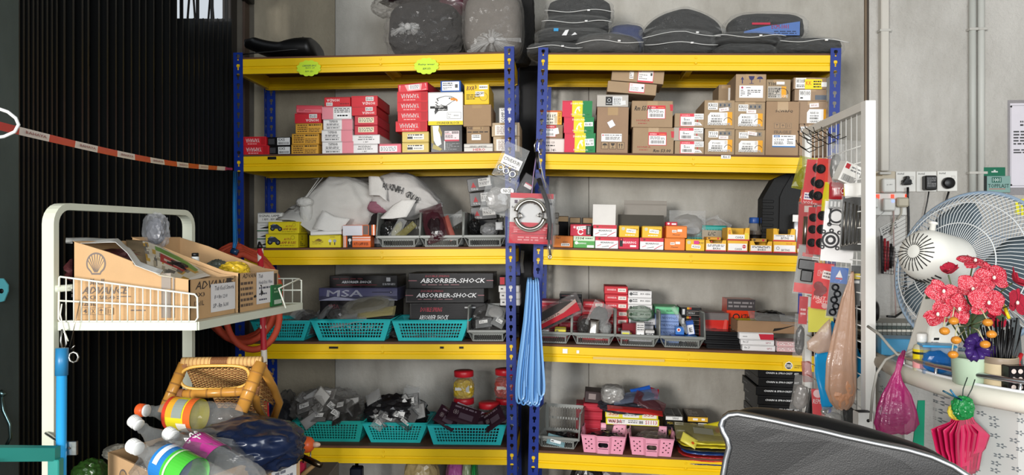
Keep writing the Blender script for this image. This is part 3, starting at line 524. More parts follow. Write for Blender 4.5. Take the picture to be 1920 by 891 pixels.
stack(A,2,.2,.14,'tilted pile behind the third bin',[(884,932,50,'added plain black support box',style('222124',[('r',.1,.2,.8,.7,'2c2b2e')])),(884,932,24,'black box with red triangle',tag_,{'roll': -4,'gap': .004,'ds': -.02}),(882,928,26,'black box with red triangle',tag_,{'roll': -5,'ds': -.02,'gap': .004}),(878,924,25,'black box with red triangle',tag_,{'roll': -7,'ds': -.02})])  # lowest box is added to hold up the tilted ones
# third shelf, right rack
A=RR
hbr=style('eceae8',[('r',0,.68,1,1,'cf2a40'),('t',.38,.78,.84,.92,'HONDA','9c4a2c'),('c',.18,.84,.1,'7a3a24'),('t',.24,.44,.8,.58,'BEARINGS','222222'),('p',[(.28,.14),(.3,.12),(.6,.2),(.58,.24)],'333333'),('p',[(.08,.22),(.09,.18),(.26,.32),(.25,.36)],'c84050'),('p',[(.6,.06),(.62,.02),(.86,.3),(.84,.34)],'c84050'),('p',[(.8,.3),(.82,.26),(.97,.4),(.96,.44)],'c84050')],group='white and red bearing boxes')
orp=style('e8802f',[('r',.28,.44,.5,.64,'f2e8e0'),('r',.54,.5,.76,.7,'f2e8e0'),('l',.3,.48,.48,.6,1,'8a5a34'),('t',.32,.2,.68,.3,'Plusair','5a3018',0,.2)],group='plain orange boxes with two stickers')
yb=style('e8b82a',[('t',.55,.6,.95,.76,'BEARINGS','5a3410'),('c',.2,.72,.14,'c8c4ac'),('g',.36,.38,.84,.7,[('r',0,0,1,1,'f4f2ec'),('t',.1,.25,.9,.8,'6300 LLU','1c1a18',0,.2)],-5),('l',.3,.12,.8,.26,1,'f2efe0')],group='yellow bearing boxes')
stack(A,2,.032,.12,'front row beside the rack post',[(1036,1074,22,'orange box with handwritten sticker',style('e4802c',[('t',.1,.72,.4,.88,'UNT','5a3018'),('t',.5,.4,.72,.54,'6201','6a3818'),('g',.42,.12,.84,.36,[('r',0,0,1,1,'f4f2ec'),('t',.1,.2,.9,.8,'6004','1c1a18',0,.2)])]))])
grn=style('57a04e',[('r',0,.6,1,1,'cfe0c4'),('t',.1,.7,.48,.92,'1504','1c1a18',0,.2),('l',.55,.72,.9,.9,1,'445544'),('c',.14,.42,.14,'eef4ea'),('t',.2,.32,.6,.46,'BEARINGS','eef4ea'),('g',.64,.04,.96,.24,[('r',0,0,1,1,'eef4ea')])],kind='gloss')
def two(x0,x1,h,d1,s1,x2,x3,h2,d2,s2,sd):return stack(A,2,.032,.12,sd,[(x0,x1,h,d1,s1),(x2,x3,h2,d2,s2)])
two(1075,1115,22,'green and white bearing box',grn,1069,1108,22,'crimson box with white handwritten sticker',style('c81f3c',[('c',.2,.74,.1,'efc8cc'),('o',.5,.36,.26,.1,'e8e4e4',20,340),('g',.3,.58,.76,.84,[('r',0,0,1,1,'f4f2ec'),('t',.1,.2,.9,.8,'6201','1c1a18',0,.2)],5),('r',.76,.1,1,.9,'1c1a1a'),('t',.84,.2,.92,.8,'BEARING','cfcfcf',90)]),'first bearing column')
wL=two(1116,1159,22,'white box with red top band',hbr,1112,1156,22,'white box with red top band under the open lid',hbr,'second bearing column')
two(1160,1198,22,'crimson bearing box',style('c81f3c',[('r',.04,.2,.2,.9,'1c1a1a'),('c',.12,.8,.08,'e04040'),('t',.2,.46,.86,.66,'BEARING','f4e8ea'),('g',.56,.18,.86,.34,[('r',0,0,1,1,'f4f2ec')])]),1161,1198,22,'yellow bearing box',yb,'third bearing column')
two(1200,1244,22,'white box with red top band',hbr,1204,1241,22,'yellow bearing box',yb,'fourth bearing column')
wr=two(1246,1284,23,'plain orange box',orp,1249,1288,23,'plain orange box',orp,'fifth bearing column')
bx(A,1249,1270,wr,7,.05,.06,style('c81f3c',[('c',.22,.5,.3,'f0d8dc'),('r',.5,.2,.9,.6,'f4f2ec')]),'tiny crimson box on top of the orange boxes')
bx(A,1236,1248,A.board[2]+.052,20,.10,.08,style('d96a26'),'deep orange box edge showing behind the orange pair')
bx(A,1286,1321,A.board[2]+.0005,22,.032,.12,style('e8b82a',[('c',.16,.7,.15,'c8c4ac'),('r',.42,.56,.7,.86,'d83a86'),('t',.7,.6,.94,.76,'RGS','5a3410'),('g',.3,.2,.78,.5,[('r',0,0,1,1,'f4f2ec'),('t',.1,.2,.9,.8,'6203','1c1a18')],-6)]),'single yellow box with magenta sticker in the front row')
# open display trays of spark plugs
def tray(x0,x1,w0,h,d,label,txt,cover=.62,s=.032,extra=(),open_=True):
    """small display carton whose front dips in the middle"""
    up,_=A.hit((x0+x1)/2,460,s);Y=A.Yat(up,s);ua=A.hit(x0,460,s)[0];ub=A.hit(x1,460,s)[0];w=ub-ua;hh=h*Y/F
    X=A.X@Matrix.Translation(((ua+ub)/2,s,w0));b=MB();m=M('e9b32e');i_=M('7a5a3c','card')
    f=[(-w/2,0),(w/2,0),(w/2,hh),(w*.32,hh),(w*.26,hh*cover),(-w*.26,hh*cover),(-w*.34,hh),(-w/2,hh)]
    b.add([(x,0,z) for x,z in f],[tuple(range(8))],m);b.add([(x,.0012,z) for x,z in f],[tuple(reversed(range(8)))],i_)
    for x in (-w/2,w/2-.0012):b.box(x,0,0,x+.0012,d,hh,m)
    b.box(-w/2,d-.0012,0,w/2,d,hh,m);b.box(-w/2,0,0,w/2,d,.0012,m);b.box(-w/2+.002,.002,.002,w/2-.002,d-.002,hh*.4,M('4a3a2c','card'))
    o=b.build('display_tray',mat=X,label=label,cat='box',group='open spark plug trays')
    c=MB();face_art(c,'F',w,d,hh,[('r',0,0,1,.1,'c8283c'),('r',.04,.12,.96,cover-.04,'efecea'),('t',.36,.16,.72,.34,txt,'222222')]+list(extra));c.build('printed_label',o)
    return w0+hh+.0004
b2=A.board[2]+.0005
wa_=tray(1323,1362,b2,21,.12,'spark plug tray with red dot, left end of the tray row','BKR6',.72,extra=[('l',.1,.4,.9,.62,2,'444444'),('c',.28,.84,.07,'c8283c'),('l',.4,.76,.8,.9,1,'555555')])
wb2=tray(1364,1402,b2,21,.12,'closed-front spark plug tray with red circle','C6HSA',.98,extra=[('r',0,.74,1,1,'e9b32e'),('c',.82,.48,.16,'c8283c'),('r',.7,.46,.94,.51,'f2d8d8')])
wc2=tray(1406,1448,b2,21,.12,'spark plug tray with handwriting above small print','B6ES',.66,extra=[('l',.1,.38,.9,.58,2,'333333')])
wd2=tray(1450,1493,b2,21.5,.12,'closed-front spark plug tray with orange letters','BP7HS',.98,extra=[('r',0,.68,1,1,'e9b32e'),('t',.56,.74,.84,.88,'NOK','d4541c'),('o',.2,.4,.14,.04,'777777')])
tray(1495,1512,b2,21,.12,'cut-off spark plug tray behind the hanging packs','BP',.98)
tray(1363,1405,wb2,24,.12,'open empty spark plug tray on the red circle tray','C6HSA',.5,extra=[('r',.78,.1,.95,.6,'e8d040'),('t',.05,.5,.14,.8,'G','c8283c')])
tray(1449,1491,wd2,24,.12,'open empty spark plug tray with handwritten prices','BP7HS',.56,extra=[('t',.1,.38,.9,.5,'YAMAHA - RM 8/-','222222',0,.2)])
bx(A,1325,1352,wa_,6,.05,.08,style('d99a2c',[('c',.8,.5,.3,'c8283c'),('l',.1,.2,.6,.8,1,'333333')]),'flat yellow plug box lying in the leftmost tray')
bx(A,1410,1438,wc2-.004,7,.05,.08,style('b98a34',[('c',.76,.5,.3,'c8283c'),('l',.1,.2,.6,.8,1,'333333')]),'flat yellow plug box lying in the third tray')
def card(x0,x1,ytop,ybot,s,col,ops,name,label,cat='card',tilt=-6,th=.002):
    ua,wt=A.hit(x0,ytop,s);ub,_=A.hit(x1,ytop,s);_,wb0=A.hit(x1,ybot,s);w=ub-ua;h=wt-wb0
    X=A.X@Matrix.Translation(((ua+ub)/2,s,wb0))@Matrix.Rotation(math.radians(tilt),4,'X')
    b=MB();b.box(-w/2,0,0,w/2,th,h,M(col,'card'),.0006);o=b.build(name,mat=X,label=label,cat=cat)
    if ops:c=MB();face_art(c,'F',w,th,h,ops);c.build('printed_label',o)
    return o
card(1317,1354,431,466,.17,'a79b86',[('t',.3,.7,.66,.9,'L/C','2a2622',0,.2),('l',.25,.5,.7,.56,1,'2a2622')],'price_card','grey price card standing before the teal basket')
card(1439,1480,413,466,.17,'a8a297',[('t',.18,.72,.84,.9,'YAMAHA','1c1816'),('t',.36,.44,.8,.58,'Rm 8/-','1c1816',0,.2)],'price_card','grey price card standing behind the open tray')
card(1404,1434,432,466,.18,'6a5848',[('t',.3,.68,.96,.84,'SUZUKI','221c18'),('t',.1,.42,.6,.56,'Rm 8/-','221c18',0,.2)],'price_card','brown shaded price card between the open trays')
card(1112,1155,383,426,.1,'d9d5cf',[],'open_lid_card','white raised cardboard lid standing behind the bearing boxes',tilt=-3)
card(1171,1251,375,465,.25,'938c82',[('r',0,.9,1,.93,'7d766c')],'open_lid_card','large grey cardboard lid leaning near the wall',tilt=-4)
card(1159,1245,402,465,.18,'4a463e',[],'open_lid_card','dark olive cardboard lid in front of the large grey one',tilt=-3)
for i,(x0,x1,h,c,l) in enumerate(((1046,1064,58,'1d1c1d','black box standing in the dark behind the orange box'),(1066,1088,56,'55483e','dim brown box standing behind the crimson box'),(1090,1113,56,'4d423a','dim brown box right behind the crimson box'))):
    bx(A,x0,x1,A.board[2]+.0005,h,.21,.12,style(c,[('l',.3,.8,.7,.9,1,'2a2420')],'card'),l)
bx(A,1432,1470,A.board[2]+.0005,60,.16,.06,style('8d7c5c',[('l',.2,.6,.8,.9,2,'4a3c2c')],'card'),'dim tan box standing behind the blue-capped bottles') if 0 else None
# fourth shelf, left rack
A=LR
def absb(x0,x1,txt=True,small=False):
    return style('1a181a',[('r',.02,.1,.98,.94,'221f21'),('l',.02,.2,.98,.9,14,'2c292b')] + ([('t',.14,.36,.9,.66,'ABSORBER-SHOCK','e2e0e0',0,.25),('r',.0,.49,.1,.53,'a86a70'),('r',.92,.49,1,.53,'a86a70'),('t',.2,.74,.48,.86,'DOUBLE SPRING','9a3440',0,.2),('l',.16,.2,.6,.28,1,'9a6a6e')] if not small else [('t',.12,.14,.5,.4,'ABSORBER SHOCK','e2e0e0',0,.25),('t',.14,.56,.42,.78,'DOUBLE SPRING','b03a48',0,.2),('l',.72,.7,.92,.84,1,'c8c8c8')]),kind='gloss',group='long black boxes')
stack(A,3,.13,.2,'pile behind third basket',[(760,905,28,'long black shock absorber box',absb(0,0)),(768,912,38,'long black box with small slanted lettering',absb(0,0,small=True)),(760,908,27.5,'long black box with large slanted lettering',absb(0,0)),(766,925,29,'long black box with large slanted lettering',absb(0,0),{'ds': -.03})])
msa=style('4c4c6a',[('r',0,0,1,.35,'34344a'),('p',[(0,0),(.2,.3),(.5,.1),(.8,.25),(1,.05),(1,0)],'8c8ca0'),('t',.1,.3,.56,.82,'MSA','b9b9c6',0,.1),('r',.68,.62,.9,.68,'26263a'),('c',.92,.64,.12,'26263a'),('c',.92,.64,.06,'8c8ca0')],kind='gloss')
stack(A,3,.13,.2,'pile behind second basket',[(600,740,40,'long black box mostly hidden',absb(0,0)),(600,740,30,'long black box with part of white word',style('232226',[('t',.36,.3,.9,.76,'ABSORBER','c9c9cc'),('t',.12,.5,.26,.76,'MSA','8c3440')],kind='gloss')),(598,745,24,'long grey blue box with three big letters',msa),(618,745,23,'long black box with small white script',style('1e1d20',[('t',.18,.36,.62,.56,'ABSORBER SHOCK','c9c9cc',0,.25),('r',.1,.2,.7,.24,'7a2a30'),('l',.05,.66,.5,.78,1,'5a2026'),('g',.78,.1,.98,.9,[('r',.3,.5,.6,.9,'9a9a9c'),('l',.02,.1,.95,.35,2,'9a9a9c')])],kind='gloss'))])
wh=style('e2dfdc',[('l',.1,.3,.5,.7,1,'444444'),('r',.72,.2,.8,.8,'333333')],group='small white boxes behind the rack post')
w=stack(A,3,.16,.1,'dim pile behind the rack post',[(936,974,22,'dark box',style('1b1b1d')),(936,974,22,'dark box',style('1b1b1d')),(936,974,15,'dark box',style('1b1b1d'))])
stack(A,3,.16,.1,'white trio behind the rack post',[(938,975,12.5,'small white box',wh),(937,975,12.5,'small white box',wh),(935,974,12.5,'small white box',wh),(936,975,17,'small red and black box',style('26262a',[('r',.04,.1,.26,.9,'c02430')]))],w0=w)
# fourth shelf, right rack
A=RR
chk=style('b8283a',[('r',0,.82,1,1,'d8cfca')]+[('r',i/14,.82,i/14+.036,.91,'b8283a') for i in range(14)]+[('r',i/14+.036,.91,i/14+.071,1,'b8283a') for i in range(14)]+[('t',.55,.5,.92,.7,'YAMAHA','e4b8ba'),('l',.06,.45,.4,.75,2,'d88a90')],group='red boxes with chequered edge')
hd=style('c4242f',[('t',.12,.42,.5,.66,'HONDA','efd8d8'),('g',.58,.28,.92,.72,[('r',0,0,1,1,'f0e6da'),('t',.1,.25,.9,.75,'GENUINE','443030')])],group='flat red boxes with white patch')
def n_of(n,x0,x1,h,desc,st,jit=1.2,seed=1,d=.15):
    r=random.Random(seed);return [(x0+r.uniform(-jit,jit),x1+r.uniform(-jit,jit),h,desc,st,{'d': d}) for _ in range(n)]
dk=style('232124',[('l',.5,.3,.95,.7,1,'b8b8b8'),('r',.1,.4,.45,.5,'7a2a30')],kind='gloss')
stack(A,3,.19,.15,'chequered pile by the rack post',n_of(4,1010,1047,17.3,'red box with chequered edge',chk)+[])
stack(A,3,.19,.15,'second pile from the rack post',n_of(4,1049,1090,17,'red box with chequered edge',chk,seed=2)+[(1049,1091,9,'thin black box',dk),(1049,1091,7,'thin black box',dk)])
stack(A,3,.17,.15,'low red pile',n_of(6,1092,1133,12,'flat red box with white patch',hd,seed=3))
stack(A,3,.17,.15,'tall red pile',n_of(3,1134,1178,12,'flat red box with white patch',hd,seed=4)+n_of(4,1134,1178,11.8,'flat red box with white patch',hd,seed=5)+n_of(1,1134,1178,12.5,'flat red box with white patch',hd,seed=6) if 0 else n_of(7,1134,1178,14.6,'flat red box with white patch',hd,seed=4))
whp=style('e4e1df',[('c',.12,.5,.24,'555555'),('l',.2,.3,.4,.8,2,'333333'),('t',.52,.4,.94,.66,'BPLW - 042850A','333333')],group='flat white boxes')
whg=style('d0d0d4',[('r',.06,.3,.4,.75,'77787c'),('l',.5,.2,.9,.5,1,'555555'),('r',0,0,1,.1,'44464c')],group='flat white boxes')
stack(A,3,.17,.15,'pile beside tall red one',n_of(2,1180,1226,16,'flat white box with grey patch',whg,seed=7)+n_of(1,1180,1228,13,'flat white box with grey patch',whg,seed=8)+n_of(3,1178,1222,12.5,'flat white box with black print',whp,.8,seed=9)+n_of(1,1178,1222,13,'flat white box with black print',whp,.8,seed=10))
vb=style('8ba5d8',[('c',.16,.5,.3,'4a6ab0'),('t',.3,.3,.92,.66,'NUOVO-LC','2a3a6a')],group='flat blue boxes')
stack(A,3,.17,.15,'blue and green pile',n_of(4,1229,1273,13.5,'flat light blue box',vb,1,11)+[(1229,1273,13.5,'flat mint green box',style('6fc48e',[('t',.46,.3,.72,.6,'VISTA','244a34',180)]))])
gpl=style('1c1b1c',[('r',.3,.78,.52,1,'d8a020'),('r',.42,.78,.52,1,'c83020'),('r',.08,.2,.2,.8,'d8d8d8'),('g',.3,.12,.94,.62,[('r',0,0,1,1,'9a8c84'),('r',.02,.08,.98,.92,'26201e'),('t',.1,.3,.6,.7,'MTRX','d8d8d8',0,.2)])],kind='gloss',group='black boxes with orange corner')
stack(A,3,.17,.14,'black pile right of the blue boxes',n_of(4,1277,1314,17,'black box with orange corner',gpl,1.5,12))
bat=style('c8281e',[('r',0,.78,1,1,'6a6260'),('o',.5,.34,.2,.03,'7a1c18'),('t',.26,.26,.76,.42,'BOSUS','8c2018'),('p',[(.72,.1),(.86,.8),(.95,.8),(.9,.1)],'d84a40')],kind='gloss',T=[('r',.1,.1,.9,.9,'8a8482')])
ktn=style('dc3c1c',[('r',0,.62,1,1,'3c3638'),('l',.05,.7,.95,.94,2,'8a8484'),('t',.5,.32,.8,.5,'KTH','2a1c1c',0,.1),('o',.34,.4,.12,.04,'2a1c1c'),('l',.1,.06,.95,.16,1,'6a1c14')],kind='gloss')
stack(A,3,.14,.12,'',[(1312,1365,62,'red battery box wrapped in film behind the fourth bin',bat)])
wB=stack(A,3,.19,.12,'battery pile',[(1364,1412,30,'dark red battery box with white tag',style('8c1c1c',[('g',.16,.3,.5,.8,[('r',0,0,1,1,'d8d4d0'),('l',.1,.1,.9,.9,3,'444444')])],kind='gloss')),(1362,1415,56,'orange red battery box with black hexagon mark',ktn)])
slab=style('161618',[('r',.05,.1,.98,.2,'2e2e32')],kind='gloss',name='slab_box',group='thin glossy black boxes')
stack(A,3,.05,.16,'slab pile between bin and tray',[(1324,1388,8.5,'thin glossy black box',slab),(1321,1386,8,'thin glossy black box',slab),(1322,1387,8,'thin glossy black box',slab),(1320,1385,8,'thin glossy black box',slab)])
wp=lambda t:style('eceaea',[('t',.06,.35,.22,.7,t,'555555',0,.2),('t',.74,.25,.9,.6,'QPO','9c3050')])
wT=stack(A,3,.028,.12,'white pile below the cardboard tray',[(1392,1454,11,'flat white box with handwritten price',wp('Rm 23')),(1389,1452,10,'flat white box with handwritten price',wp('Rm 25')),(1386,1451,13,'flat white box with pink corner',style('eceaea',[('p',[(.62,0),(1,0),(1,.8),(.56,.8)],'c8283c'),('l',.1,.3,.55,.5,1,'888888')]),{'yaw': 3})])
pkst=style('ead6d6',[('r',.02,.1,.7,.9,'d86a70'),('r',.04,.2,.68,.8,'efe4e2'),('l',.06,.3,.66,.7,2,'b05058'),('b',.76,.15,.97,.85,'c05058')],group='flat white and red packets')
stack(A,3,.03,.12,'pair right of the priced white pile',[(1457,1512,9.5,'flat white packet with red stripes',pkst),(1457,1512,10,'flat white packet with red stripes',pkst)])
# fifth shelf, right rack
sss=lambda lo:style('e6d92c',([('r',.03,.12,.97,.88,'efece8'),('t',.04,.25,.3,.8,'WARDA','c02838'),('t',.74,.25,.96,.8,'S1113','c02838'),('t',.05,.3,.36,.7,'WA  BLST','1c1816'),('l',.42,.3,.6,.8,2,'555555'),('b',.62,.3,.7,.7,'333333')] if lo else [('r',.02,.1,.26,.9,'e8d8a8'),('t',.06,.35,.24,.85,'SSS','c02030',0,.1),('r',.33,.1,.64,.9,'efece8'),('l',.36,.3,.6,.7,2,'777777'),('r',.7,.1,.97,.9,'efe8d8'),('t',.73,.35,.92,.85,'SSS','c02030',0,.1)]))
rd5=style('b01c30',[('r',.02,.4,.98,.46,'c83048')],group='crimson boxes behind the pink baskets')
wS=stack(A,4,.215,.13,'yellow and white pair',[(1136,1236,31,'added dark support box in shadow below',style('4c3a30')),(1136,1236,13,'yellow and white box with handwriting',sss(1)),(1135,1234,13.5,'yellow and white box with red letters',sss(0))])  # lowest dark box is added to raise the pair off the board
wD=stack(A,4,.215,.13,'crimson pile behind the first pink basket',[(1092,1126,22,'crimson box',rd5),(1092,1126,16,'crimson box',rd5),(1094,1129,16,'crimson box',rd5),(1094,1130,14,'crimson box',rd5)])
stack(A,4,.23,.11,'',[(1096,1130,21,'brown black packet standing on the crimson pile',style('3a2c2c',[('r',.2,.3,.6,.8,'8a7c78')]),{'roll': 3})],w0=wD)
stack(A,4,.26,.1,'',[(1079,1093,62,'narrow crimson box standing at the back',style('8c1828'))])
msb=style('222222',[('t',.1,.3,.4,.8,'MSA','d0b440'),('r',.5,.2,.95,.8,'e4e2de'),('l',.55,.35,.9,.65,1,'222222')],kind='gloss',T=[('r',.1,.2,.5,.8,'55585a')],group='black boxes with white end sticker')
msw=style('2a2a2a',[('r',.04,.15,.96,.9,'e4e2de'),('t',.4,.3,.75,.75,'YAMAHA','222222')],kind='gloss',T=[('r',.1,.2,.5,.8,'55585a'),('r',.6,.1,.9,.9,'3d3d3d')])
msy=style('2f2c28',[('r',.02,.05,.98,.95,'d8a82c'),('r',.26,.3,.5,.7,'efece8'),('r',.68,.3,.84,.7,'efece8')],T=[('r',.02,.02,.98,.98,'6a6258'),('l',.1,.1,.6,.9,6,'b8b0a8')])
stack(A,4,.2,.17,'pile behind right pink basket',[(1248,1284,8.5,'black box with white end sticker',msb),(1247,1283,8.5,'black box with white end sticker',msb),(1247,1281,8.5,'black box with white end label',msw)] if 0 else [(1250,1285,36,'black box with white end sticker',msb),(1248,1283,9,'black box with white end sticker',msb),(1247,1281,9,'black box with white end label',msw)])
stack(A,4,.2,.17,'pile with the yellow-edged box',[(1291,1327,36,'black box with white end sticker',msb),(1291,1327,9,'black box with white end sticker',msb),(1289,1328,9.5,'yellow-edged grey box',msy)])
cs=style('19191a',[('t',.16,.42,.84,.62,'CHAIN & SPROCKET  SET','e4e4e4',0,.15)],L=[('r',.05,.06,.95,.94,'3c3d3f'),('t',.1,.4,.4,.5,'SET','aaaaaa')],kind='gloss',group='black chain set boxes')
stack(A,4,.05,.28,'the black chain set tower',[(1420+(i%2)*2,1512,16.8,'long black box with white lettering',cs) for i in range(7)]+[(1417+(i*5)%6,1512,16.8,'long black box with white lettering',cs) for i in range(3)])
# ------------------------------------------------------------ soft goods, baskets, bins
import bmesh
ICO={}
def ico(n):
    if n not in ICO:
        b=bmesh.new();bmesh.ops.create_icosphere(b,subdivisions=n,radius=1);b.verts.ensure_lookup_table()
        ICO[n]=([v.co.copy() for v in b.verts],[tuple(v.index for v in f.verts) for f in b.faces]);b.free()
    return ICO[n]
def ridge(p,o=3):
    a=0;s=1
    for i in range(o):a+=s*(1-2.2*abs(noise.noise(p*(2**i))));s*=.5
    return a/1.75
def blob(mb,c,r,m,seed=0,amp=.16,fr=1.7,pw=2.4,floor=None,n=4,X=None,oct=3,shape=None,smooth=True):
    """crumpled rounded lump; pw>2 is boxier, floor cuts it flat, shape bends it"""
    vs,fs=ico(n);out=[];so=Vector((seed*7.3,seed*3.1,seed*5.7))
    for v in vs:
        k=(abs(v.x)**pw+abs(v.y)**pw+abs(v.z)**pw)**(1/pw);q=v/k
        d=1+amp*ridge(v*fr+so,oct)
        q=Vector((q.x*r[0]*d,q.y*r[1]*d,q.z*r[2]*d))
        if shape:q=shape(q)
        q=q+Vector(c)
        if floor is not None and q.z<floor:q.z=floor+(q.z-floor)*.03
        out.append(q)
    mb.add(out,fs,m,smooth,X)
def sheet(mb,w,h,t,m,seed=0,nx=14,ny=16,amp=.006,fr=9,X=None,taper=0,smooth=False,wav=0):
    """pillow-like flat bag standing in xz, thin in y, pinched at its edges; origin bottom centre"""
    vs=[];so=Vector((seed*3.7,seed*1.9,0))
    for sd in (-1,1):
        for j in range(ny+1):
            for i in range(nx+1):
                u=2*i/nx-1;v=2*j/ny-1;ww=w*(1-taper*j/ny)
                th=t*.5*(1-abs(u)**3)*(1-abs(v)**5)+.0006
                p=Vector((u*ww/2,0,(v+1)/2*h));nz=ridge(Vector((p.x*fr,sd*.6,p.z*fr))+so,2)
                e=.8*noise.noise(Vector((p.z*fr*.7,p.x*fr*.7,seed)))
                vs.append((p.x+e*amp*.6*abs(u)+wav*math.sin(v*3+seed),sd*(th+amp*nz*.35)+amp*e,p.z+.5*amp*noise.noise(Vector((p.x*fr,5,seed)))*abs(v)))
    K=(nx+1)*(ny+1);fs=[]
    for sd in (0,1):
        for j in range(ny):
            for i in range(nx):
                a=sd*K+j*(nx+1)+i;q=(a,a+1,a+nx+2,a+nx+1);fs.append(q if sd==0 else q[::-1])
    ring=[i for i in range(nx)]+[nx+j*(nx+1) for j in range(ny)]+[K-1-i for i in range(nx)]+[(ny-j)*(nx+1) for j in range(ny)]
    for i in range(len(ring)):a,b_=ring[i],ring[(i+1)%len(ring)];fs.append((b_,a,K+a,K+b_))
    mb.add(vs,fs,m,smooth,X)
CL=clear('cfd1cf',.16,.16);CLH=clear('d9dbda',.34,.2);CLD=clear('8a8a8a',.3,.15)
FRM=lambda rack,u,v,w,yaw=0:rack.X@Matrix.Translation((u,v,w))@Matrix.Rotation(math.radians(yaw),4,'Z')
def rl(rack,x0,x1,yt,yb,s):
    u0,wt=rack.hit(x0,yt,s);u1,wb0=rack.hit(x1,yb,s);return u0,u1,wb0,wt
# ---- cloths in zip bags on the top board of the right rack
def cloth_pack(x0,x1,yt,yb,s,d,label,col='1b1b1d',seed=1,hump=0,ztop=.45,extra=None,zip=True,sag=0):
    u0,u1,wb0,wt=rl(RR,x0,x1,yt,yb,s);w=u1-u0;h=wt-wb0;wb0=max(wb0,RR.board[0]+.001)
    X=FRM(RR,(u0+u1)/2,s+d/2,wb0);sh=CLH
    def hp(q):
        f=1-abs(q.x/(w/2));q.z+=hump*max(0,f)*(1 if q.z>0 else .4);q.z-=sag*(abs(q.x/(w/2))**2)*(0 if q.z<0 else 1);return q
    b=MB();blob(b,(0,0,h*.5),(w*.455,d*.44,h*.44),M(col,'cloth'),seed,.06,1.5,3.4,.004,4,shape=hp)
    o=b.build('folded_cloth',mat=X,label=label,cat='cloth',group='cloths in zip bags on the right rack')
    b=MB();blob(b,(0,0,h*.5),(w*.5,d*.5,h*.49),clear('d4d6d4',.14,.09,1,30),seed+3,.09,2.3,3.2,.001,4,shape=hp,smooth=False);b.build('clear_bag',o)
    if zip:
        b=MB();pts=[]
        for i in range(17):
            t=i/16*2-1;pts.append((t*w*.5,-d*.505-.006+.05*d*abs(t)**4,h*ztop+hump*.5*(1-abs(t))+.006*math.sin(t*4+seed)))
        b.tube(pts,.0028,M('d9d9d6','gloss'),6,flat=.5);b.tube([(w*.12,-d*.51-.012,h*ztop+hump*.4),(w*.12+.012,-d*.51-.012,h*ztop+hump*.4)],.004,M('eeeeec','gloss'),6);b.build('zip_strip',o)
    if extra:c=MB();art(c,Vector((-w*.4,-d*.5-.006,h*.15)),Vector((w*.8,-.0,0)),Vector((0,0,h*.6)),Vector((0,-1,0)),extra);c.build('printed_label',o)
    return o
cloth_pack(988,1092,77,103,.02,.26,'bagged black cloth lowest at the left rack post',seed=2)
cloth_pack(1080,1206,63,103,.0,.28,'bagged grey cloth second along the board, sagging zip','3a3836',3,hump=.01)
cloth_pack(1003,1140,45,78,.04,.26,'shiny bagged black cloth above the lowest left one','161617',4,extra=[('r',.2,.7,.28,.98,'2f8fc4'),('p',[(.34,.3),(.4,.8),(.46,.85),(.42,.3)],'d9d9d9'),('p',[(.5,.3),(.56,.6),(.6,.4)],'d9d9d9')],zip=False)
cloth_pack(1016,1146,22,57,.03,.26,'bagged charcoal cloth third up in the left heap','232324',5)
cloth_pack(1022,1150,-14,36,.05,.26,'topmost bagged black cloth of the left heap','1b1b1d',6,ztop=.3)
cloth_pack(1140,1212,36,103,.12,.2,'bagged dark blue cloth behind the grey one','23305c',7,zip=False)
cloth_pack(1210,1346,50,103,.02,.28,'bagged black cloth under the peaked one','161516',8,ztop=.35)
cloth_pack(1206,1365,20,74,.04,.27,'peaked bagged black cloth in the middle of the board','1c1b1c',9,hump=.035,ztop=.1,sag=.03)
cloth_pack(1346,1464,79,103,.02,.28,'bagged black cloth below the one with long zip','161617',10,zip=False)
cloth_pack(1338,1474,54,80,.0,.3,'bagged black cloth with long zip right of the peaked one','1e1e1f',11)
cloth_pack(1368,1520,16,76,.13,.2,'bagged cloth with blue and red printed card','1b1b1f',12,zip=False,extra=[('p',[(.1,0),(.1,.2),(.4,.45),(.95,.72),(.95,0)],'4f6ea8'),('t',.52,.34,.78,.56,'ECM-1001','b02838'),('r',.22,.55,.5,.66,'b02840'),('l',.56,.05,.9,.25,2,'26304a')])
cloth_pack(1464,1594,66,103,.0,.3,'rightmost bagged black cloth overhanging the post','1d1c1d',13,ztop=.6)
# ---- black seat and large bags on the left rack
b=MB();prof=[]
ns,nr=30,16;X=LR.X@Matrix.Translation((.005,.04,LR.board[0]+.001));vs=[]
for i in range(ns+1):
    t=i/ns;L_=t*.345-.005;hh=.066+.032*t*t+.018*max(0,math.sin((t-.55)*7))*(t>.55);wd=.05+.07*min(1,t*1.7)
    if t>.93:q=(t-.93)/.07;hh*=math.sqrt(max(.02,1-q*q));wd*=math.sqrt(max(.05,1-q*q))
    if t<.15:hh*=.6+.4*t/.15;wd*=.5+.5*t/.15
    lift=.028*(1-t)**2*2.6-.006*math.sin(t*3.14)
    for k in range(nr):
        a=2*math.pi*k/nr;cx=math.cos(a);sz=math.sin(a);vs.append((L_,.1+wd*abs(cx)**.7*(1 if cx>0 else -1),max(0,lift+hh*(.5+.5*abs(sz)**.8*(1 if sz>0 else -1)))))
b.add(vs,[(i*nr+k,i*nr+(k+1)%nr,(i+1)*nr+(k+1)%nr,(i+1)*nr+k) for i in range(ns) for k in range(nr)]+[tuple(range(nr)),tuple(ns*nr+k for k in range(nr))[::-1]],M('151515','leather'),True)
o=b.build('vehicle_seat',mat=X,label='black curved motorcycle seat lying on the left rack top',cat='seat')
b=MB();b.tube([(.02,-.0,.02),(.08,-.028,.018),(.16,-.03,.022),(.25,-.026,.03),(.32,.01,.04)],.003,M('2c2c2c','leather'),6);b.build('seam_piping',o)
b=MB();b.tube([(.26,.1,.09),(.26,.1,.118)],.0035,M('222222','metal'),8);b.build('seat_bolt',o)
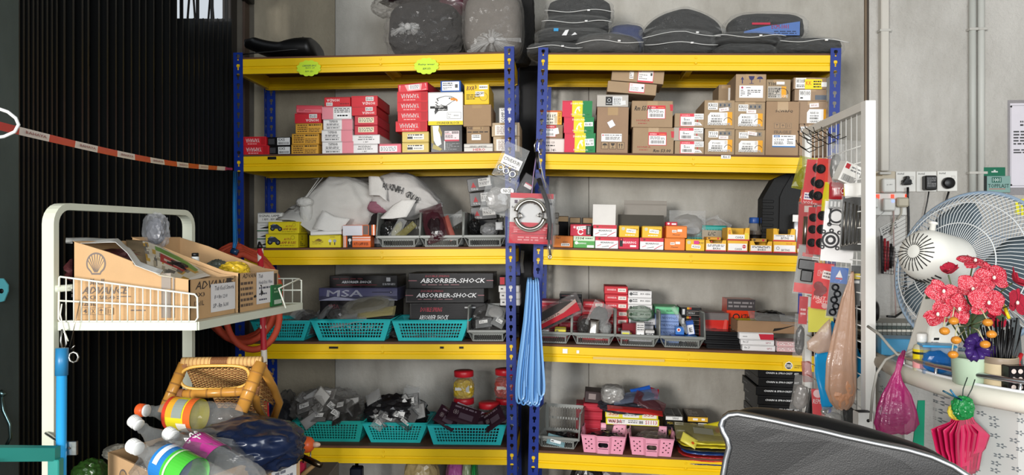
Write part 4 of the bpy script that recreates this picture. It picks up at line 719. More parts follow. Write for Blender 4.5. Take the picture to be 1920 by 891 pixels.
def big_bag(rack,x0,x1,yt,yb,s,d,col,label,seed,knot=None,shell=CL,core=.9,kind='cloth',shape=None,n=5,name='plastic_bag',lvl=0,amp=.12,pw=2.6,grp=None):
    u0,u1,wb0,wt=rl(rack,x0,x1,yt,yb,s+d*.3);w=u1-u0;wb0=rack.board[lvl]+.001 if lvl is not None else wb0;h=wt-wb0
    X=FRM(rack,(u0+u1)/2,s+d/2,wb0)
    b=MB();blob(b,(0,0,h*.5),(w*.5,d*.5,h*.52),shell,seed,amp,2.4,pw,.001,n,oct=4,shape=shape,smooth=False)
    o=b.build(name,mat=X,label=label,cat='bag',group=grp)
    if col:
        b=MB();blob(b,(0,0,h*.5),(w*.5*core,d*.5*core,h*.5*core),M(col,kind),seed+1,amp*.6,1.4,pw,.004,4,shape=shape);b.build('bag_contents',o)
    if knot:
        ku,kw=rack.hit(knot[0],knot[1],s);kx=ku-(u0+u1)/2;kz=kw-wb0;b=MB();r=random.Random(seed)
        ctr=Vector((kx,-d*.52-.012,kz));blob(b,ctr,(.013,.011,.014),clear('e6e4e2',.6,.25),seed,.25,2.2,2,None,3)
        for k in range(26):
            a=2*math.pi*k/26+r.uniform(-.1,.1);ln=r.uniform(.45,.95);e=Vector((kx+math.cos(a)*w*(.3 if seed==21 else .5)*ln,-d*.5*(1-.35*ln),max(.012,kz+math.sin(a)*h*(.24 if seed==21 else .36)*ln)))
            mdl=ctr.lerp(e,.5)+Vector((0,-.012,0));n1=Vector((-math.sin(a),0,math.cos(a)))*(.003+.008*ln)
            b.add([ctr+n1*.3,mdl+n1*.5+Vector((0,-.002,0)),e+n1,e-n1,mdl-n1*.5],[(0,1,4),(1,2,3,4)],clear('eeeeec',.45,.12))
        b.build('bag_knot',o)
    return o
big_bag(LR,724,868,2,103,.03,.3,'1f1f24','big clear bag of dark goods behind the right price note',21,(766,52),clear('b9b4ae',.22,.16,.9,16),.93,n=5,pw=3)
big_bag(LR,868,980,-12,100,.02,.3,'6e6862','tall greyish clear bag with a big front knot',22,(922,77),clear('c4c0ba',.2,.16,.8,14),.93,n=5,pw=4,amp=.06)
big_bag(LR,930,1000,-40,101,.22,.14,None,'dark grey sack standing behind the knotted clear bag',23,None,M('2c2b2a','cloth'),amp=.1,pw=3)
u,w_=LR.hit(725,8,.1)
b=MB();blob(b,(0,0,0),(.065,.05,.04),clear('8a857e',.5,.2),24,.35,3,2,None,4,smooth=False);blob(b,(.10,.0,.028),(.12,.08,.028),M('2a1c20','film'),25,.25,2.5,2.2,None,4)
b.build('plastic_bag',mat=FRM(LR,u,.14,w_),label='crumpled grey film heap on top of the big clear bag',cat='bag')
u,w_=LR.hit(845,4,.1)
b=MB();blob(b,(0,0,0),(.1,.07,.05),M('4a2630','film'),27,.2,2.2,2.2,None,4);b.build('plastic_bag',mat=FRM(LR,u+.0,.2,w_+.01),label='dark maroon bag lying across the two clear bags',cat='bag')
# ---- price notes
def starnote(px,py,txt,label):
    u,w0=LR.hit(px,py,-.004);b=MB();n=12;pts=[]
    for k in range(n*6):
        a=2*math.pi*k/(n*6);r=1+.13*abs(math.sin(a*n/2));pts.append((.049*r*math.cos(a),.032*r*math.sin(a)))
    b.prism(pts,.0008,M('c8e832'),X=Matrix.Rotation(math.pi/2,4,'X'));o=b.build('price_note',mat=FRM(LR,u,-.004,w0),label=label,cat='note')
    c=MB();art(c,Vector((-.04,-.0012,-.022)),Vector((.08,0,0)),Vector((0,0,.044)),Vector((0,-1,0)),txt);c.build('handwriting',o)
starnote(579,128,[('t',.12,.66,.9,.84,'CARRIER BAG','4a6a4a',0,.3),('t',.3,.44,.8,.6,'Spirit oil','4a6a4a',0,.3),('t',.3,.1,.76,.26,'RM 15/-','4a6a4a',0,.3)],'lime scalloped price note near the black seat')
starnote(799.5,124,[('t',.04,.54,.94,.76,'Rainy wear','3a5a3a',0,.3),('t',.3,.14,.74,.34,'RM 37/-','3a5a3a',0,.3)],'lime scalloped price note under the big clear bag')
def marks(rack,x0,y0,x1,y1,ops,name,label,cat,col='efeeea'):
    u0,wt=rack.hit(x0,y0,-.0012);u1,wb0=rack.hit(x1,y1,-.0012);b=MB();b.box(0,-.0012,0,u1-u0,0,wt-wb0,M(col),.0002)
    o=b.build(name,mat=FRM(rack,u0,-.0012,wb0),label=label,cat=cat)
    if ops:c=MB();art(c,Vector((0,-.0012,0)),Vector((u1-u0,0,0)),Vector((0,0,wt-wb0)),Vector((0,-1,0)),ops);c.build('print',o)
marks(RR,1352,291,1370,298,[('t',.2,.2,.85,.85,'Rm 5','222222',0,.2)],'price_sticker','small white price sticker on the second beam','sticker')
marks(RR,1055,654,1064,663,[],'price_sticker','blank white square sticker on the fourth beam, left end','sticker')
marks(RR,1081,657,1086,663,[],'price_sticker','tiny torn white sticker right of the blank square','sticker')
marks(RR,1112,669,1246,679,[],'tape_strip','long pale tape residue on the fourth beam','tape','d9b860')
marks(RR,1468,677,1504,694,[('r',0,0,1,1,'e8c020'),('c',.3,.46,.46,W_),('c',.3,.44,.38,K_)]+[('c',.2+.07*i,.3+.14*j,.06,W_) for i in range(4) for j in range(3)]+[('r',.28,.84,.33,1,W_),('t',.58,.42,.96,.58,'COKRA',K_),('t',.58,.2,.96,.34,'SINCE 17',K_)],'round_sticker','apple shaped black and white sticker on the fourth beam','sticker','e8c020')
for x0,y0,x1,y1 in ((502,294,518,299),):
    marks(LR,x0,y0,x1,y1,[],'tape_scrap','black tape scrap at the left end of the second beam','tape','1a1612')
for i,(x0,x1,l) in enumerate(((617,634,'black tape scrap below the second teal basket'),(825,832,'left black tape scrap below the third teal basket'),(861,869,'right black tape scrap below the third teal basket'))):
    marks(LR,x0,650,x1,654,[],'tape_scrap',l,'tape','1a1612')
# ---- baskets
HOLES['capsule']=[(-.7,-.6),(.7,-.6),(.95,-.3),(.95,.3),(.7,.6),(-.7,.6),(-.95,.3),(-.95,-.3)]
def basket(rack,lvl,xt0,xt1,xb0,xb1,h,s,d,label,m,shape='square',nx=22,ny=5,backrise=0):
    w0=rack.board[lvl]+.001;up,_=rack.hit((xt0+xt1)/2,600,s);Y=rack.Yat(up,s);hh=h*Y/F
    yb=445.5-w0*F/Y;g=lambda x:rack.hit(x,yb,s)[0]-up
    tl,tr,bl,br=g(xt0),g(xt1),g(xb0),g(xb1);ins=(abs(tl-bl)+abs(tr-br))/2
    X=FRM(rack,up,s,w0);b=MB();z=hh
    A0,B0,C0,D0=(bl,ins*.5,0),(br,ins*.5,0),(br,d-ins*.6,0),(bl,d-ins*.6,0);A1,B1,C1,D1=(tl,0,z),(tr,0,z),(tr,d,z+backrise),(tl,d,z+backrise)
    holed(b,A0,B0,B1,A1,nx,ny,shape,m,.07,.13);holed(b,C0,D0,D1,C1,nx,ny,shape,m,.07,.13)
    ns_=max(4,int(nx*d/(tr-tl)));holed(b,B0,C0,C1,B1,ns_,ny,shape,m,.1,.13);holed(b,D0,A0,A1,D1,ns_,ny,shape,m,.1,.13)
    b.add([A0,B0,C0,D0],[(0,3,2,1)],m)
    o=b.build('basket',mat=X,label=label,cat='basket',solid=.0018,group='teal plastic baskets')
    b=MB();b.tube([A1,B1,C1,D1],.0045,m,6,closed=True,flat=.7);b.build('rim',o)
    return o,(tr-tl),hh,d
TE=M('27b3b5','plastic');TE_SHADE=M('1c9a90','plastic')  # second teal is slightly greener, with shade darkened into its colour
basket(LR,3,470,582,482,567,37,.03,.22,'teal basket behind the orange hose, left end of shelf',TE,nx=19)
basket(LR,3,582,733,596,719,39.5,.03,.23,'second teal basket along, holding clear bags and papers',TE)
basket(LR,3,735,880,746,865,38.5,.03,.23,'empty looking teal basket in front of the long boxes',TE)
basket(LR,4,549,682,562,672,39,.06,.22,'shaded teal basket with diamond holes at the left',TE_SHADE,'diamond',20,6)
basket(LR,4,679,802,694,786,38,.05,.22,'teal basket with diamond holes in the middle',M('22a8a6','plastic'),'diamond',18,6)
basket(LR,4,801,949,812,938,38,.03,.22,'teal basket with square holes full of flat brown packs',TE)
_,_,_,_=basket(RR,2,1287,1360,1290,1356,46,.2,.12,'dark teal basket behind the price card',TE_SHADE,'diamond',12,6)
GR=M('7d7f7a','plastic');GRD=M('33353a','plastic')
def bin_(rack,lvl,x0,x1,yfront,s,d,label,hback=.148,yaw=0,m=None,roll=0,scale=1):
    m=m or GR;w0=rack.board[lvl]+.001;u0=rack.hit(x0,yfront,s)[0];u1=rack.hit(x1,yfront,s)[0];w=u1-u0;hf=.042*scale;hb=hback
    X=FRM(rack,(u0+u1)/2,s,w0,yaw)@Matrix.Rotation(math.radians(roll),4,'Y');b=MB();wb=w*.38
    V=Vector;q=w/2
    # lower front with slots, floor, back, sides
    holed(b,V((-wb,.008,.001)),V((wb,.008,.001)),V((wb,.004,hf*.78)),V((-wb,.004,hf*.78)),13,1,'slot',m,.04,.12)
    b.add([(-wb,.004,hf*.78),(wb,.004,hf*.78),(q,0,hf),(-q,0,hf)],[(0,1,2,3)],m)
    holed(b,V((-wb,.008,.001)),V((-wb,d-.02,.001)),V((-q*.98,d-.01,hf)),V((-q*.98,0,hf)),14,1,'slot',m,.04,.12)
    holed(b,V((wb,.008,.001)),V((wb,d-.02,.001)),V((q*.98,d-.01,hf)),V((q*.98,0,hf)),14,1,'slot',m,.04,.12)
    b.add([(-wb,.008,.001),(wb,.008,.001),(wb,d-.02,.001),(-wb,d-.02,.001)],[(0,1,2,3)],m)
    holed(b,V((-q*.92,d-.01,hf*.6)),V((q*.92,d-.01,hf*.6)),V((q*.96,d,hb)),V((-q*.96,d,hb)),12,2,'slot',m,.08,.1)
    for sx in (-1,1):
        b.add([(sx*q*.97,0,hf),(sx*q*.97,d-.01,hf),(sx*q*.96,d,hb),(sx*q*.96,d*.16,hb)],[(0,1,2,3)],m)
    o=b.build('storage_bin',mat=X,label=label,cat='bin',solid=.002,group='grey stacking bins')
    b=MB();b.box(-q-.003,-.004,hf-.004,q+.003,.004,hf+.008,m,.002)
    for sx in (-1,1):
        b.tube([(sx*q,0,hf),(sx*q*.985,d*.16,hb)],.0085,m,6,flat=.5);b.tube([(sx*q*.985,d*.16,hb),(sx*q*.97,d,hb)],.004,m,6)
    b.build('front_frame',o)
    return o,w,d
for x0,x1,l in ((706,787,'left one of the three grey bins by the white sacks'),(787,868,'middle one of the three grey bins, holding a maroon bag'),(869,948,'third grey bin, under the tilted black boxes')):
    bin_(LR,2,x0,x1,445,.02,.2,l)
bin_(LR,3,877,952,625,.02,.2,'grey bin right of the teal baskets, full of clear bags')
for i,(x0,x1,l) in enumerate(((996,1071,'grey bin at the right rack left post, with cable packet'),(1072,1153,'second grey bin of the right rack, with silver bag'),(1154,1237,'third grey bin of the right rack, with green bag'),(1237,1322,'fourth grey bin of the right rack, with blue boxes'))):
    bin_(RR,3,x0,x1,625,.03,.2,l)
bin_(RR,4,1004,1086,825,.05,.2,'tilted looking grey bin beside the first pink basket',hback=.15,yaw=-8)
def pink(x0,x1,label,s=.0):
    w0=RR.board[4]+.001;yb=860;u0=RR.hit(x0,yb,s)[0];u1=RR.hit(x1,yb,s)[0];w=u1-u0;h=.075;d=.22;m=M('e59ab0','plastic');V=Vector
    X=FRM(RR,(u0+u1)/2,s,w0,-4);b=MB();q=w/2;i_=.012
    def wall(a,c,e,f,bow):   # a-c bottom corners, e-f top; three bays, middle bowed outwards
        a,c,e,f,bow=V(a),V(c),V(e),V(f),V(bow);L=lambda p,r,t:p.lerp(r,t)
        P0=[a,L(a,c,.3),L(a,c,.36)+bow,L(a,c,.64)+bow,L(a,c,.7),c];P1=[e,L(e,f,.3),L(e,f,.36)+bow,L(e,f,.64)+bow,L(e,f,.7),f]
        for k in range(5):
            if k in (0,4):holed(b,P0[k],P0[k+1],P1[k+1],P1[k],3,5,'round',m,.16,.16,pick=lambda x,y:(x+y)%2==0)
            elif k==2:holed(b,P0[k],P0[k+1],P1[k+1],P1[k],1,1,'capsule',m,.05,.27)
            else:b.add([P0[k],P0[k+1],P1[k+1],P1[k]],[(0,1,2,3)],m)
        return P1
    A0,B0,C0,D0=(-q+i_,i_,0),(q-i_,i_,0),(q-i_,d-i_,0),(-q+i_,d-i_,0);A1,B1,C1,D1=(-q,0,h),(q,0,h),(q,d,h),(-q,d,h)
    p=wall(A0,B0,A1,B1,(0,-.012,0));p2=wall(B0,C0,B1,C1,(.006,0,0));p3=wall(C0,D0,C1,D1,(0,.008,0));p4=wall(D0,A0,D1,A1,(-.006,0,0))
    b.add([A0,B0,C0,D0],[(0,3,2,1)],m);o=b.build('basket',mat=X,label=label,cat='basket',solid=.0018,group='pink plastic baskets')
    b=MB();b.tube(p[:-1]+p2[:-1]+p3[:-1]+p4[:-1],.003,m,6,closed=True);b.build('rim',o)
pink(1089,1172,'left pink basket beside the grey bin');pink(1180,1263,'right pink basket beside the yellow bags')
# ---- things lying in the baskets and bins
def lump(rack,x0,x1,yt,yb,s,d,m,label,seed,name='plastic_bag',cat='bag',amp=.25,fr=2.4,core=None,pw=2.2,n=4,grp=None,smooth=False,floor=True,parts=()):
    u0,u1,wb0,wt=rl(rack,x0,x1,yt,yb,s+d/2);w=u1-u0;h=wt-wb0;X=FRM(rack,(u0+u1)/2,s+d/2,wb0);b=MB()
    blob(b,(0,0,h*.5),(w*.48,d*.48,h*.5),m,seed,amp,fr,pw,0 if floor else None,n,oct=4,smooth=smooth);o=b.build(name,mat=X,label=label,cat=cat,group=grp)
    if core:b=MB();blob(b,(0,0,h*.45),(w*.4,d*.4,h*.38),M(core,'film'),seed+5,amp,fr,pw,0.002,3,smooth=False);b.build('bag_contents',o)
    return o
def pk(rack,px,py,s,w,h,ang,m,label,seed,name='packet',cat='packet',tilt=-50,art_=None,card=None,t=.012,grp=None,yaw=0,core=None):
    """flat packet lying tilted: px,py its centre"""
    u,w0=rack.hit(px,py,s);X=FRM(rack,u,s,w0,yaw)@Matrix.Rotation(math.radians(ang),4,'Y')@Matrix.Rotation(math.radians(tilt),4,'X')@Matrix.Translation((0,0,-h/2))
    b=MB();sheet(b,w,h,t,m,seed,10,10,.005,14);o=b.build(name,mat=X,label=label,cat=cat,group=grp)
    if card:b=MB();b.box(-w*.44,-.0005,h*.03,w*.44,.0005,h*.95,M(card));b.build('backing_card',o)
    if core:b=MB();blob(b,(0,0,h*.45),(w*.36,t*.5,h*.36),M(core,'film'),seed,.2,2,2.5,None,3,smooth=False);b.build('packet_contents',o)
    if art_:c=MB();art(c,Vector((-w*.44,-t*.5-.003,h*.03)),Vector((w*.88,0,0)),Vector((0,0,h*.92)),Vector((0,-1,0)),art_);c.build('printed_label',o)
    return o
FC=clear('d4d5d3',.34,.08,1,40);FD=clear('6c6a68',.45,.14,.8,40);LB=[('r',.2,.3,.8,.7,'e6e4e0'),('l',.26,.36,.74,.64,3,'555555')]
lump(LR,556,600,585,628,.07,.12,FD,'grey clear bag with metal parts in the hose-side teal basket',31,core='3a3836')
pk(LR,574,598,.12,.13,.07,34,FC,'long clear packet of metal rods leaning in the first teal basket',32,core='55534f',t=.02)
pk(LR,606,585,.14,.11,.07,-50,FC,'clear packet of screws leaning between the first baskets',33,core='3c3b3a',t=.02)
lump(LR,615,660,574,605,.08,.12,FD,'small crumpled clear bag at the left of the second basket',34,core='4a4846')
pk(LR,655,598,.07,.17,.09,-12,clear('d0d4d4',.55,.2),'pale blue folded leaflet in the second teal basket',35,'leaflet','paper',tilt=-62)
pk(LR,690,572,.12,.24,.13,-8,clear('b5b2a6',.5,.2),'big cloudy clear bag across the second teal basket',36,tilt=-48,core='6b675a',t=.04)
pk(LR,706,586,.07,.17,.06,-6,clear('b8ad7a',.75,.3),'yellowish flat packet under the big cloudy bag',37,tilt=-55,card='cbbf86')
lump(LR,740,860,615,636,.05,.14,FD,'flat pile of small clear packets inside the third teal basket',38,core='6a6a6c',amp=.3)
lump(LR,886,948,575,632,.06,.12,FD,'dark clear bag filling the grey bin',39,core='2c2a2a')
pk(LR,907,606,.045,.07,.05,-8,FC,'clear packet with white label at the bin front',40,card='3a3a3c',art_=LB)
pk(LR,935,604,.04,.055,.06,30,FC,'second clear packet with white label in the bin',41,card='6a6a68',art_=LB)
pk(LR,930,585,.06,.08,.07,10,FC,'upper crumpled clear packet in the grey bin',42,core='8a8884')
# third shelf bins
lump(LR,716,745,418,452,.05,.1,M('2b2c2c','film'),'black bag in the left bin',43)
pk(LR,745,430,.06,.04,.11,25,FC,'clear packet of pale strips in the left bin',44,core='8d8b76',tilt=-25)
pk(LR,762,432,.06,.03,.1,48,clear('a39a5a',.6,.2),'olive strip packet in the left bin',45,tilt=-25)
pk(LR,815,420,.05,.1,.17,-18,clear('5a2a34',.72,.16,.8,30),'crumpled maroon bag standing in the middle bin',46,'plastic_bag','bag',tilt=-20,core='2c1a1e',t=.05)
pk(LR,842,428,.045,.03,.12,-22,M('8c4a40','film'),'reddish strip of packing in the middle bin',47,'plastic_strip','strip',tilt=-20)
pk(LR,853,412,.1,.09,.08,-30,FC,'clear crumpled packet behind the maroon bag',48)
lump(LR,880,900,412,440,.06,.1,M('1f1f20','film'),'black bag in the third bin',49)
lump(LR,902,932,420,442,.04,.08,FC,'small clear bag with silver parts in the third bin',50,core='77777a')
pk(LR,936,424,.05,.03,.035,0,M('c9cacb','print'),'white folded slip in the third bin',51,'paper_slip','paper',tilt=-15)
# fourth shelf right bins
pk(RR,1038,590,.06,.26,.11,-28,clear('9a9290',.35,.14),'cable packet with red-edged card in the first bin',52,tilt=-38,core='262424',t=.03,art_=[('p',[(.0,.0),(1,0),(1,.45),(.7,.25),(0,.2)],'b8303a'),('p',[(0,.2),(.7,.25),(1,.45),(1,.62),(.6,.4),(0,.3)],'b89a90'),('t',.3,.26,.62,.36,'BRUSTA','3a2c2c')])
for k,(x,c,l) in enumerate(((1018,'d9d4d0','white pink box lying in the first bin'),(1050,'d8c83c','small yellow box lying in the first bin'))):
    bx(RR,x-10,x+11,RR.board[3]+.045,7 if k==0 else 9,.06,.05,style(c,[('r',0,.6,1,.9,'c04050' if k==0 else '6a6424'),('l',.1,.1,.9,.5,1,'444444')]),l)
pk(RR,1113,615,.05,.045,.075,4,M('b9b4ae','metal'),'shiny silver foil packet in the second bin',53,tilt=-15,t=.02)
lump(RR,1124,1146,603,628,.05,.08,FC,'clear bag with pale parts at the right of the second bin',54,core='8a8a88')
pk(RR,1124,592,.09,.09,.12,24,FC,'clear long packet leaning in the second bin',55,tilt=-25,core='5a5856')
lump(RR,1084,1114,592,628,.07,.1,FD,'dark clear bag at the left of the second bin',56,core='332f2e')
lump(RR,1178,1222,575,602,.09,.12,clear('2f7a44',.7,.14,.8,30),'crumpled green bag in the third bin',57)
k_=RR.board[3]+.03
bx(RR,1166,1196,k_,26,.11,.05,style('7a1e26',[('r',.3,.1,.6,.3,'c8b83a')],kind='gloss'),'dark red box at the back of the third bin')
bx(RR,1165,1181,k_,14,.05,.04,style('b9b5b0',[('r',.1,.5,.9,.8,'d8d34c'),('l',.1,.1,.9,.4,2,'444444')]),'small grey box with yellow top in the third bin')
bx(RR,1193,1208,k_,31,.05,.05,style('dad7d4',[('r',.1,.05,.9,.4,'f2f0ee'),('l',.1,.5,.9,.9,3,'555555'),('t',.45,.15,.6,.3,'Z','333333')]),'tall white box standing in the third bin')
bx(RR,1210,1227,k_,17,.05,.05,style('cfccc8',[('r',0,.4,1,.7,'222222'),('t',.1,.45,.9,.65,'VISTA','e0e0e0')]),'white box with black band in the third bin')
bx(RR,1258,1283,k_,9,.06,.06,style('2c4c9c',[('l',.1,.2,.9,.7,1,'c8cce0')],kind='gloss'),'dark blue box lying in the fourth bin')
bx(RR,1285,1308,k_,9,.05,.06,style('2c78c4',[('l',.1,.2,.9,.7,1,'dde4ee')],kind='gloss'),'bright blue box lying in the fourth bin')
bx(RR,1267,1283,k_+.022,15,.07,.05,style('3c78c8',[('c',.35,.6,.25,'e8e4e0'),('c',.35,.6,.15,'c84030')],kind='gloss'),'small blue box with round red mark in the fourth bin')
bx(RR,1290,1304,k_+.022,27,.08,.03,style('2c58a8',[('r',.1,.05,.9,.7,'e6e6ea'),('t',.3,.2,.7,.5,'E','222222')],kind='gloss'),'leaning blue and white box in the fourth bin',roll=-10)
pk(RR,1276,600,.06,.02,.13,-30,FC,'thin clear bag strip crossing the fourth bin',58,tilt=-20)
# cardboard tray and its packets
u0,u1,wb0,wt=rl(RR,1383,1512,607,640,.04);w=u1-u0;h=.05;X=FRM(RR,u0,.05,RR.board[3]+.074);b=MB();cm=M('a07c58','card')
for bxx in ((0,0,0,w,.003,h),(0,.2,0,w,.203,h),(0,0,0,.003,.2,h),(w-.003,0,0,w,.2,h),(0,0,0,w,.2,.003)):b.box(*bxx,cm,.0005)
b.box(.003,-.006,h-.002,w,.004,h+.001,cm)
o=b.build('cardboard_tray',mat=X,label='open cardboard tray with a black swoosh above the white boxes',cat='tray')
c=MB();art(c,Vector((0,0,0)),Vector((w,0,0)),Vector((0,0,h)),Vector((0,-1,0)),[('p',[(.52,.15),(.62,.3),(.9,.85),(.66,.5),(.54,.42)],'241e1a')]);c.build('printed_mark',o)
pk(RR,1400,602,.08,.09,.05,0,clear('d6cc3c',.8,.3),'flat yellow packet at the left of the cardboard tray',60,tilt=-70)
pk(RR,1450,600,.1,.2,.1,5,FC,'large clear packet lying on the cardboard tray',61,tilt=-65,core='8a8884')
pk(RR,1485,603,.07,.1,.06,12,FC,'clear packet with white edge on the tray right end',62,tilt=-60)
lump(RR,1412,1470,583,610,.2,.12,M('222224','film'),'black bag lying behind the cardboard tray',63)
# fifth shelf left
lump(LR,560,672,735,800,.1,.16,clear('8a8782',.4,.15,.9,45),'heap of clear packets in the shaded teal basket',64,amp=.38,fr=3.4,core='4c4a47',n=5)
def scatter(rack,x0,x1,y0,y1,n,seed,labs,cols,s0=.05,s1=.16,sz=(.05,.09),grp=None):
    r=random.Random(seed)
    for i in range(n):
        px,py=r.uniform(x0,x1),r.uniform(y0,y1);f=(py-y0)/(y1-y0+1e-6)
        pk(rack,px,py,s1+(s0-s1)*f,r.uniform(*sz),r.uniform(*sz),r.uniform(-60,60),r.choice(cols),labs,seed*31+i,tilt=r.uniform(-65,-20),grp=grp,t=.014,
           card=r.choice(['d8d6d2','2c2b2d','8d8b88',None]),art_=r.choice([LB,None,None]))
scatter(LR,570,665,742,790,14,5,'small clear packet in the heap of the shaded teal basket',[FD,clear('8f8c86',.4,.14),clear('55524e',.5,.14)],grp='small packets in the shaded teal basket')
lump(LR,690,796,745,803,.08,.16,M('29282a','film'),'dark heap of bags in the middle diamond-hole basket',65,amp=.3,fr=3)
scatter(LR,698,790,738,795,16,6,'dark clear packet in the heap of the middle basket',[FD,FC,clear('4a4a4c',.6,.12)],grp='small packets in the middle diamond-hole basket')
scatter(LR,600,640,735,755,2,7,'pale bundled packet on top of the shaded heap',[clear('c9c4bc',.6,.2)],grp='pale bundled packets')
for i,(x,y,a,wd,lab) in enumerate(((852,790,8,.17,'wide flat brown pack with a pale window'),(905,792,-14,.15,'flat brown pack with blue print at the right'),(870,778,18,.14,'upper left flat brown pack'),(838,784,30,.1,'steep flat brown pack at the left'),(925,785,-35,.1,'steep brown pack leaning right'))):
    pk(LR,x,y,.1-.012*i,wd,.1,a,M('35202a','film'),lab+' in the square-hole basket',70+i,tilt=-55,art_=[('r',.35,.15,.85,.5,'8c8484' if i==0 else '5a4a54'),('t',.1,.3,.3,.6,'OBO','9a8a8c'),('l',.1,.7,.9,.9,1,'7c6a74')],grp='flat brown packs')
pk(LR,880,772,.12,.13,.05,22,M('b9b2c4','film'),'pale lilac strip of packing on the brown packs',79,tilt=-50)
# jars
def jar(px,ybase,yl,w_px,s,lid,label,up=False,fill=None,h=None,lvl=4,w0=None,halo=None):
    u,wb0=LR.hit(px,ybase,s);Y=LR.Yat(u,s);r=w_px/2*Y/F;wb0=w0 if w0 is not None else LR.board[lvl]+.001;hh=h or (LR.hit(px,yl,s)[1]-wb0);X=FRM(LR,u,s,wb0)
    g_=clear('d9dcda',.16,.06,.15,6);b=MB();lh=.026;body=hh-lh
    prof=[(r*.86,0),(r*.98,.006),(r,.012),(r,body*.42),(r*.95,body*.46),(r*.95,body*.5),(r,body*.55),(r,body*.86),(r*.86,body)]
    lp=[(r*.9,0),(r*.92,.001),(r*.92,lh-.003),(r*.88,lh)]
    if up:Xf=Matrix.Translation((0,0,hh))@Matrix.Rotation(math.pi,4,'X')
    else:Xf=None
    b.lathe(prof,g_,28,X=Xf);o=b.build('storage_jar',mat=X,label=label,cat='jar')
    b=MB();b.lathe(lp,M(lid,'plastic'),28,X=(Xf or Matrix())@Matrix.Translation((0,0,body+.0005)));
    b.build('lid',o)
    if fill:
        b=MB();f=Matrix.Translation((0,0,0));blob(b,(0,0,body*.44),(r*.84,r*.84,body*.4),M(fill,'film'),px,.22,2.6,3.4,None,4,X=Xf,smooth=False);b.build('jar_contents',o)
        c=MB();c.box(-r*.7,-r*.93,body*.42,r*.1,-r*.86,body*.56,'d9d6d0');c.box(r*.3,-r*.9,body*.35,r*.6,-r*.8,body*.65,'b9b9b6');c.build('jar_paper',o)
    return wb0+hh
zt=jar(870,800,762,42,.24,'c01c2a','lower jar with red lid under the yellow-filled jar',False,'2c2624',h=.163)
jar(870,762,701,40,.24,'d0222e','clear jar with yellow contents stacked on another jar',False,'c8a832',w0=zt+.001,h=.125)
zt=jar(950,800,750,44,.25,'c01c2a','lower jar with red lid half hidden behind the rack post',False,'3a3230',h=.163)
jar(948,752,694,42,.25,'d0222e','clear jar with red and white contents behind the rack post',False,'b85048',w0=zt+.001,h=.132)
jar(917,800,750,42,.19,'d0222e','low wide jar with red lid behind the brown packs',False,'4a4644',h=.155)
# fifth shelf right
lump(RR,1035,1078,812,842,.1,.1,M('26262a','film'),'black packet in the tilted grey bin',81)
pk(RR,1043,826,.06,.08,.05,12,clear('9fd0da',.8,.2),'light blue labelled packet in the tilted grey bin',82,tilt=-45,art_=[('r',.15,.1,.8,.4,'eef2f2'),('l',.2,.15,.75,.35,1,'333333')])
lump(RR,1100,1164,812,846,.04,.14,M('2c2830','film'),'dark bundle with purple tint in the left pink basket',83,amp=.3)
lump(RR,1192,1255,812,850,.04,.14,clear('8a8078',.5,.15),'cloudy bag of brown parts in the right pink basket',84,core='5a5040',amp=.3)
lump(RR,1128,1170,722,756,.14,.1,M('8c8a86','film'),'folded grey bag topping the heap above the yellow pair',85,amp=.12,pw=3.4)
lump(RR,1128,1232,748,776,.13,.16,M('2f3038','film'),'dark bag in the heap above the yellow pair',86,amp=.25)
pk(RR,1192,744,.16,.2,.07,-10,clear('7d8aa4',.6,.14),'greyish blue clear packet on the heap',87,tilt=-60,core='4a4c58')
pk(RR,1202,734,.2,.09,.04,-14,M('2458b4','film'),'bright blue packet corner on the heap',88,tilt=-45)
pk(RR,1222,736,.2,.06,.05,12,M('c02830','film'),'bright red packet corner on the heap',89,tilt=-40)
pk(RR,1218,756,.14,.14,.07,24,clear('6a3a40',.7,.15),'maroon clear packet hanging over the heap right end',90,tilt=-45,core='4a2c30')
pk(RR,1190,770,.1,.24,.05,4,M('b82c28','film'),'flat orange red packet over the yellow pair',91,tilt=-78)
def flatbag(x0,x1,yt,yb,s,d,m,label,seed,ops=None):
    o=lump(RR,x0,x1,yt,yb,s,d,m,label,seed,amp=.13,fr=2.2,pw=4,n=4,smooth=True)
    return o
for k_,(c,n_) in enumerate((('24305c','navy bag lowest in the flat bag pile'),('c8302c','red bag second up in the flat bag pile'),('b02a28','dull red bag third up in the flat bag pile'),('2c4c8c','blue bag fourth up in the flat bag pile'),('3a3420','dark edged bag fifth up in the flat bag pile'),('cfc02c','yellow bag sixth up in the flat bag pile'),('d8ca30','topmost yellow bag of the flat bag pile'))):
    flatbag(1272+(k_*3)%5,1374,854-6.2*k_,862-6.2*k_,.0+.004*(k_%3),.22,M(c,'film'),n_,92+k_)
pk(RR,1318,812,.09,.24,.13,4,clear('a8a070',.6,.12),'clear wrapped grey area on the yellow bag',95,tilt=-72,art_=[('r',.3,.3,.7,.7,'8c8a78')])
pk(RR,1345,806,.16,.1,.07,-14,M('d8c82c','film'),'yellow bag corner with red dot sticking up',96,tilt=-40,art_=[('c',.5,.4,.2,'c83820')])
pk(RR,1292,826,.01,.07,.05,30,M('e0d45a','film'),'folded yellow corner with orange dot at the front',97,tilt=-50,art_=[('c',.75,.3,.14,'d85820')])
# bag heap, goods behind
lump(LR,512,560,740,838,.16,.16,clear('4a4a50',.5,.14),'dark cloudy bag at the left end of the lowest shelf',98,core='202226')
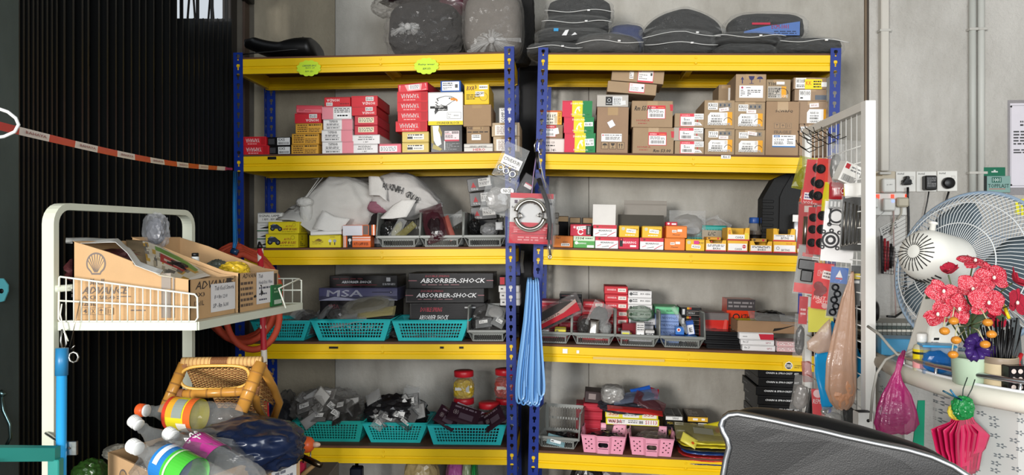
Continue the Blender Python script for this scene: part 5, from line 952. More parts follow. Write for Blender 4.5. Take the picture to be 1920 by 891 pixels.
# ---- third shelf sacks and case
def sack(x0,x1,yt,yb,s,d,label,seed,shape,col='c9c6c0',text=None):
    u0,u1,wb0,wt=rl(LR,x0,x1,yt,yb,s+.05);w=u1-u0;h=wt-wb0;X=FRM(LR,(u0+u1)/2,s+d/2,wb0);b=MB()
    blob(b,(0,0,h*.5),(w*.5,d*.5,h*.5),M(col,'weave'),seed,.11,1.9,2.6,.0,5,oct=3,shape=shape(w,h),smooth=True);return b.build('woven_sack',mat=X,label=label,cat='sack'),w,h,d
def sh1(w,h):
    def f(q):
        t=q.x/(w*.5)
        if t<0:q.z=-h*.5+(q.z+h*.5)*(1-.42*min(1,-t*1.25))
        return q
    return f
def sh2(w,h):
    def f(q):
        t=q.x/(w*.5)
        if t>0:q.z=-h*.5+(q.z+h*.5)*(1-.62*t**1.3)+h*.14*t
        return q
    return f
o,w,h,d=sack(532,700,334,440,.1,.24,'big white woven sack behind the yellow bulb boxes',101,sh1)
X=o.matrix_world
b=MB();m=M('d3d1cb','weave');r=random.Random(4)
blob(b,(-w*.2,-d*.5-.012,h*.42),(.026,.02,.05),m,5,.12,2.4,2.3,None,4);blob(b,(-w*.21,-d*.5-.02,h*.56),(.034,.022,.02),m,6,.2,3,2.2,None,4)
b.build('tied_neck',o)
def flap(pts,th,name,m,par,fr=18):
    """a bent piece of sack cloth through a strip of cross pairs"""
    b=MB();n=len(pts)-1;k=8;vs=[]
    for i in range(n*3+1):
        t=i/3;a=min(int(t),n-1);f=t-a;A=Vector(pts[a][0]).lerp(Vector(pts[a+1][0]),f);B=Vector(pts[a][1]).lerp(Vector(pts[a+1][1]),f)
        for j in range(k+1):p=A.lerp(B,j/k);vs.append(p+Vector((0,.006*noise.noise(p*fr),.004*noise.noise(p*fr+Vector((9,0,0))))))
    b.add(vs,[(i*(k+1)+j,i*(k+1)+j+1,(i+1)*(k+1)+j+1,(i+1)*(k+1)+j) for i in range(n*3) for j in range(k)],m,True);return b.build(name,par,solid=th)
yf=-d*.5
flap([((-w*.52,yf-.02,h*.28),(-w*.44,yf+.05,h*.46)),((-w*.3,yf-.04,h*.24),(-w*.25,yf+.02,h*.42)),((-w*.12,yf-.05,h*.06),(-w*.08,yf,h*.26)),((0,yf-.05,-.0+.02),(.02,yf,h*.2))],.004,'sack_flap',m,o)
flap([((-w*.1,yf-.05,h*.1),(.0,yf-.035,h*.42)),((.05,yf-.06,h*.04),(w*.13,yf-.04,h*.3)),((w*.2,yf-.05,h*.06),(w*.3,yf-.03,h*.26))],.004,'sack_flap',M('dedcd7','weave'),o)
b=MB();b.tube([(-w*.2,yf-.02,h*.64),(-w*.14,yf+.02,h*.85),(-w*.1,yf+.05,h*.99),(-w*.2,yf+.07,h*.98)],.0022,m,6);b.tube([(-w*.19,yf-.02,h*.64),(-w*.12,yf+.02,h*.84),(-w*.06,yf+.05,h*1.0)],.0018,m,6);b.build('tie_string',o)
o,w,h,d=sack(694,822,325,412,.11,.22,'white woven sack with upside-down black letters',102,sh2,'bdb9b5')
c=MB()
def curved(mb,txt,pts,hgt,col,yo):
    """letters along a path, each turned upside down"""
    n=len(txt)
    for i,ch in enumerate(txt):
        if ch == ' ': continue
        t=i/(n-1)*(len(pts)-1);a=min(int(t),len(pts)-2);f=t-a;A=Vector(pts[a]);B=Vector(pts[a+1]);p=A.lerp(B,f);dr=(B-A).normalized()
        vs,fs=text_mesh(ch);wd=hgt*.62*(1.2 if ch in 'MWN' else (.35 if ch in 'I1' else 1));up=Vector((dr.y,0,0));nx_=Vector((dr.x,0,dr.z));up=Vector((-dr.z,0,dr.x))
        mb.add([p-nx_*0+nx_*(-(x-.5)*wd)*-1*(-1)+up*(-(y-.5)*hgt)+Vector((0,yo,0)) for x,y in vs],fs,col)
Xs=o.matrix_world.inverted()
def onsack(px,py):u,ww=LR.hit(px,py,.10);v=Xs@(LR.X@Vector((u,.10,ww)));return (v.x,v.y,v.z)
pth=[onsack(782,376),onsack(768,366),onsack(752,357),onsack(738,352),onsack(722,350)]
curved(c,'BUNG HANCUR',pth,.03,'1d1b1c',-.006);c.box(onsack(705,340)[0],onsack(705,340)[1]-.001,onsack(705,353)[2],onsack(712,340)[0],onsack(705,340)[1],onsack(705,343)[2],'5a2c34');c.build('printed_letters',o)
yf=-d*.5;m=M('cfccc7','weave')
flap([((-w*.46,yf-.02,h*.5),(-w*.48,yf,h*.92)),((-w*.3,yf-.03,h*.5),(-w*.32,yf-.01,h*.9)),((-w*.2,yf-.03,h*.38),(-w*.2,yf-.01,h*.62))],.004,'sack_flap',m,o)
flap([((-w*.3,yf-.04,.003),(-w*.12,yf-.02,h*.28)),((-.03,yf-.05,.003),(.01,yf-.03,h*.42)),((.03,yf-.05,.01),(.07,yf-.02,h*.4))],.004,'sack_flap',M('d6d3ce','weave'),o)
lump(LR,690,742,375,400,.12,.06,M('8c5a68','weave'),'pink printed cloth sack showing between the two white sacks',103,'woven_sack','sack',smooth=True,amp=.15)
lump(LR,690,745,398,452,.15,.12,M('2c2222','cloth'),'dark bundle below the lettered sack',104,'cloth_bundle','cloth',smooth=True)
# black tool case
ua,ub,wb0,wt=rl(RR,1432,1530,325,462,.16);w=ub-ua;h=wt-RR.board[2];X=FRM(RR,ua,.16,RR.board[2]+.001)
b=MB();bk=M('0e0f10','rubber');h-=.001
b.prism([(0,0),(w,0),(w,h),(w*.42,h),(w*.2,h*.93),(.01,h*.74),(0,h*.68)],.1,bk,X=Matrix.Rotation(math.pi/2,4,'X')@Matrix.Translation((0,0,-.1)))
for i in range(8):b.box(-.004,.01,h*(.1+.075*i),.045,-.006,h*(.1+.075*i)+.012,bk,.002)
b.prism([(w*.3,.02),(w*.98,.02),(w*.98,h*.97),(w*.5,h*.97),(w*.36,h*.8),(w*.3,h*.7)],.012,M('141516','rubber'),X=Matrix.Rotation(math.pi/2,4,'X'))
o=b.build('tool_case',mat=X,label='black plastic power tool case standing behind the bottles',cat='case')
b=MB();b.prism([(w*.5,h*.84),(w*.78,h*.84),(w*.78,h*.9),(w*.56,h*.9)],.004,M('b9b9b4'),X=Matrix.Translation((0,-.0125,0))@Matrix.Rotation(math.pi/2,4,'X'));b.build('handle_opening',o)
def ring(mb,c,r,rr,m,X=None,n=28,a0=0,a1=360):
    pts=[(c[0]+r*math.cos(math.radians(a0+(a1-a0)*k/n)),c[1],c[2]+r*math.sin(math.radians(a0+(a1-a0)*k/n))) for k in range(n+(a1-a0<360))]
    mb.tube(pts,rr,m,6,closed=(a1-a0>=360),X=X)
b=MB();ring(b,(w*.86,-.02,h*.3),.062,.006,M('9a9a9a','metal'));b.build('guard_ring',o)
def bottle_cap(px,yt,s,wpx,capc,label,h=None,cat='bottle',txt=None):
    u,wt=RR.hit(px,yt,s);Y=RR.Yat(u,s);r=wpx/2*Y/F;z0=RR.board[2]+.001;hh=wt-z0;X=FRM(RR,u,s,z0);b=MB()
    b.lathe([(r*.95,0),(r,.006),(r,hh*.62),(r*.85,hh*.74),(r*.72,hh*.8),(r*.7,hh*.83)],clear('9a948c',.55,.12,.3,20),20);o=b.build('bottle',mat=X,label=label,cat=cat)
    b=MB();b.lathe([(r*.74,hh*.832),(r*.76,hh*.84),(r*.76,hh*.98),(r*.7,hh)],M(capc,'plastic'),20);b.build('cap',o)
    c=MB();c.tube([(0,0,hh*.3),(0,0,hh*.5)],r*1.01,M('2c2826'),20);c.build('bottle_label',o)
bottle_cap(1414,408,.17,24,'1f4c96','left blue-capped bottle behind the open trays');bottle_cap(1434,408,.19,20,'1f4c96','second blue-capped bottle beside the first')
bottle_cap(1456,409,.22,24,'1b3c78','dark blue-capped bottle just behind the grey price card');bottle_cap(1473,409,.24,20,'1b3c78','rightmost dark blue-capped bottle behind the price card')
u,wt=RR.hit(1495,402,.1);X=FRM(RR,u,.12,RR.board[2]+.001);b=MB();hh=wt-RR.board[2];b.lathe([(.022,0),(.024,.004),(.024,hh*.75),(.02,hh*.82),(.02,hh)],M('9a9a9c','metal'),20);b.box(-.02,-.026,hh*.8,.02,-.02,hh*.98,'e8e6e2',.001);b.build('metal_canister',mat=X,label='small silver canister in front of the tool case',cat='canister')
pk(RR,1289,420,.2,.16,.12,0,FC,'grey clear packet standing peaked in the teal basket',110,tilt=-8,core='77746e')
for i,(x,y,a) in enumerate(((1312,422,60),(1335,420,-20),(1352,424,30))):pk(RR,x,y,.22,.08,.06,a,FC,['clear packet with silver parts in the dark teal basket, left','clear packet with brown piece in the dark teal basket','clear packet at the right end of the dark teal basket'][i],111+i,tilt=-15,core='8a8076')
u,w_=RR.hit(1043,420,.1)
b=MB();b.box(-.012,0,0,.012,.03,.05,M('8c8478','plastic'),.004);b.box(-.008,.005,.05,.008,.025,.075,M('8c8478','plastic'),.003);b.box(-.011,.003,.075,.011,.027,.1,M('6c665c','plastic'),.003);b.build('small_tool',mat=FRM(RR,u,.1,RR.board[2]+.052),label='grey plastic fitting standing behind the hanging brake pack',cat='fitting')
# ------------------------------------------------------------ trolley and things at the left
def wpts(*a):return [P(*p) for p in a]
CR=M('cfd2c0','paint');I4=Matrix()
ZS=1.1206;T0=Vector((-1.062,1.8,0));E1=Vector((1,0,0));E2=Vector((.0995,.525,0));WT=.325
tr=empty('wire_shelf_trolley',Vector((T0.x,T0.y,0)),'cream metal trolley shelf with wire rail in front of the dark gate','trolley')
def tp(mb,name,**k):return mb.build(name,tr,mat=I4,**k)
def quadprism(mb,pts,z0,z1,m):
    mb.add([(p[0],p[1],z0) for p in pts]+[(p[0],p[1],z1) for p in pts],[(3,2,1,0),(4,5,6,7),(0,1,5,4),(1,2,6,5),(2,3,7,6),(3,0,4,7)],m)
for z in (ZS,):
    b=MB();quadprism(b,[T0,T0+E1*WT,T0+E1*WT+E2,T0+E2],z-.004,z,CR)
    for a,c in ((T0,T0+E1*WT),(T0+E1*WT,T0+E1*WT+E2),(T0+E1*WT+E2,T0+E2),(T0+E2,T0)):
        d=(c-a).normalized();n=Vector((d.y,-d.x,0));quadprism(b,[a+n*.004,c+n*.004,c,a],z-.018,z+.002,CR)
    tp(b,'shelf_tray')
def hoop(A,B,name,zt=1.402,tk=.016,wd=.032,rad=.05):
    d=(B-A);L_=d.length;d.normalize();n=Vector((-d.y,d.x,0));out=[];inn=[]
    for k in range(7):a=math.pi-math.pi/2*k/6;out.append((rad+rad*math.cos(a),zt-rad+rad*math.sin(a)));inn.append((rad+(rad-tk)*math.cos(a),zt-rad+(rad-tk)*math.sin(a)))
    O=[(0,0)]+out+[(L_-x,z) for x,z in reversed(out)]+[(L_,0)];I=[(tk,0)]+inn+[(L_-x,z) for x,z in reversed(inn)]+[(L_-tk,0)]
    N=len(O);vs=[]
    for s in (-wd/2,wd/2):
        for q in (O,I):vs+=[tuple(A+d*x+n*s+Vector((0,0,z))) for x,z in q]
    fs=[]
    for i in range(N-1):fs+=[(i,i+1,N+i+1,N+i),(2*N+i+1,2*N+i,3*N+i,3*N+i+1),(i+1,i,2*N+i,2*N+i+1),(N+i,N+i+1,3*N+i+1,3*N+i)]
    b=MB();b.add(vs,fs,CR);tp(b,name)
A_=Vector((-1.082,1.79,0));B_=Vector((-.978,2.335,0));hoop(A_,B_,'end_hoop')
b=MB();d=(B_-A_).normalized();b.tube([A_+Vector((.018,0,1.20)),B_+Vector((.018,0,1.20))],.008,CR,8);tp(b,'cross_bar')
for q in ():
    b=MB();b.tube([(q.x,q.y,0),(q.x,q.y,ZS-.02)],.011,CR,8);tp(b,'leg') if q.y>2 else None
WH=M('dfe0d2','paint')
def wires(paths,r,name):
    b=MB()
    for p in paths:b.tube([tuple(q) for q in p],r,WH,6)
    tp(b,name)
fr=wpts((111,521,1.795),(113,519,1.795),(365,552,1.795),(370,558,1.795),(371,596,1.795),(366,603,1.795),(113,603,1.795),(110,598,1.795),(111,521,1.795))
wires([fr,wpts((111,564,1.794),(370,577,1.794))],.0024,'rail_frame')
for k in range(17):
    x=124+k*14.4;wires([wpts((x,519+(x-113)*.131,1.793),(x,604,1.793))],.0015,'rail_wire')
R1,R2=T0+E1*WT+E2,T0+E2
def bp(t,z,off=0):q=R1.lerp(R2,t);return (q.x,q.y+off,z)
wires([[ (R1.x,R1.y-.16,ZS+.0),(R1.x-.02,R1.y-.16,ZS+.055),(R1.x+.0,R1.y-.02,ZS+.075),bp(.06,ZS+.075),bp(1,ZS+.075)],[bp(0,ZS),bp(0,ZS+.07),bp(.06,ZS+.075)],[bp(0,ZS+.04),bp(1,ZS+.04)]],.0024,'rail_frame')
for k in range(1,12):wires([[bp(k/12,ZS),bp(k/12,ZS+.075)]],.0015,'rail_wire')
# cut down cartons
def cutbox(o,w,d,hL,hR,e2,label,arts_f=(),arts_r=(),col='c69c68',papers=()):
    X=Matrix.Translation(o);e2=Vector(e2).normalized();m=M(col,'card');b=MB();t=.004
    prof=[(0,0),(w,0),(w,hR),(w*.86,hR*1.06),(w*.55,hR+(hL-hR)*.42),(w*.3,hR+(hL-hR)*.72),(0,hL)]
    def slab(P0,U,V,poly,n):
        N=len(poly);f=[P0+U*x+V*z for x,z in poly];g=[p+n*t for p in f]
        b.add(f+g,[tuple(range(N)),tuple(reversed(range(N,2*N)))]+[(i,N+i,N+(i+1)%N,(i+1)%N) for i in range(N)],m)
    Z=Vector((0,0,1));slab(Vector(),E1,Z,prof,e2);slab(e2*(d-t),E1,Z,prof,e2)
    slab(E1*w,e2,Z,[(0,0),(d,0),(d,hR),(0,hR)],-E1);slab(Vector(),e2,Z,[(0,0),(d,0),(d,hL),(0,hL)],E1);b.add([Vector(),E1*w,E1*w+e2*d,e2*d],[(0,1,2,3)],m)
    ob=b.build('open_carton',mat=X,label=label,cat='carton')
    c=MB();nf=Vector((0,-1,0))
    if arts_f:art(c,Vector(),E1*w,Z*hL,nf,arts_f);c.build('printed_marks',ob);c=MB()
    nr=Vector((e2.y,-e2.x,0))
    if arts_r:art(c,E1*w,e2*d,Z*hR,nr,arts_r)
    if c.v:c.build('printed_marks',ob)
    for (x0,z0,x1,z1,ops) in papers:
        c=MB();art(c,E1*w+e2*d*x0+Z*hR*z0+nr*.001,e2*d*(x1-x0),Z*hR*(z1-z0),nr,[('r',0,0,1,1,'dcd9d8')]+ops);c.build('paper_note',ob)
    return ob
GY = '6b5f58'
def shell(cx,cy,s,asp):
    """scallop emblem outline in box units"""
    q=[]
    pts=[(cx+s*asp*math.cos(math.radians(a))*(1+.0),cy+s*math.sin(math.radians(a))) for a in range(-35,216,12)]
    pts=pts+[(cx-s*asp*.55,cy-s*.8),(cx-s*asp*.45,cy-s*1.0),(cx+s*asp*.45,cy-s*1.0),(cx+s*asp*.55,cy-s*.8)]
    q.append(('p',pts,GY));pin=[(cx+(x-cx)*.84,cy+(y-cy)*.84) for x,y in pts];q.append(('p',pin,'c69c68'))
    for a in (20,40,60,80,100,120,140,160):
        e=(cx+s*asp*.86*math.cos(math.radians(a)),cy+s*.86*math.sin(math.radians(a)));bx_,by_=cx+(e[0]-cx)*.16,cy-s*.78;wd=s*asp*.045
        q.append(('p',[(bx_-wd*.6,by_),(bx_+wd*.6,by_),(e[0]+wd,e[1]),(e[0]-wd,e[1])],GY))
    return q
fa=shell(.2,.72,.14,.6)+[('t',.14,.455,.27,.53,'Shell',GY),('t',.08,.34,.46,.43,'ADVANCE',GY,0,.35),('t',.08,.27,.2,.32,'AX3',GY),('t',.23,.27,.36,.32,'SAE-40',GY),('l',.38,.27,.5,.32,2,GY),('t',.08,.19,.2,.24,'12x1L',GY),
   ('t',.1,.1,.13,.15,'4',GY),('o',.18,.12,.02,.005,GY),('l',.5,.12,.62,.15,1,GY),('r',.76,.04,.84,.6,'8a7f74'),('r',.855,.04,.87,.55,'8a7f74'),('r',.76,.38,.84,.4,'c69c68')]
for i in range(4):fa+=[('r',.085+i*.07,.08,.14+i*.07,.17,GY),('r',.09+i*.07,.085,.135+i*.07,.165,'c69c68')]
fa+=[('p',[(.165,.095),(.17,.095),(.2,.155),(.195,.155)],GY),('p',[(.195,.095),(.2,.095),(.17,.155),(.165,.155)],GY),('p',[(.232,.13),(.252,.155),(.272,.13)],GY),('r',.25,.095,.254,.135,GY),('r',.308,.095,.313,.15,GY),('r',.326,.095,.331,.15,GY),('r',.0,.3,.012,.34,'3a302a'),('r',.0,.36,.012,.4,'3a302a'),('t',.1,.1,.13,.15,'4',GY)]
ra=[('t',.1,.74,.92,.94,'ADVANCE','3a3230',0,.35),('t',.08,.56,.3,.66,'AX3','3a3230'),('t',.08,.34,.28,.46,'12x1L','3a3230'),('r',.78,.2,.9,.96,'3e3834'),('r',.78,.5,.9,.54,'c69c68')]
n1=[('t',.14,.76,.94,.92,'Tiub Kecil Simoria','3a3a44',0,.2),('t',.14,.46,.66,.6,'B = Rm 12.00','3a3a44',0,.2),('t',.08,.14,.7,.3,'S/P - Rm 16.00','3a3a44',0,.2)]
n2=[('t',.1,.82,.36,.94,'Tiub','3a3a44',0,.2),('t',.12,.62,.9,.74,'Honda Kriss / Wave','555560',0,.2),('l',.14,.44,.85,.56,1,'555560'),('l',.14,.26,.6,.36,1,'555560'),('l',.14,.08,.6,.18,1,'555560')]
e2=E2.normalized()
c1=cutbox(Vector((-1.062+.015,1.83,ZS+.0005)),.28,.2,.19,.098,e2,'brown carton with grey shell emblem at the trolley front',fa,ra,papers=[(.42,.12,.98,.84,n1)])
c2=cutbox(Vector((-1.062+.015,1.83,ZS+.0005))+e2*.206,.288,.21,.20,.104,e2,'second brown carton with taped paper note behind the first',[],[('t',.06,.86,.5,.98,'ADVANCE','3a3230',0,.35),('l',.02,.1,.32,.8,5,'5a4a40'),('r',.88,.55,.96,.92,'3e3834'),('r',.88,.1,.96,.45,'3e3834')],papers=[(.4,.14,.86,.98,n2)])
def wlump(px,py,Y,r,m,label,seed,name='plastic_bag',cat='bag',amp=.25,fr_=2.4,pw=2.2,n=4,smooth=False,core=None,oct=4):
    b=MB();blob(b,(0,0,0),r,m,seed,amp,fr_,pw,None,n,oct=oct,smooth=smooth);o=b.build(name,mat=Matrix.Translation(P(px,py,Y)),label=label,cat=cat)
    if core:b=MB();blob(b,(0,0,0),tuple(.7*q for q in r),M(core,'film'),seed+1,amp,fr_,pw,None,3,smooth=False);b.build('bag_contents',o)
    return o
wlump(215,505,1.93,(.1,.075,.045),M('4a2426','film'),'dark reddish rubber goods inside the front carton',201,'inner_tube_bundle','tube',.2)
wlump(300,528,1.95,(.07,.06,.05),M('2c2224','film'),'black wrapped bundle under the newspaper',202,'inner_tube_bundle','tube',.2)
wlump(430,545,2.14,(.08,.06,.05),M('2a2a2c','film'),'black wrapped bundle in the second carton',203,'inner_tube_bundle','tube',.2)
wlump(440,508,2.13,(.036,.03,.022),M('c9a82c','film'),'yellow film packet on the black bundle in the second carton',204,'plastic_bag','bag',.25)
wlump(408,510,2.15,(.03,.03,.03),M('4a5048','film'),'greenish grey packet left of the yellow one',205,'plastic_bag','bag',.25)
wlump(292,434,2.1,(.028,.02,.04),clear('c6c8cc',.3,.1,.9,50),'clear crumpled bag sticking up behind the newspaper',206,core='5a5c64',amp=.45)
def strip(rows,m,th,name,label,cat,k=10,wob=.004,parent=None,fine=4,ops=None):
    """a bent sheet: rows of (left,right) world points"""
    b=MB();n=len(rows)-1;vs=[]
    for i in range(n*fine+1):
        t=i/fine;a=min(int(t),n-1);f=t-a;A=rows[a][0].lerp(rows[a+1][0],f);B=rows[a][1].lerp(rows[a+1][1],f)
        for j in range(k+1):p=A.lerp(B,j/k);vs.append(p+Vector((0,wob*noise.noise(p*14),wob*noise.noise(p*14+Vector((9,0,0))))))
    fs=[(i*(k+1)+j,i*(k+1)+j+1,(i+1)*(k+1)+j+1,(i+1)*(k+1)+j) for i in range(n*fine) for j in range(k)]
    b.add(vs,fs,m,True)
    if ops:      # print as coloured patches of the sheet
        for (i0,i1,j0,j1,c) in ops:
            sl=b.slot(M(c))
            for i in range(int(i0*n*fine),int(i1*n*fine)):
                for j in range(int(j0*k),int(j1*k)):b.mi[i*k+j]=sl
    return b.build(name,parent,label,cat,solid=th,mat=I4 if parent else None)
r_=random.Random(8);ops=[(.03,.97,.04,.98,'d6cdb8')]
for i in range(38):a,c=r_.random()*.85+.05,r_.random()*.8+.06;ops.append((a,a+r_.uniform(.03,.12),c,c+r_.uniform(.05,.2),r_.choice(['b9913c','c9a04a','8c8478','a89c84','6f6a62'])))
ops+=[(.5,.84,.42,.72,'b03a38'),(.56,.8,.5,.62,'e0c8b8'),(.42,.9,.78,.92,'6f9a4a'),(0,.22,.0,1,'7a6a52')]
strip([(P(250,495,1.812),P(236,449,2.02)),(P(285,508,1.81),P(275,452,2.03)),(P(300,517,1.81),P(300,460,2.03)),(P(322,521,1.82),P(345,484,2.05)),(P(348,528,1.85),P(396,517,2.0))],M('e6e1d6'),.0006,'newspaper','printed newspaper sheet draped over the front carton','newspaper',24,.003,fine=10,ops=ops)
strip([(P(123,455,1.835),P(123,446,1.99)),(P(180,457,1.835),P(175,446,2.0)),(P(216,455,1.825),P(222,447,1.99)),(P(238,474,1.812),P(244,466,1.9)),(P(254,497,1.808),P(264,490,1.85)),(P(300,514,1.806),P(306,506,1.84))],M('e3e4e0'),.0006,'newspaper','blank white page fold at the carton left edge','newspaper',12,.003)
b=MB();b.lathe([(.021,0),(.021,.09),(.024,.092),(.024,.096),(.016,.104),(.010,.108),(.01,.118),(.008,.12)],M('d9dbd8','gloss'),24)
o=b.build('spray_can',mat=Matrix.Translation(P(366,510,2.06)-Vector((0,0,.078))),label='white domed spray can between the two trolley cartons',cat='spray can')
b=MB();b.lathe([(.009,.1185),(.009,.128),(.007,.129)],M('1a1a1a','plastic'),16);b.lathe([(.0215,.03),(.0215,.088)],M('26282c','gloss'),24,cap=False);b.build('cap',o)
# green box
q0=T0+E1*WT+E2*.83;b=MB();Xg=Matrix.Translation((q0.x-.075,q0.y-.04,ZS+.001))@Matrix.Rotation(math.radians(-8),4,'Z');b.box(-.045,0,0,.045,.07,.062,M('1c6a34','gloss'),.002)
o=b.build('parts_box',mat=Xg,label='dark green box at the right end of the trolley shelf',cat='box');c=MB();face_art(c,'F',.09,.07,.062,[('r',.1,.2,.4,.5,'3a8450'),('b',.12,.25,.38,.45,'c8d8c8')]);face_art(c,'T',.09,.07,.062,[('r',0,0,1,.5,'d6dcd6')]);face_art(c,'R',.09,.07,.062,[('l',.2,.6,.8,.9,2,'8ab08a'),('r',.2,.1,.9,.3,'b8c8b8')]);c.build('printed_label',o)
# wire clips and rings on the trolley corner
b=MB();b.tube(wpts((116,570,1.78),(113,590,1.78),(120,620,1.78),(128,640,1.78)),.0016,WH,6);b.tube(wpts((150,565,1.785),(140,610,1.78),(131,650,1.78)),.0009,M('8c8478','metal'),5)
b.tube(wpts((116,618,1.78),(114,640,1.78),(118,660,1.78),(124,645,1.78),(122,625,1.78),(116,618,1.78)),.0022,M('b8b8b4','metal'),6)
b.build('wire_hook',label='bent wire hook hanging at the trolley left corner',cat='hook')
b=MB();c0=P(138,670,1.775);b.tube([c0+Vector((.011*math.cos(k*.785),0,.012*math.sin(k*.785))) for k in range(8)],.0024,M('c4c4c0','metal'),6,closed=True);b.tube(wpts((133,655,1.775),(140,648,1.775)),.0014,M('c4c4c0','metal'),5);b.build('hose_clamp',label='small round wire clamp hanging below the trolley hook',cat='clamp')
# blue pole, teal bar, hook
b=MB();b.tube(wpts((116,655,1.66),(111,1500,1.62)),.0105,M('2f9bd8','gloss'),14);o=b.build('mop_pole',label='bright blue pole leaning beside the trolley left post',cat='pole')
b=MB();b.tube(wpts((116.5,653,1.659),(115.5,704,1.657)),.0128,M('2778a8','plastic'),14);b.build('grip',o,mat=I4)
TL=M('2c8a80','paint')
b=MB();A,B=P(-30,853,1.5),P(103,853,1.62);b.add([A+Vector((0,0,.014)),B+Vector((0,0,.014)),B-Vector((0,0,.014)),A-Vector((0,0,.014)),A+Vector((0,.02,.014)),B+Vector((0,.02,.014)),B+Vector((0,.02,-.014)),A+Vector((0,.02,-.014))],[(0,3,2,1),(4,5,6,7),(0,1,5,4),(3,7,6,2),(1,2,6,5),(0,4,7,3)],TL)
for k in range(2):q=A.lerp(B,k*.96);b.box(q.x-.012,q.y+.002,0,q.x+.012,q.y+.022,q.z-.012,TL,.002)
o=b.build('metal_stand',label='teal painted metal bar stand at the lower left edge',cat='stand')
b=MB();q=P(131,840,1.66);b.box(q.x-.017,q.y-.002,q.z-.016,q.x+.015,q.y+.006,q.z+.014,M('a9aaa8','metal'),.001);b.tube([(q.x,q.y-.004,q.z),(q.x,q.y+.0,q.z)],.003,'4a4a4a',10);b.tube([(q.x-.008,q.y+.006,q.z),(A_.x+.0,A_.y-.006,q.z)],.004,M('a9aaa8','metal'),6);b.build('bracket',label='small grey metal bracket right of the blue pole',cat='bracket')
b=MB();b.tube(wpts((2,735,1.9),(6,770,1.9),(18,795,1.9),(20,820,1.9),(12,835,1.9)),.004,M('6f8a8c','metal'),7);b.tube(wpts((-10,742,1.9),(2,736,1.9),(8,742,1.9)),.007,M('6f8a8c','metal'),7);b.build('metal_hook',label='grey bent metal hook above the teal bar at the left edge',cat='hook')
b=MB();c0=P(0,545,1.9);pl=[(-.04,-.022),(-.01,-.031),(.012,-.026),(.022,-.002),(.022,.014),(.01,.03),(-.01,.03),(-.04,.02)];b.prism(pl,.004,M('5fb4bc','paint'),X=Matrix.Translation(c0)@Matrix.Rotation(math.pi/2,4,'X'));o=b.build('corner_plate',label='pale teal rounded plate with a hole at the left edge',cat='plate')
b=MB();b.tube([c0+Vector((.006,-.0045,-.001)),c0+Vector((.006,-.004,-.001))],.006,'14181a',16);b.build('bolt_hole',o,mat=I4)
b=MB();b.tube(wpts((-40,196,1.5),(-5,203,1.5),(15,210,1.5),(30,222,1.5),(35,234,1.5),(28,247,1.5),(8,256,1.5),(-40,263,1.5)),.0034,M('d9dad8','gloss'),8);b.build('wire_loop',label='white bent wire loop at the left edge holding the tape',cat='loop')
# barrier tape from the loop to the rack post
b=MB();n=60;vs=[];A,B=P(-30,229,1.45),P(436,317,3.36)
for i in range(n+1):
    t=i/n;p=A.lerp(B,t);p.z-=.02*math.sin(math.pi*t);tw=.25*math.sin(t*9);h=.0085*(1 if t<.95 else .6)
    u=Vector((0,math.sin(tw),math.cos(tw)))*h;vs+=[p+u,p-u]
for i in range(n):
    b.add([vs[2*i],vs[2*i+2],vs[2*i+3],vs[2*i+1]],[(0,1,2,3)],M('c8242c','gloss') if (i//4)%2==0 else M('e2dcd8','gloss'))
o=b.build('barrier_tape',label='red and white barrier tape stretched to the left rack post',cat='tape',solid=.0002)
c=MB()
for i in range(4,n-8,8):
    p,q=A.lerp(B,(i+.6)/n),A.lerp(B,(i+3.4)/n);p.z-=.02*math.sin(math.pi*(i+.6)/n);q.z-=.02*math.sin(math.pi*(i+3.4)/n)
    nn=(q-p).cross(Vector((0,0,1))).normalized();art(c,p+Vector((0,0,-.003))+nn*.003,q-p,Vector((0,0,.006)),nn,[('t',0,0,1,1,'BAHAYA' if i%16 else 'DANGER','9a5a5a')])
c.build('printed_words',o)
# hose coil and cord
HO=M('b8452c','rubber');b=MB()
cx,cy=447,548;pts=[]
for k in range(5*28+9):
    a=math.pi/2+k*2*math.pi/28;t=k/28;rx=66+5*math.sin(t*2.1);ry=90-6*(t%1)-3*t;pts.append(P(cx+rx*math.cos(a)+2*t,cy-ry*math.sin(a)+4*t*(.2+max(0,-math.sin(a))),3.12-.026*t))
b.tube(pts,.0125,HO,8);pts=[P(474+50*math.cos(k*2*math.pi/30+2.4),592-64*math.sin(k*2*math.pi/30+2.4),2.94) for k in range(27)];b.tube(pts,.0125,HO,8)
b.build('coiled_hose',label='orange red hose coil hanging on the left rack post',cat='hose')
b=MB()
for dx,c in ((-3,'2a78b8'),(0,'3c8cc8'),(3,'2468a8')):b.tube(wpts((441+dx,322,3.33),(440+dx*.8,390,3.2),(441+dx,455,3.06),(437,475,2.98)),.0035,M(c,'gloss'),6)
b.tube(wpts((434,470,2.97),(446,474,2.97)),.012,M('1c3a5c','film'),8);b.build('tie_cord',label='blue plastic cord holding the orange hose',cat='cord')
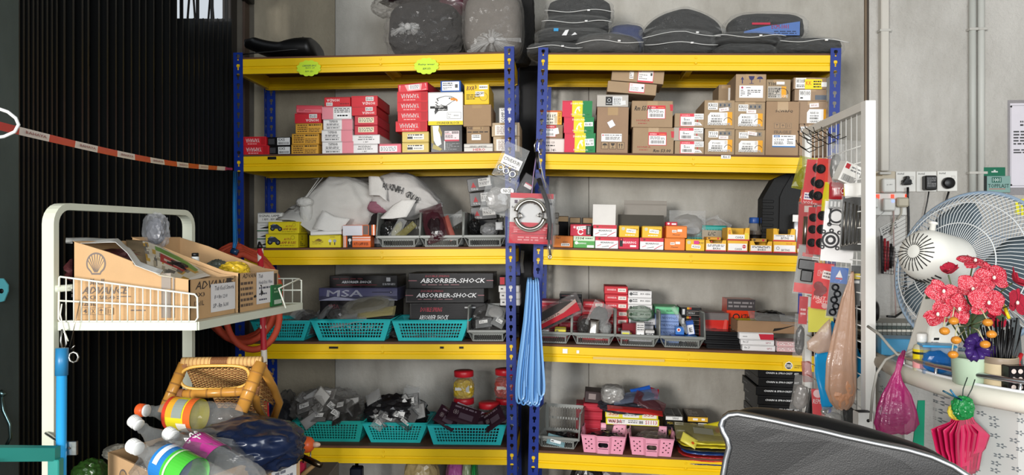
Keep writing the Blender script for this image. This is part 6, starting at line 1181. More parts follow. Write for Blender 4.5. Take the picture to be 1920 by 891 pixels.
# floral pole
m=bpy.data.materials.new('floral_wrap');m.use_nodes=True;nt=m.node_tree;nn=nt.nodes;L=nt.links;tc=nn.new('ShaderNodeTexCoord');vo=nn.new('ShaderNodeTexVoronoi');vo.inputs['Scale'].default_value=26
nz=nn.new('ShaderNodeTexNoise');nz.inputs['Scale'].default_value=60;ad=nn.new('ShaderNodeMath');ad.operation = 'ADD';ms=nn.new('ShaderNodeMath');ms.operation = 'MULTIPLY';ms.inputs[1].default_value=.35
cr=nn.new('ShaderNodeValToRGB');cr.color_ramp.interpolation = 'CONSTANT';cr.color_ramp.elements[0].color=(*lin('e6dccc'),1);cr.color_ramp.elements[1].position=.62;cr.color_ramp.elements[1].color=(*lin('b81c2c'),1)
L.new(tc.outputs['Object'],vo.inputs[0]);L.new(tc.outputs['Object'],nz.inputs[0]);L.new(nz.outputs[0],ms.inputs[0]);L.new(vo.outputs[0],ad.inputs[0]);L.new(ms.outputs[0],ad.inputs[1]);L.new(ad.outputs[0],cr.inputs[0]);L.new(cr.outputs[0],nn['Principled BSDF'].inputs['Base Color'])
b=MB();b.tube(wpts((488,466,2.75),(492,570,2.75),(496,690,2.75),(512,1133,2.75)),.0108,m,12);o=b.build('broom_pole',label='pole wrapped in red and white flower film beside the stool',cat='pole')
b=MB();a,c=P(488,466,2.75),P(486,453,2.75);b.tube([a,a.lerp(c,.5),c],[.011,.008,.003],M('1c1a1a','plastic'),10);b.build('pole_tip',o,mat=I4)
# rattan stool
RT=M('c0883c','gloss');RD=M('7a4a28','wood');RL=M('d8b070','wood')
st=empty('rattan_stool',P(420,730,2.1),'small rattan stool tipped over behind the plastic bottles','stool')
def sp_(mb,name):return mb.build(name,st,mat=I4)
def rod(name,pts,r,wraps=()):
    b=MB();q=wpts(*pts);b.tube(q,r,RT,12)
    for t in range(1,5):
        p=q[0].lerp(q[-1],t/5+.03*math.sin(t)) if len(q)==2 else None
        if p is not None:d=(q[-1]-q[0]).normalized()*.002;b.tube([p-d,p+d],r*1.05,M('9a6a2c','wood'),12)
    o=sp_(b,name)
    return o
rod('leg',((345,682,2.0),(305,775,1.95)),.0135);rod('leg',((489,680,2.0),(452,772,1.95)),.0165)
rod('rung',((325,741,1.985),(478,733,1.985)),.0125);rod('leg',((492,690,2.02),(513,728,2.16),(524,755,2.24),(510,795,2.3)),.011);rod('leg',((478,720,2.05),(481,760,2.16),(500,790,2.3)),.0105)
b=MB();b.tube(wpts((343,680,2.0),(490,678,2.0)),.0125,RL,12)
for k in range(62):
    t=k/61;a=P(343+147*t,680-2*t,2.0);b.tube([a+Vector((-.0012,0,0)),a+Vector((.0012,0,0))],.0138,RD if 22<k<36 else (RL if k%3 else M('b88a54','wood')),10)
sp_(b,'wrapped_top_bar')
for (x,y,nx_) in ((346,690,0),(486,690,0),(322,742,0),(338,741,1),(475,735,0),(464,734,1)):
    b=MB()
    for k in range(6): 
        a=P(x+(k-2.5)*(2.2 if nx_ else -.9),y+(0 if nx_ else (k-2.5)*2.6),1.985 if y>700 else 2.0);d=Vector((.0012,0,0)) if nx_ else Vector((-.0004,0,.0012));b.tube([a-d,a+d],.0165,M('9c6a44','wood'),12)
    sp_(b,'cane_binding')
b=MB();pts=[]
for k in range(40):
    a=2*math.pi*k/40;ca,sa=math.cos(a),math.sin(a);pts.append(P(403+64*math.copysign(abs(ca)**.55,ca),708-22*math.copysign(abs(sa)**.7,sa)-(.03*64*ca),1.985))
b.tube(pts,.0042,M('d8a850','gloss'),8,closed=True);sp_(b,'oval_ring')
def weave(A,B,C,D,nu,nv,name,r=.0026):
    b=MB()
    for i in range(nv):
        v=(i+.5)/nv;s=A.lerp(D,v);e=B.lerp(C,v);n=(B-A).cross(D-A).normalized();pts=[s.lerp(e,k/nu)+n*(.0024*(1 if (k+i)%2 else -1)) for k in range(nu+1)];b.tube(pts,r,M(('c49a5c','b88850','a87844')[i%3],'wood'),5)
    for k in range(nu+1):b.tube([A.lerp(B,k/nu),D.lerp(C,k/nu)],r*.8,M('8a5c34','wood'),5)
    sp_(b,name)
weave(P(350,692,2.03),P(484,690,2.03),P(470,740,2.36),P(372,742,2.36),22,26,'woven_seat')
weave(P(490,684,2.05),P(510,700,2.3),P(512,760,2.32),P(484,742,2.08),6,16,'woven_side')
weave(P(400,745,2.2),P(500,745,2.3),P(500,790,2.34),P(420,785,2.24),14,10,'woven_side')
# lower carton with bottles
ZC=.818;CN,CL_,CRt=Vector((-.667,1.55,0)),Vector((-.945,1.796,0)),Vector((-.514,1.861,0));CBk=CL_+CRt-CN
b=MB();m=M('c49a68','card');hc=.30;zb=ZC-hc
def wall2(A,B,z0,z1,t=.004,zA=None,zB=None):
    d=(B-A).normalized();n=Vector((-d.y,d.x,0))*t;b.add([A+Vector((0,0,z0)),B+Vector((0,0,z0)),B+Vector((0,0,zB or z1)),A+Vector((0,0,zA or z1)),A+n+Vector((0,0,z0)),B+n+Vector((0,0,z0)),B+n+Vector((0,0,zB or z1)),A+n+Vector((0,0,zA or z1))],[(0,1,2,3),(5,4,7,6),(3,2,6,7),(0,4,5,1),(0,3,7,4),(1,5,6,2)],m)
wall2(CL_,CN,zb,ZC);wall2(CN,CRt,zb,ZC);wall2(CRt,CBk,zb,ZC);wall2(CBk,CL_,zb,ZC)
b.add([(p.x,p.y,zb+.001) for p in (CL_,CN,CRt,CBk)],[(0,1,2,3)],m)
o=b.build('open_carton',label='open brown carton with plastic bottles at the lower left',cat='carton')
c=MB();U=CN-CL_;nf=Vector((U.y,-U.x,0)).normalized();art(c,CL_+Vector((0,0,zb)),U,Vector((0,0,hc)),nf,shell(.24,.84,.085,.8)+[('t',.2,.6,.4,.68,'Shell',GY),('t',.12,.48,.62,.57,'ADVANCE',GY,0,.35)]);c.build('printed_marks',o);c=MB();U=CRt-CN;nf=Vector((U.y,-U.x,0)).normalized()
art(c,CN+Vector((0,0,zb)),U,Vector((0,0,hc)),nf,[('r',.62,.1,.66,.94,'8a6a48'),('l',.1,.3,.5,.8,5,'5a4a40')]);c.build('printed_marks',o)
c=MB();art(c,CN+U*.72+Vector((0,0,ZC-.12))+nf*.001,U*.24,Vector((0,0,.1)),nf,[('r',0,0,1,1,'dcdad8'),('l',.14,.1,.85,.9,6,'777780')]);c.build('paper_note',o)
b=MB();ctr=(CL_+CRt)/2
for p in (CL_,CN,CRt,CBk):q=ctr+(p-ctr)*.85;b.box(q.x-.015,q.y-.015,0,q.x+.015,q.y+.015,zb-.02,M('6a5038','wood'))
b.box(ctr.x-.2,ctr.y-.18,zb-.02,ctr.x+.2,ctr.y+.18,zb-.0005,M('6a5038','wood'),.003);b.build('added_support_table',label='added unseen low wooden table supporting the carton of bottles',cat='table')  # added table, out of view, only there to hold up the carton
wlump(470,835,1.80,(.112,.1,.052),M('101c36','film'),'crumpled navy blue film bag in the bottle carton',210,amp=.26,n=5,fr_=1.5,oct=3,smooth=True)
wlump(420,800,1.98,(.09,.05,.04),M('4a4038','cloth'),'dim brown cloth bundle under the stool',211,'cloth_bundle','cloth',.2)
wlump(380,880,1.72,(.12,.1,.07),clear('8a8c8c',.5,.15),'heap of clear film under the bottles',212,amp=.3,core='3a3a38')
wlump(170,895,1.99,(.04,.04,.04),clear('3f6a2c',.9,.2),'pale green bag on the floor side left of the carton',213,amp=.25,core='3c5a2c')
wlump(222,848,1.98,(.03,.03,.016),M('8c897c','card'),'crumpled grey paper behind the carton left corner',214,'crumpled_paper','paper',.3)
def bottle(a,e,r,cap,label,lab=None,labr=(.3,.52),body='e3e6e4'):
    """lying drink bottle from cap a to base e, tapered shoulder, ribs and petal base"""
    d=e-a;L_=d.length;X=Matrix.Translation(a)@d.to_track_quat('Z','Y').to_matrix().to_4x4();b=MB()
    prof=[(r*.3,.012),(r*.31,.03),(r*.36,.034),(r*.36,.037),(r*.31,.04),(r*.4,.055),(r*.62,.075),(r*.84,.1),(r*.97,.125),(r,.14)]
    z=.14;zb_=L_-.03
    while z<zb_:f=(z-.0)/L_;rr=r*(1-.05*(1 if int((z-.14)/.012)%2 else 0)*(1 if not (labr[0]<f<labr[1]) else 0)-.04*math.exp(-((f-.62)/.04)**2));prof.append((rr,z));z+=.006
    prof+=[(r*.98,zb_),(r*.93,L_-.014),(r*.78,L_-.004),(r*.5,L_),(r*.3,L_-.006),(.001,L_-.008)]
    b.lathe(prof,clear(body,.10,.05,.12,14),28,X=None,cap=False)
    vs=b.v;so=Vector((a.x*50,0,a.z*50));nv=[]
    for v in vs:
        q=Vector(v);k=max(0,min(1,(q.z-.09)/.05));nn_=noise.noise(q*14+so);nn_=nn_*abs(nn_)*3;f=1-.10*k*max(0,nn_);nv.append((q.x*f,q.y*f,q.z))
    b.v=nv;o=b.build('drink_bottle',mat=X,label=label,cat='bottle')
    b=MB();b.lathe([(r*.34,-.004),(r*.38,-.002),(r*.39,.014),(r*.36,.016)],M(cap,'plastic'),24)
    for k in range(24):t=k*math.pi/12;b.box(r*.385,-.0009,0,r*.40,.0009,.013,M(cap,'plastic'),X=Matrix.Rotation(t,4,'Z'))
    b.build('cap',o);b=MB();b.lathe([(r*.37,.018),(r*.38,.02),(r*.38,.0225),(r*.36,.0235)],M('e9e9e6','plastic'),24);b.build('neck_ring',o)
    if lab:
        n=40;z0,z1=L_*labr[0],L_*labr[1];b=MB();bands=lab
        for i in range(n):
            for (f0,f1,a0,a1,c) in bands:
                if a0<=i/n<a1:t0,t1=2*math.pi*i/n,2*math.pi*(i+1)/n;za,zc=z0+(z1-z0)*f0,z0+(z1-z0)*f1;rr=r*1.012+.0003*bands.index((f0,f1,a0,a1,c));b.add([(rr*math.cos(t0),rr*math.sin(t0),za),(rr*math.cos(t1),rr*math.sin(t1),za),(rr*math.cos(t1),rr*math.sin(t1),zc),(rr*math.cos(t0),rr*math.sin(t0),zc)],[(0,1,2,3)],M(c,'gloss'))
        b.build('bottle_label',o)
    return o
def word_on(o,r,ch,z0,z1,a0,a1,col):
    vs,fs=text_mesh(ch);b=MB();b.add([(r*1.03*math.cos(a0+(a1-a0)*x),r*1.03*math.sin(a0+(a1-a0)*x),z0+(z1-z0)*(1-y)) for x,y in vs],fs,col);b.build('label_word',o)
bottle(P(261,769,1.92),P(446,786,1.86),.040,'e0602c','bottle with orange cap and yellow orange label, on top of the others',[(0,1,0,1,'d8c82c'),(0,.35,0,.5,'e0a030'),(.75,1,0,1,'d8642c'),(.0,.12,0,1,'c8402c'),(.35,.7,.3,.5,'8c948c'),(.5,.85,.55,.7,'e9e4d8'),(.35,.7,.8,.95,'8c948c')],(.34,.62))
bottle(P(249,788,1.80),P(392,905,1.72),.038,'d9d9d6','unlabelled bottle with white cap below the orange-capped one',None)
o=bottle(P(247,835,1.66),P(440,935,1.52),.040,'ecece8','bottle with blue and green label, lowest in the carton',[(0,.4,0,1,'2c7ac0'),(.4,1,0,1,'4cba3c'),(.6,.95,.0,.12,'e4ece0'),(.6,.95,.5,.62,'e4ece0'),(.1,.25,.2,.45,'dfe8f4'),(.1,.25,.7,.95,'dfe8f4'),(.5,.56,0,1,'c8e8b8')],(.34,.62))
o=bottle(P(315,812,1.74),P(482,912,1.60),.039,'ecece8','bottle with pink label and white letters, right in the carton',[(0,1,0,1,'b83c8c'),(.05,.95,.6,.72,'d8d0d4'),(.05,.95,.1,.2,'d8d0d4'),(.0,.06,0,1,'8c2c6c')],(.33,.58))
for a in (0,1.57,3.14,4.71):word_on(o,.039,'ape',.085,.12,a,a+.9,'e4dcdc')
# orange teat and odds at the carton's right
b=MB();c0=P(576,834,2.3);X=Matrix.Translation(c0)@Matrix.Rotation(math.pi/2,4,'Y');b.lathe([(.020,-.022),(.024,-.018),(.024,.004),(.021,.012),(.012,.02)],M('e0602c','plastic'),24,X=X);b.lathe([(.009,.02),(.008,.03),(.005,.038),(.001,.04)],M('d8b8a0','plastic'),14,X=X)
o=b.build('grease_gun_cap',label='orange ribbed nozzle pointing right beside the bottle carton',cat='nozzle')
b=MB();b.tube([c0+Vector((-.012,0,-.02)),c0+Vector((-.012,0,-.055))],.002,M('8a8a88','metal'),6);b.tube([c0+Vector((.01,0,-.02)),c0+Vector((.01,0,-.055))],.002,M('8a8a88','metal'),6);b.build('wire_leg',o,mat=I4)
b=MB();b.tube(wpts((560,853,2.3),(590,868,2.27),(602,873,2.26)),[.008,.010,.008],M('5a5040','metal'),10);b.build('hand_pump',label='dull metal tube lying under the orange nozzle',cat='tube')
b=MB();b.box(*P(558,960,2.3),*(P(570,868,2.3)+Vector((0,.03,0))),M('c02848','plastic'),.004);b.build('pink_container',label='magenta plastic container edge beside the carton',cat='container')
b=MB();b.tube(wpts((566,892,2.28),(596,866,2.3)),.007,M('b08c5c','wood'),8);b.build('wooden_stick',label='short wooden stick leaning by the magenta container',cat='stick')
b=MB();q0,q1=P(559,900,2.24),P(610,900,2.24);b.box(q0.x,2.22,0,q1.x,2.42,q0.z,M('55504a','wood'),.003);b.build('storage_crate',label='grey crate below the orange nozzle',cat='crate')
# bottom shelf bags peeping under the lowest beam
for i,(x0,x1,yt,c,l) in enumerate(((762,815,866,'a89468','beige sack under the lowest beam of the left rack'),(838,868,868,'b8609c','pink bag top under the lowest beam'),(866,884,868,'a8b48c','pale green bag top under the lowest beam'),(884,893,868,'2c9a4c','bright green bag edge under the lowest beam'))):
    u0,u1,wb0,wt=rl(LR,x0,x1,yt,900,.12);X=FRM(LR,(u0+u1)/2,.15,LR.lvs[5]+.012);hh=wt-LR.lvs[5];b=MB();blob(b,(0,0,hh*.5),((u1-u0)*.6,.07,hh*.5),M(c,'film'),220+i,.15,2,2.4,0,4,smooth=False);b.build('plastic_bag',mat=X,label=l,cat='bag')
for i,(x0,x1,yt,c,l) in enumerate(((1072,1130,874,'2a2624','dark bag under the lowest beam of the right rack'),(1090,1160,878,'6a5c58','brown grey bag under the lowest beam of the right rack'),(1165,1290,884,'9a8c84','pale bag under the lowest beam of the right rack'))):
    u0,u1,wb0,wt=rl(RR,x0,x1,yt,900,.12);X=FRM(RR,(u0+u1)/2,.13+.05*i,RR.lvs[5]+.012);hh=wt-RR.lvs[5];b=MB();blob(b,(0,0,hh*.5),((u1-u0)*.55,.06,hh*.5),M(c,'film'),230+i,.15,2,2.4,0,4,smooth=False);b.build('plastic_bag',mat=X,label=l,cat='bag')
b=MB();q=P(669,873,3.5);b.tube([q+Vector((0,0,.05)),q-Vector((0,0,.01))],.008,M('16203c','metal'),10);b.box(q.x-.028,q.y-.025,LR.lvs[5]+CH*0+.0,q.x+.028,q.y+.025,q.z-.01,M('141a30','plastic'),.006) if 0 else b.box(q.x-.028,q.y-.025,.12,q.x+.028,q.y+.025,q.z-.005,M('141a30','plastic'),.006);b.build('hydraulic_jack',label='dark blue bottle jack under the lowest beam of the left rack',cat='jack')
# ------------------------------------------------------------ things hanging at the middle posts
def hang(px,py,Y,w,h,ang,m,label,seed,name='packet',cat='packet',yaw=0,t=.012,card=None,ops=None,core=None,grp=None,tilt=0,amp=.005,ch=(.03,.97),cmat='print'):
    """upright hanging packet, px,py its centre; ang turns it in the picture plane, yaw about the vertical"""
    X=Matrix.Translation(P(px,py,Y))@Matrix.Rotation(math.radians(yaw),4,'Z')@Matrix.Rotation(math.radians(ang),4,'Y')@Matrix.Rotation(math.radians(tilt),4,'X')@Matrix.Translation((0,0,-h/2))
    b=MB();sheet(b,w,h,t,m,seed,12,14,amp,13);o=b.build(name,mat=X,label=label,cat=cat,group=grp)
    if card:b=MB();b.box(-w*.46,-.0004,h*ch[0],w*.46,.0006,h*ch[1],M(card,cmat));b.build('backing_card',o)
    if ops:c=MB();art(c,Vector((-w*.46,-.0009 if card else -t*.5-.003,h*ch[0])),Vector((w*.92,0,0)),Vector((0,0,h*(ch[1]-ch[0]))),Vector((0,-1,0)),ops);c.build('printed_label',o)
    if core:b=MB();blob(b,(0,0,h*.4),(w*.34,t*.5,h*.3),M(core,'film'),seed,.2,2,2.5,None,3,smooth=False);b.build('packet_contents',o)
    return o
CLX=clear('e6e8e7',.26,.06,1,36)
def plate_part(o,parts):
    """small metal plates with holes inside a clear packet"""
    for (x,z,r,ang) in parts:
        b=MB();ring(b,(x,0,z),r,r*.42,M('c9c9c6','metal'),None,16);b.tube([(x,0,z-r),(x+r*1.6*math.sin(ang),0,z-r*2.4)],r*.5,M('c9c9c6','metal'),6,flat=.4);b.build('metal_link',o)
o=hang(958,305,3.14,.105,.15,24,CLX,'clear zip packet of link plates hanging at the left rack post',301,t=.01,ops=[('r',.1,.36,.95,.66,'e9e7e4'),('t',.14,.47,.9,.6,'C70/EX5(B)','2a2a2a'),('l',.2,.38,.8,.44,1,'777777')])
plate_part(o,[(-.03,.04,.011,.2),(-.005,.036,.011,.1),(.025,.034,.012,0)])
o=hang(936,368,3.16,.13,.15,14,CLX,'clear packet of folded metal plates below the link plate packet',302,t=.02,core='8f8d8a',ops=[('g',.5,.62,.95,.78,[('c',.2,.5,.5,'e9e7e4'),('c',.8,.5,.5,'e9e7e4'),('r',.2,0,.8,1,'e9e7e4'),('t',.2,.2,.8,.8,'NICE','333333')],12)])
plate_part(o,[(-.02,.05,.014,.5),(.02,.06,.014,.5)])
hang(988,348,3.17,.06,.09,30,clear('8a8888',.3,.1),'small dark packet with pink tag hanging by the string',303,t=.012,ops=[('r',.3,.4,.9,.62,'e4dcdc'),('r',.3,.56,.9,.62,'c84a5a')],card='3a3a3c')
hk=M('c9cac8','metal')
b=MB();b.tube(wpts((1003,285,3.2),(1002,272,3.2),(1008,260,3.2),(1011,268,3.2),(1009,280,3.2),(1012,286,3.2),(1008,290,3.2)),.0026,hk,6);b.tube(wpts((1011,268,3.2),(1012,262,3.25),(1010,262,3.29)),.0022,hk,6);b.build('wire_hook',label='silver wire hook on the right rack post at second shelf',cat='hook')
b=MB();b.tube(wpts((1006,288,3.19),(1000,330,3.17),(997,364,3.15)),.0022,M('a88cb4','gloss'),6);b.tube(wpts((1009,288,3.19),(1018,330,3.17),(1024,352,3.15)),.0022,M('c9c6b0','gloss'),6);b.tube(wpts((1007,285,3.19),(1007,296,3.18),(1008,318,3.18)),.006,M('1a1a1c','plastic'),8);b.build('hanging_strings',label='lilac and cream plastic strings tied to the wire hook',cat='string')
o=hang(996,410,3.12,.19,.205,2,clear('e2e2e2',.16,.08,.8,30),'red and grey carded pair of brake shoes hanging between the racks',304,'brake_shoe_pack','packet',t=.012,card='c9c8c6',ch=(.0,1),ops=[('r',0,.9,1,1,'c22a38'),('t',.2,.8,.55,.87,'YAMAHA','a8202c'),('r',.1,.795,.17,.86,'4a3a4a'),('r',.55,.78,.98,.82,'55505a'),('r',0,0,1,.42,'bf2434'),('l',.1,.22,.9,.34,3,'d88a8c'),('r',.05,.185,.95,.2,'8c1824'),('l',.2,.05,.9,.15,2,'d88a8c'),('t',.04,.7,.12,.74,'Ben','444444')])
mt=M('a8a49c','metal')
for a0,a1 in ((12,168),(192,348)):
    b=MB();ring(b,(-.006,-.02,.117),.058,.010,mt,None,22,a0,a1)
    ring(b,(-.006,-.024,.117),.066,.004,M('8c887e','rubber'),None,22,a0+8,a1-8);b.build('brake_shoe',o)
b=MB();ring(b,(-.006,-.012,.117),.052,.003,M('55524e','metal'),None,24);b.tube([(-.05,-.022,.1),(-.036,-.022,.11),(-.05,-.022,.125)],.004,mt,6);b.tube([(.036,-.022,.11),(.024,-.022,.116),(.036,-.022,.125)],.004,mt,6);b.build('return_spring',o)
b=MB();pts=wpts((1008,325,3.14),(1020,350,3.1),(1031,390,3.08),(1036,430,3.08),(1032,465,3.08),(1030,488,3.08));b.tube(pts,[.012,.024,.026,.02,.018,.006],clear('9a9a9a',.3,.1,.9,40),10,flat=.45)
o=b.build('cable_packet',label='long dark cable in a narrow clear sleeve right of the brake shoes',cat='packet')
b=MB();b.tube(wpts((1010,335,3.1),(1026,380,3.08),(1031,420,3.08),(1029,450,3.08)),.009,M('2a2a2c','rubber'),8);b.tube(wpts((1029,450,3.08),(1032,480,3.08)),.005,M('b8b8b8','metal'),8);b.build('cable',o,mat=I4)
b=MB();c0=P(1031,482,3.065);ring(b,tuple(c0),.006,.003,M('b8b8b8','metal'),None,14);b.build('cable_end',o,mat=I4)
# blue laces
ls=empty('strap_bundle',P(1000,515,3.16),'bundle of light blue flat straps hanging from the right rack post','strap');r=random.Random(3)
for k in range(11):
    t=(k-5)/5;xb=994+t*21;xt=999+t*7;yb_=768-abs(t)*r.uniform(0,22)-r.uniform(0,8);Y=3.14+r.uniform(-.02,.02);wd=3.2;pts=[]
    L1=[(xt-2,512,Y),(xt-3+t*4,600,Y),(xb-4,700,Y-.01),(xb-5.5,yb_-16,Y)];bot=[(xb-4,yb_-4,Y),(xb,yb_,Y),(xb+4,yb_-4,Y)];L2=[(xb+6,yb_-18,Y+.01),(xb+3,690,Y+.012),(xt+2+t*3,600,Y+.01),(xt+2,512,Y+.01)]
    b=MB();q=wpts(*(L1+bot+L2));n=len(q);w_=.0072;vs=[]
    for i,p in enumerate(q):
        d=(q[min(i+1,n-1)]-q[max(i-1,0)]).normalized();s=Vector((d.z,0,-d.x))*(w_ if abs(d.z)>.6 else w_*.5);s=Vector((s.x*.8,w_*.5*(1 if i<n/2 else -1),s.z));vs+=[p-s,p+s]
    b.add(vs,[(2*i,2*i+1,2*i+3,2*i+2) for i in range(n-1)],M(('6fa4dc','84b4e6','5c92d0')[k%3],'gloss'),True);b.build('strap',ls,mat=I4,solid=.0012,sub=1)
b=MB();b.tube(wpts((999,492,3.22),(998,512,3.17),(1000,524,3.13)),.004,M('16161a','plastic'),8);b.build('hook',ls,mat=I4)
q_=LR.X@Vector((LR.L+.01,.41,0));b=MB();b.box(-.012,0,0,.075,.008,2.15,M('141315','wood'),.001);b.build('gap_darkener',mat=Matrix.Translation((q_.x,q_.y,0))@Matrix.Rotation(-YAW,4,'Z'),label='narrow dark panel added to darken the gap between the racks',cat='board')  # added panel, stands in for the darkness seen between the racks
# dark clear bag strip between the racks
b=MB();b.tube(wpts((980,470,3.5),(978,495,3.5),(980,512,3.5)),.008,clear('b9b9b9',.5,.1),8);b.build('plastic_bag',label='thin clear plastic strip hanging in the gap between the racks',cat='bag')
# ------------------------------------------------------------ wire display frame
GA,GB=Vector((1.125,2.93,0)),Vector((1.067,2.30,0));ZT=P(0,190,2.30).z;ZA=P(0,243,2.93).z
gd=empty('wire_display_frame',Vector((1.067,2.3,0)),'white wire grid display frame with hanging packs beside the right rack','display rack')
def gp2(mb,name,**k):return mb.build(name,gd,mat=I4,**k)
WT_=M('e4e3de','paint');dv=(GA-GB).normalized();LN=(GA-GB).length
def gpt(t,z,off=0):p=GB.lerp(GA,t);return Vector((p.x+off,p.y,z))
def sq(A,B,w,name,side=Vector((1,0,0))):
    d=(B-A).normalized();u=d.cross(side).normalized()*w/2;v=side.normalized()*w/2;b=MB();vs=[A-u-v,A+u-v,A+u+v,A-u+v,B-u-v,B+u-v,B+u+v,B-u+v];b.add(vs,[(0,3,2,1),(4,5,6,7),(0,1,5,4),(1,2,6,5),(2,3,7,6),(3,0,4,7)],WT_);return gp2(b,name)
ZBt=P(0,803,2.3).z
sq(gpt(0,0.0),gpt(0,ZT),.03,'post');sq(gpt(1,0.0),gpt(1,ZA),.026,'post');sq(gpt(0,ZT-.012),gpt(1,ZA-.01),.026,'top_bar')
sq(gpt(0,ZBt-.015)+Vector((-.03,-.0,0)),gpt(0,ZBt+.035)+Vector((-.03,0,0)),.03,'foot_socket') if 0 else None
b=MB();p=P(1622,788,2.27);b.box(p.x-.028,p.y-.02,p.z-.03,p.x+.016,p.y+.02,p.z+.026,WT_,.002);b.box(p.x-.026,p.y-.018,p.z+.0262,p.x+.014,p.y+.018,p.z+.0264,'2a2a28');b.tube([p+Vector((.0,-.0205,.003)),p+Vector((0,-.02,.003))],.005,'1a1a1a',12);gp2(b,'tube_socket')
for k in range(1,13):
    t=k/13;b=MB();b.tube([gpt(t,.5),gpt(t,ZT-.02+(ZA-ZT)*t)],.0015,WT_,6);gp2(b,'grid_wire')
for k in range(22):
    z=1.60-k*.05;b=MB();b.tube([gpt(0,z,-.004),gpt(1,z,-.004)],.002,WT_,6);gp2(b,'grid_wire')
def hook_at(t,z,px,py,Y):
    a=gpt(t,z,-.006);e=P(px,py,Y);b=MB();b.tube([a+Vector((.01,0,.004)),a,a.lerp(e,.6)+Vector((0,0,-.004)),e,e+Vector((-.004,0,.012))],.0017,M('55504c','metal'),5);gp2(b,'display_hook')
rg=random.Random(2)
for k in range(14):hook_at(rg.uniform(.35,.98),rg.choice((1.55,1.5,1.6)),0,0,1) if 0 else None
for k,(px,py) in enumerate(((1524,268),(1530,262),(1537,272),(1519,285),(1545,282),(1552,268),(1562,262),(1571,275),(1580,262),(1592,266),(1540,255),(1527,290))):
    t=max(.1,min(.95,(1628-px)/117*.9));a=gpt(t,P(0,py-10,gpt(t,0).y).z,-.006);b=MB();e=a+Vector((-.07,-.03,.006));b.tube([a,a+Vector((-.03,-.01,-.012)),e,e+Vector((-.006,-.003,.014))],.0016,M('4a4644','metal'),5);gp2(b,'display_hook')
RC = 'c8202a'
def discs(o,zs,r,x=0,m='1a1a1c'):
    for z in zs:
        b=MB();X=Matrix.Translation((x,-.008,z))@Matrix.Rotation(math.pi/2,4,'X');b.lathe([(r,0),(r,.006),(r*.8,.008),(r*.45,.006),(r*.4,.009),(r*.12,.009),(r*.1,.004)],M(m,'rubber'),22,X=X);b.build('rubber_disc',o)
cl=clear('f0d8d4',.10,.08,.5,20)
hang(1511,326,2.80,.075,.12,14,clear('c8c83c',.7,.2,.9,30),'yellow green film packet at the left edge of the display',310,yaw=-30,core='8c8a2c',t=.04)
b=MB();r=random.Random(9)
for k in range(7):a=P(1504+k*2,356+r.uniform(-6,6),2.78);b.tube([a,a+Vector((r.uniform(-.01,.01),0,-.02)),a+Vector((r.uniform(-.012,.012),0,-.045))],.0035,M(('c85a2c','c8a890','a83c2c')[k%3],'film'),6)
b.build('orange_packet',label='small orange and beige bits below the yellow green packet',cat='packet')
o=hang(1527,342,2.66,.075,.165,8,cl,'red card with three black rubber discs, upper left of the display',311,yaw=-35,card=RC,ops=[('r',.1,.1,.5,.26,'e9e4e8'),('l',.14,.12,.46,.24,2,'444488'),('t',.1,.01,.8,.07,'VODE','e9d8d8')],t=.014);discs(o,(.132,.085,.04),.0175,.008)
o=hang(1546,340,2.56,.07,.16,7,cl,'bright red card with a black disc and folded side, beside the first',312,yaw=-50,card='d4281f',ops=[('r',.5,.05,.95,.9,'e2381f')],t=.014);discs(o,(.12,.07,.03),.015,-.012)
hang(1552,372,2.52,.03,.105,8,M('d8c82c','gloss'),'narrow bright yellow packet behind the red cards',313,yaw=-40,t=.006)
o=hang(1509,425,2.66,.05,.17,3,clear('d8b0a8',.2,.08),'red card with a clear plastic tube and silver rod, far left',314,yaw=-35,card='a8262a',ch=(.04,.96),t=.02,ops=[('r',.4,.82,.95,.96,'c9bcb4')]);b=MB();b.tube([(.006,-.012,.02),(.006,-.012,.12)],.009,M('b9b4a8','metal'),10);b.build('metal_rod',o)
o=hang(1526,433,2.60,.05,.17,4,cl,'red card with three dark discs at the lower left of the display',315,yaw=-45,card='b82028',t=.012);discs(o,(.13,.09,.045),.014)
o=hang(1543,433,2.53,.055,.17,4,cl,'red card with three black discs hanging in front of the gasket pack',316,yaw=-48,card=RC,t=.012);discs(o,(.135,.09,.045),.0155)
o=hang(1573,435,2.46,.105,.205,5,clear('eeeeee',.08,.08,.4,16),'white pack with black engine gaskets and red rings',317,'gasket_pack',yaw=-28,card='e6e4e2',t=.008,ops=[('r',.08,.6,.2,.86,'f4f4f2')])
b=MB()
for (cx_,cz,rr) in ((-.012,.152,.02),(-.022,.075,.024)):ring(b,(cx_,-.006,cz),rr,.0032,M('3a3a3c','rubber'),None,22)
for (x,z) in ((-.03,.178),(.006,.18),(-.03,.125),(.006,.124),(-.045,.1),(.002,.1),(-.045,.05),(.0,.05),(-.022,.105)):ring(b,(x,-.006,z),.005,.0022,M('3a3a3c','rubber'),None,10)
b.tube([(-.03,-.006,.178),(.006,-.006,.18),(.006,-.006,.124),(-.03,-.006,.125),(-.03,-.006,.178)],.0028,M('3a3a3c','rubber'),6);ring(b,(-.022,-.007,.075),.012,.004,M('3a3a3c','rubber'),None,16);b.build('gasket',o)
for z in (.165,.13,.1):b=MB();ring(b,(.034,-.006,z),.011,.0024,M('c02430','rubber'),None,18);b.build('red_ring',o)
b=MB();ring(b,(.034,-.006,.066),.011,.0018,M('4a4a4a','rubber'),None,18);b.build('dark_ring',o)
hang(1572,358,2.47,.055,.055,2,M('9a1c24','gloss'),'small dark red card with white emblem above the gasket pack',318,yaw=-25,t=.006,ops=[('t',.3,.3,.8,.7,'KTC','e4d0d0')])
hang(1570,383,2.45,.055,.03,4,CLX,'tiny clear packet of four small tubes above the gaskets',319,yaw=-25,t=.01,card='8a8a88',ops=[('r',.1+.22*i,.2,.22+.22*i,.8,'d4d4d2') for i in range(4)])
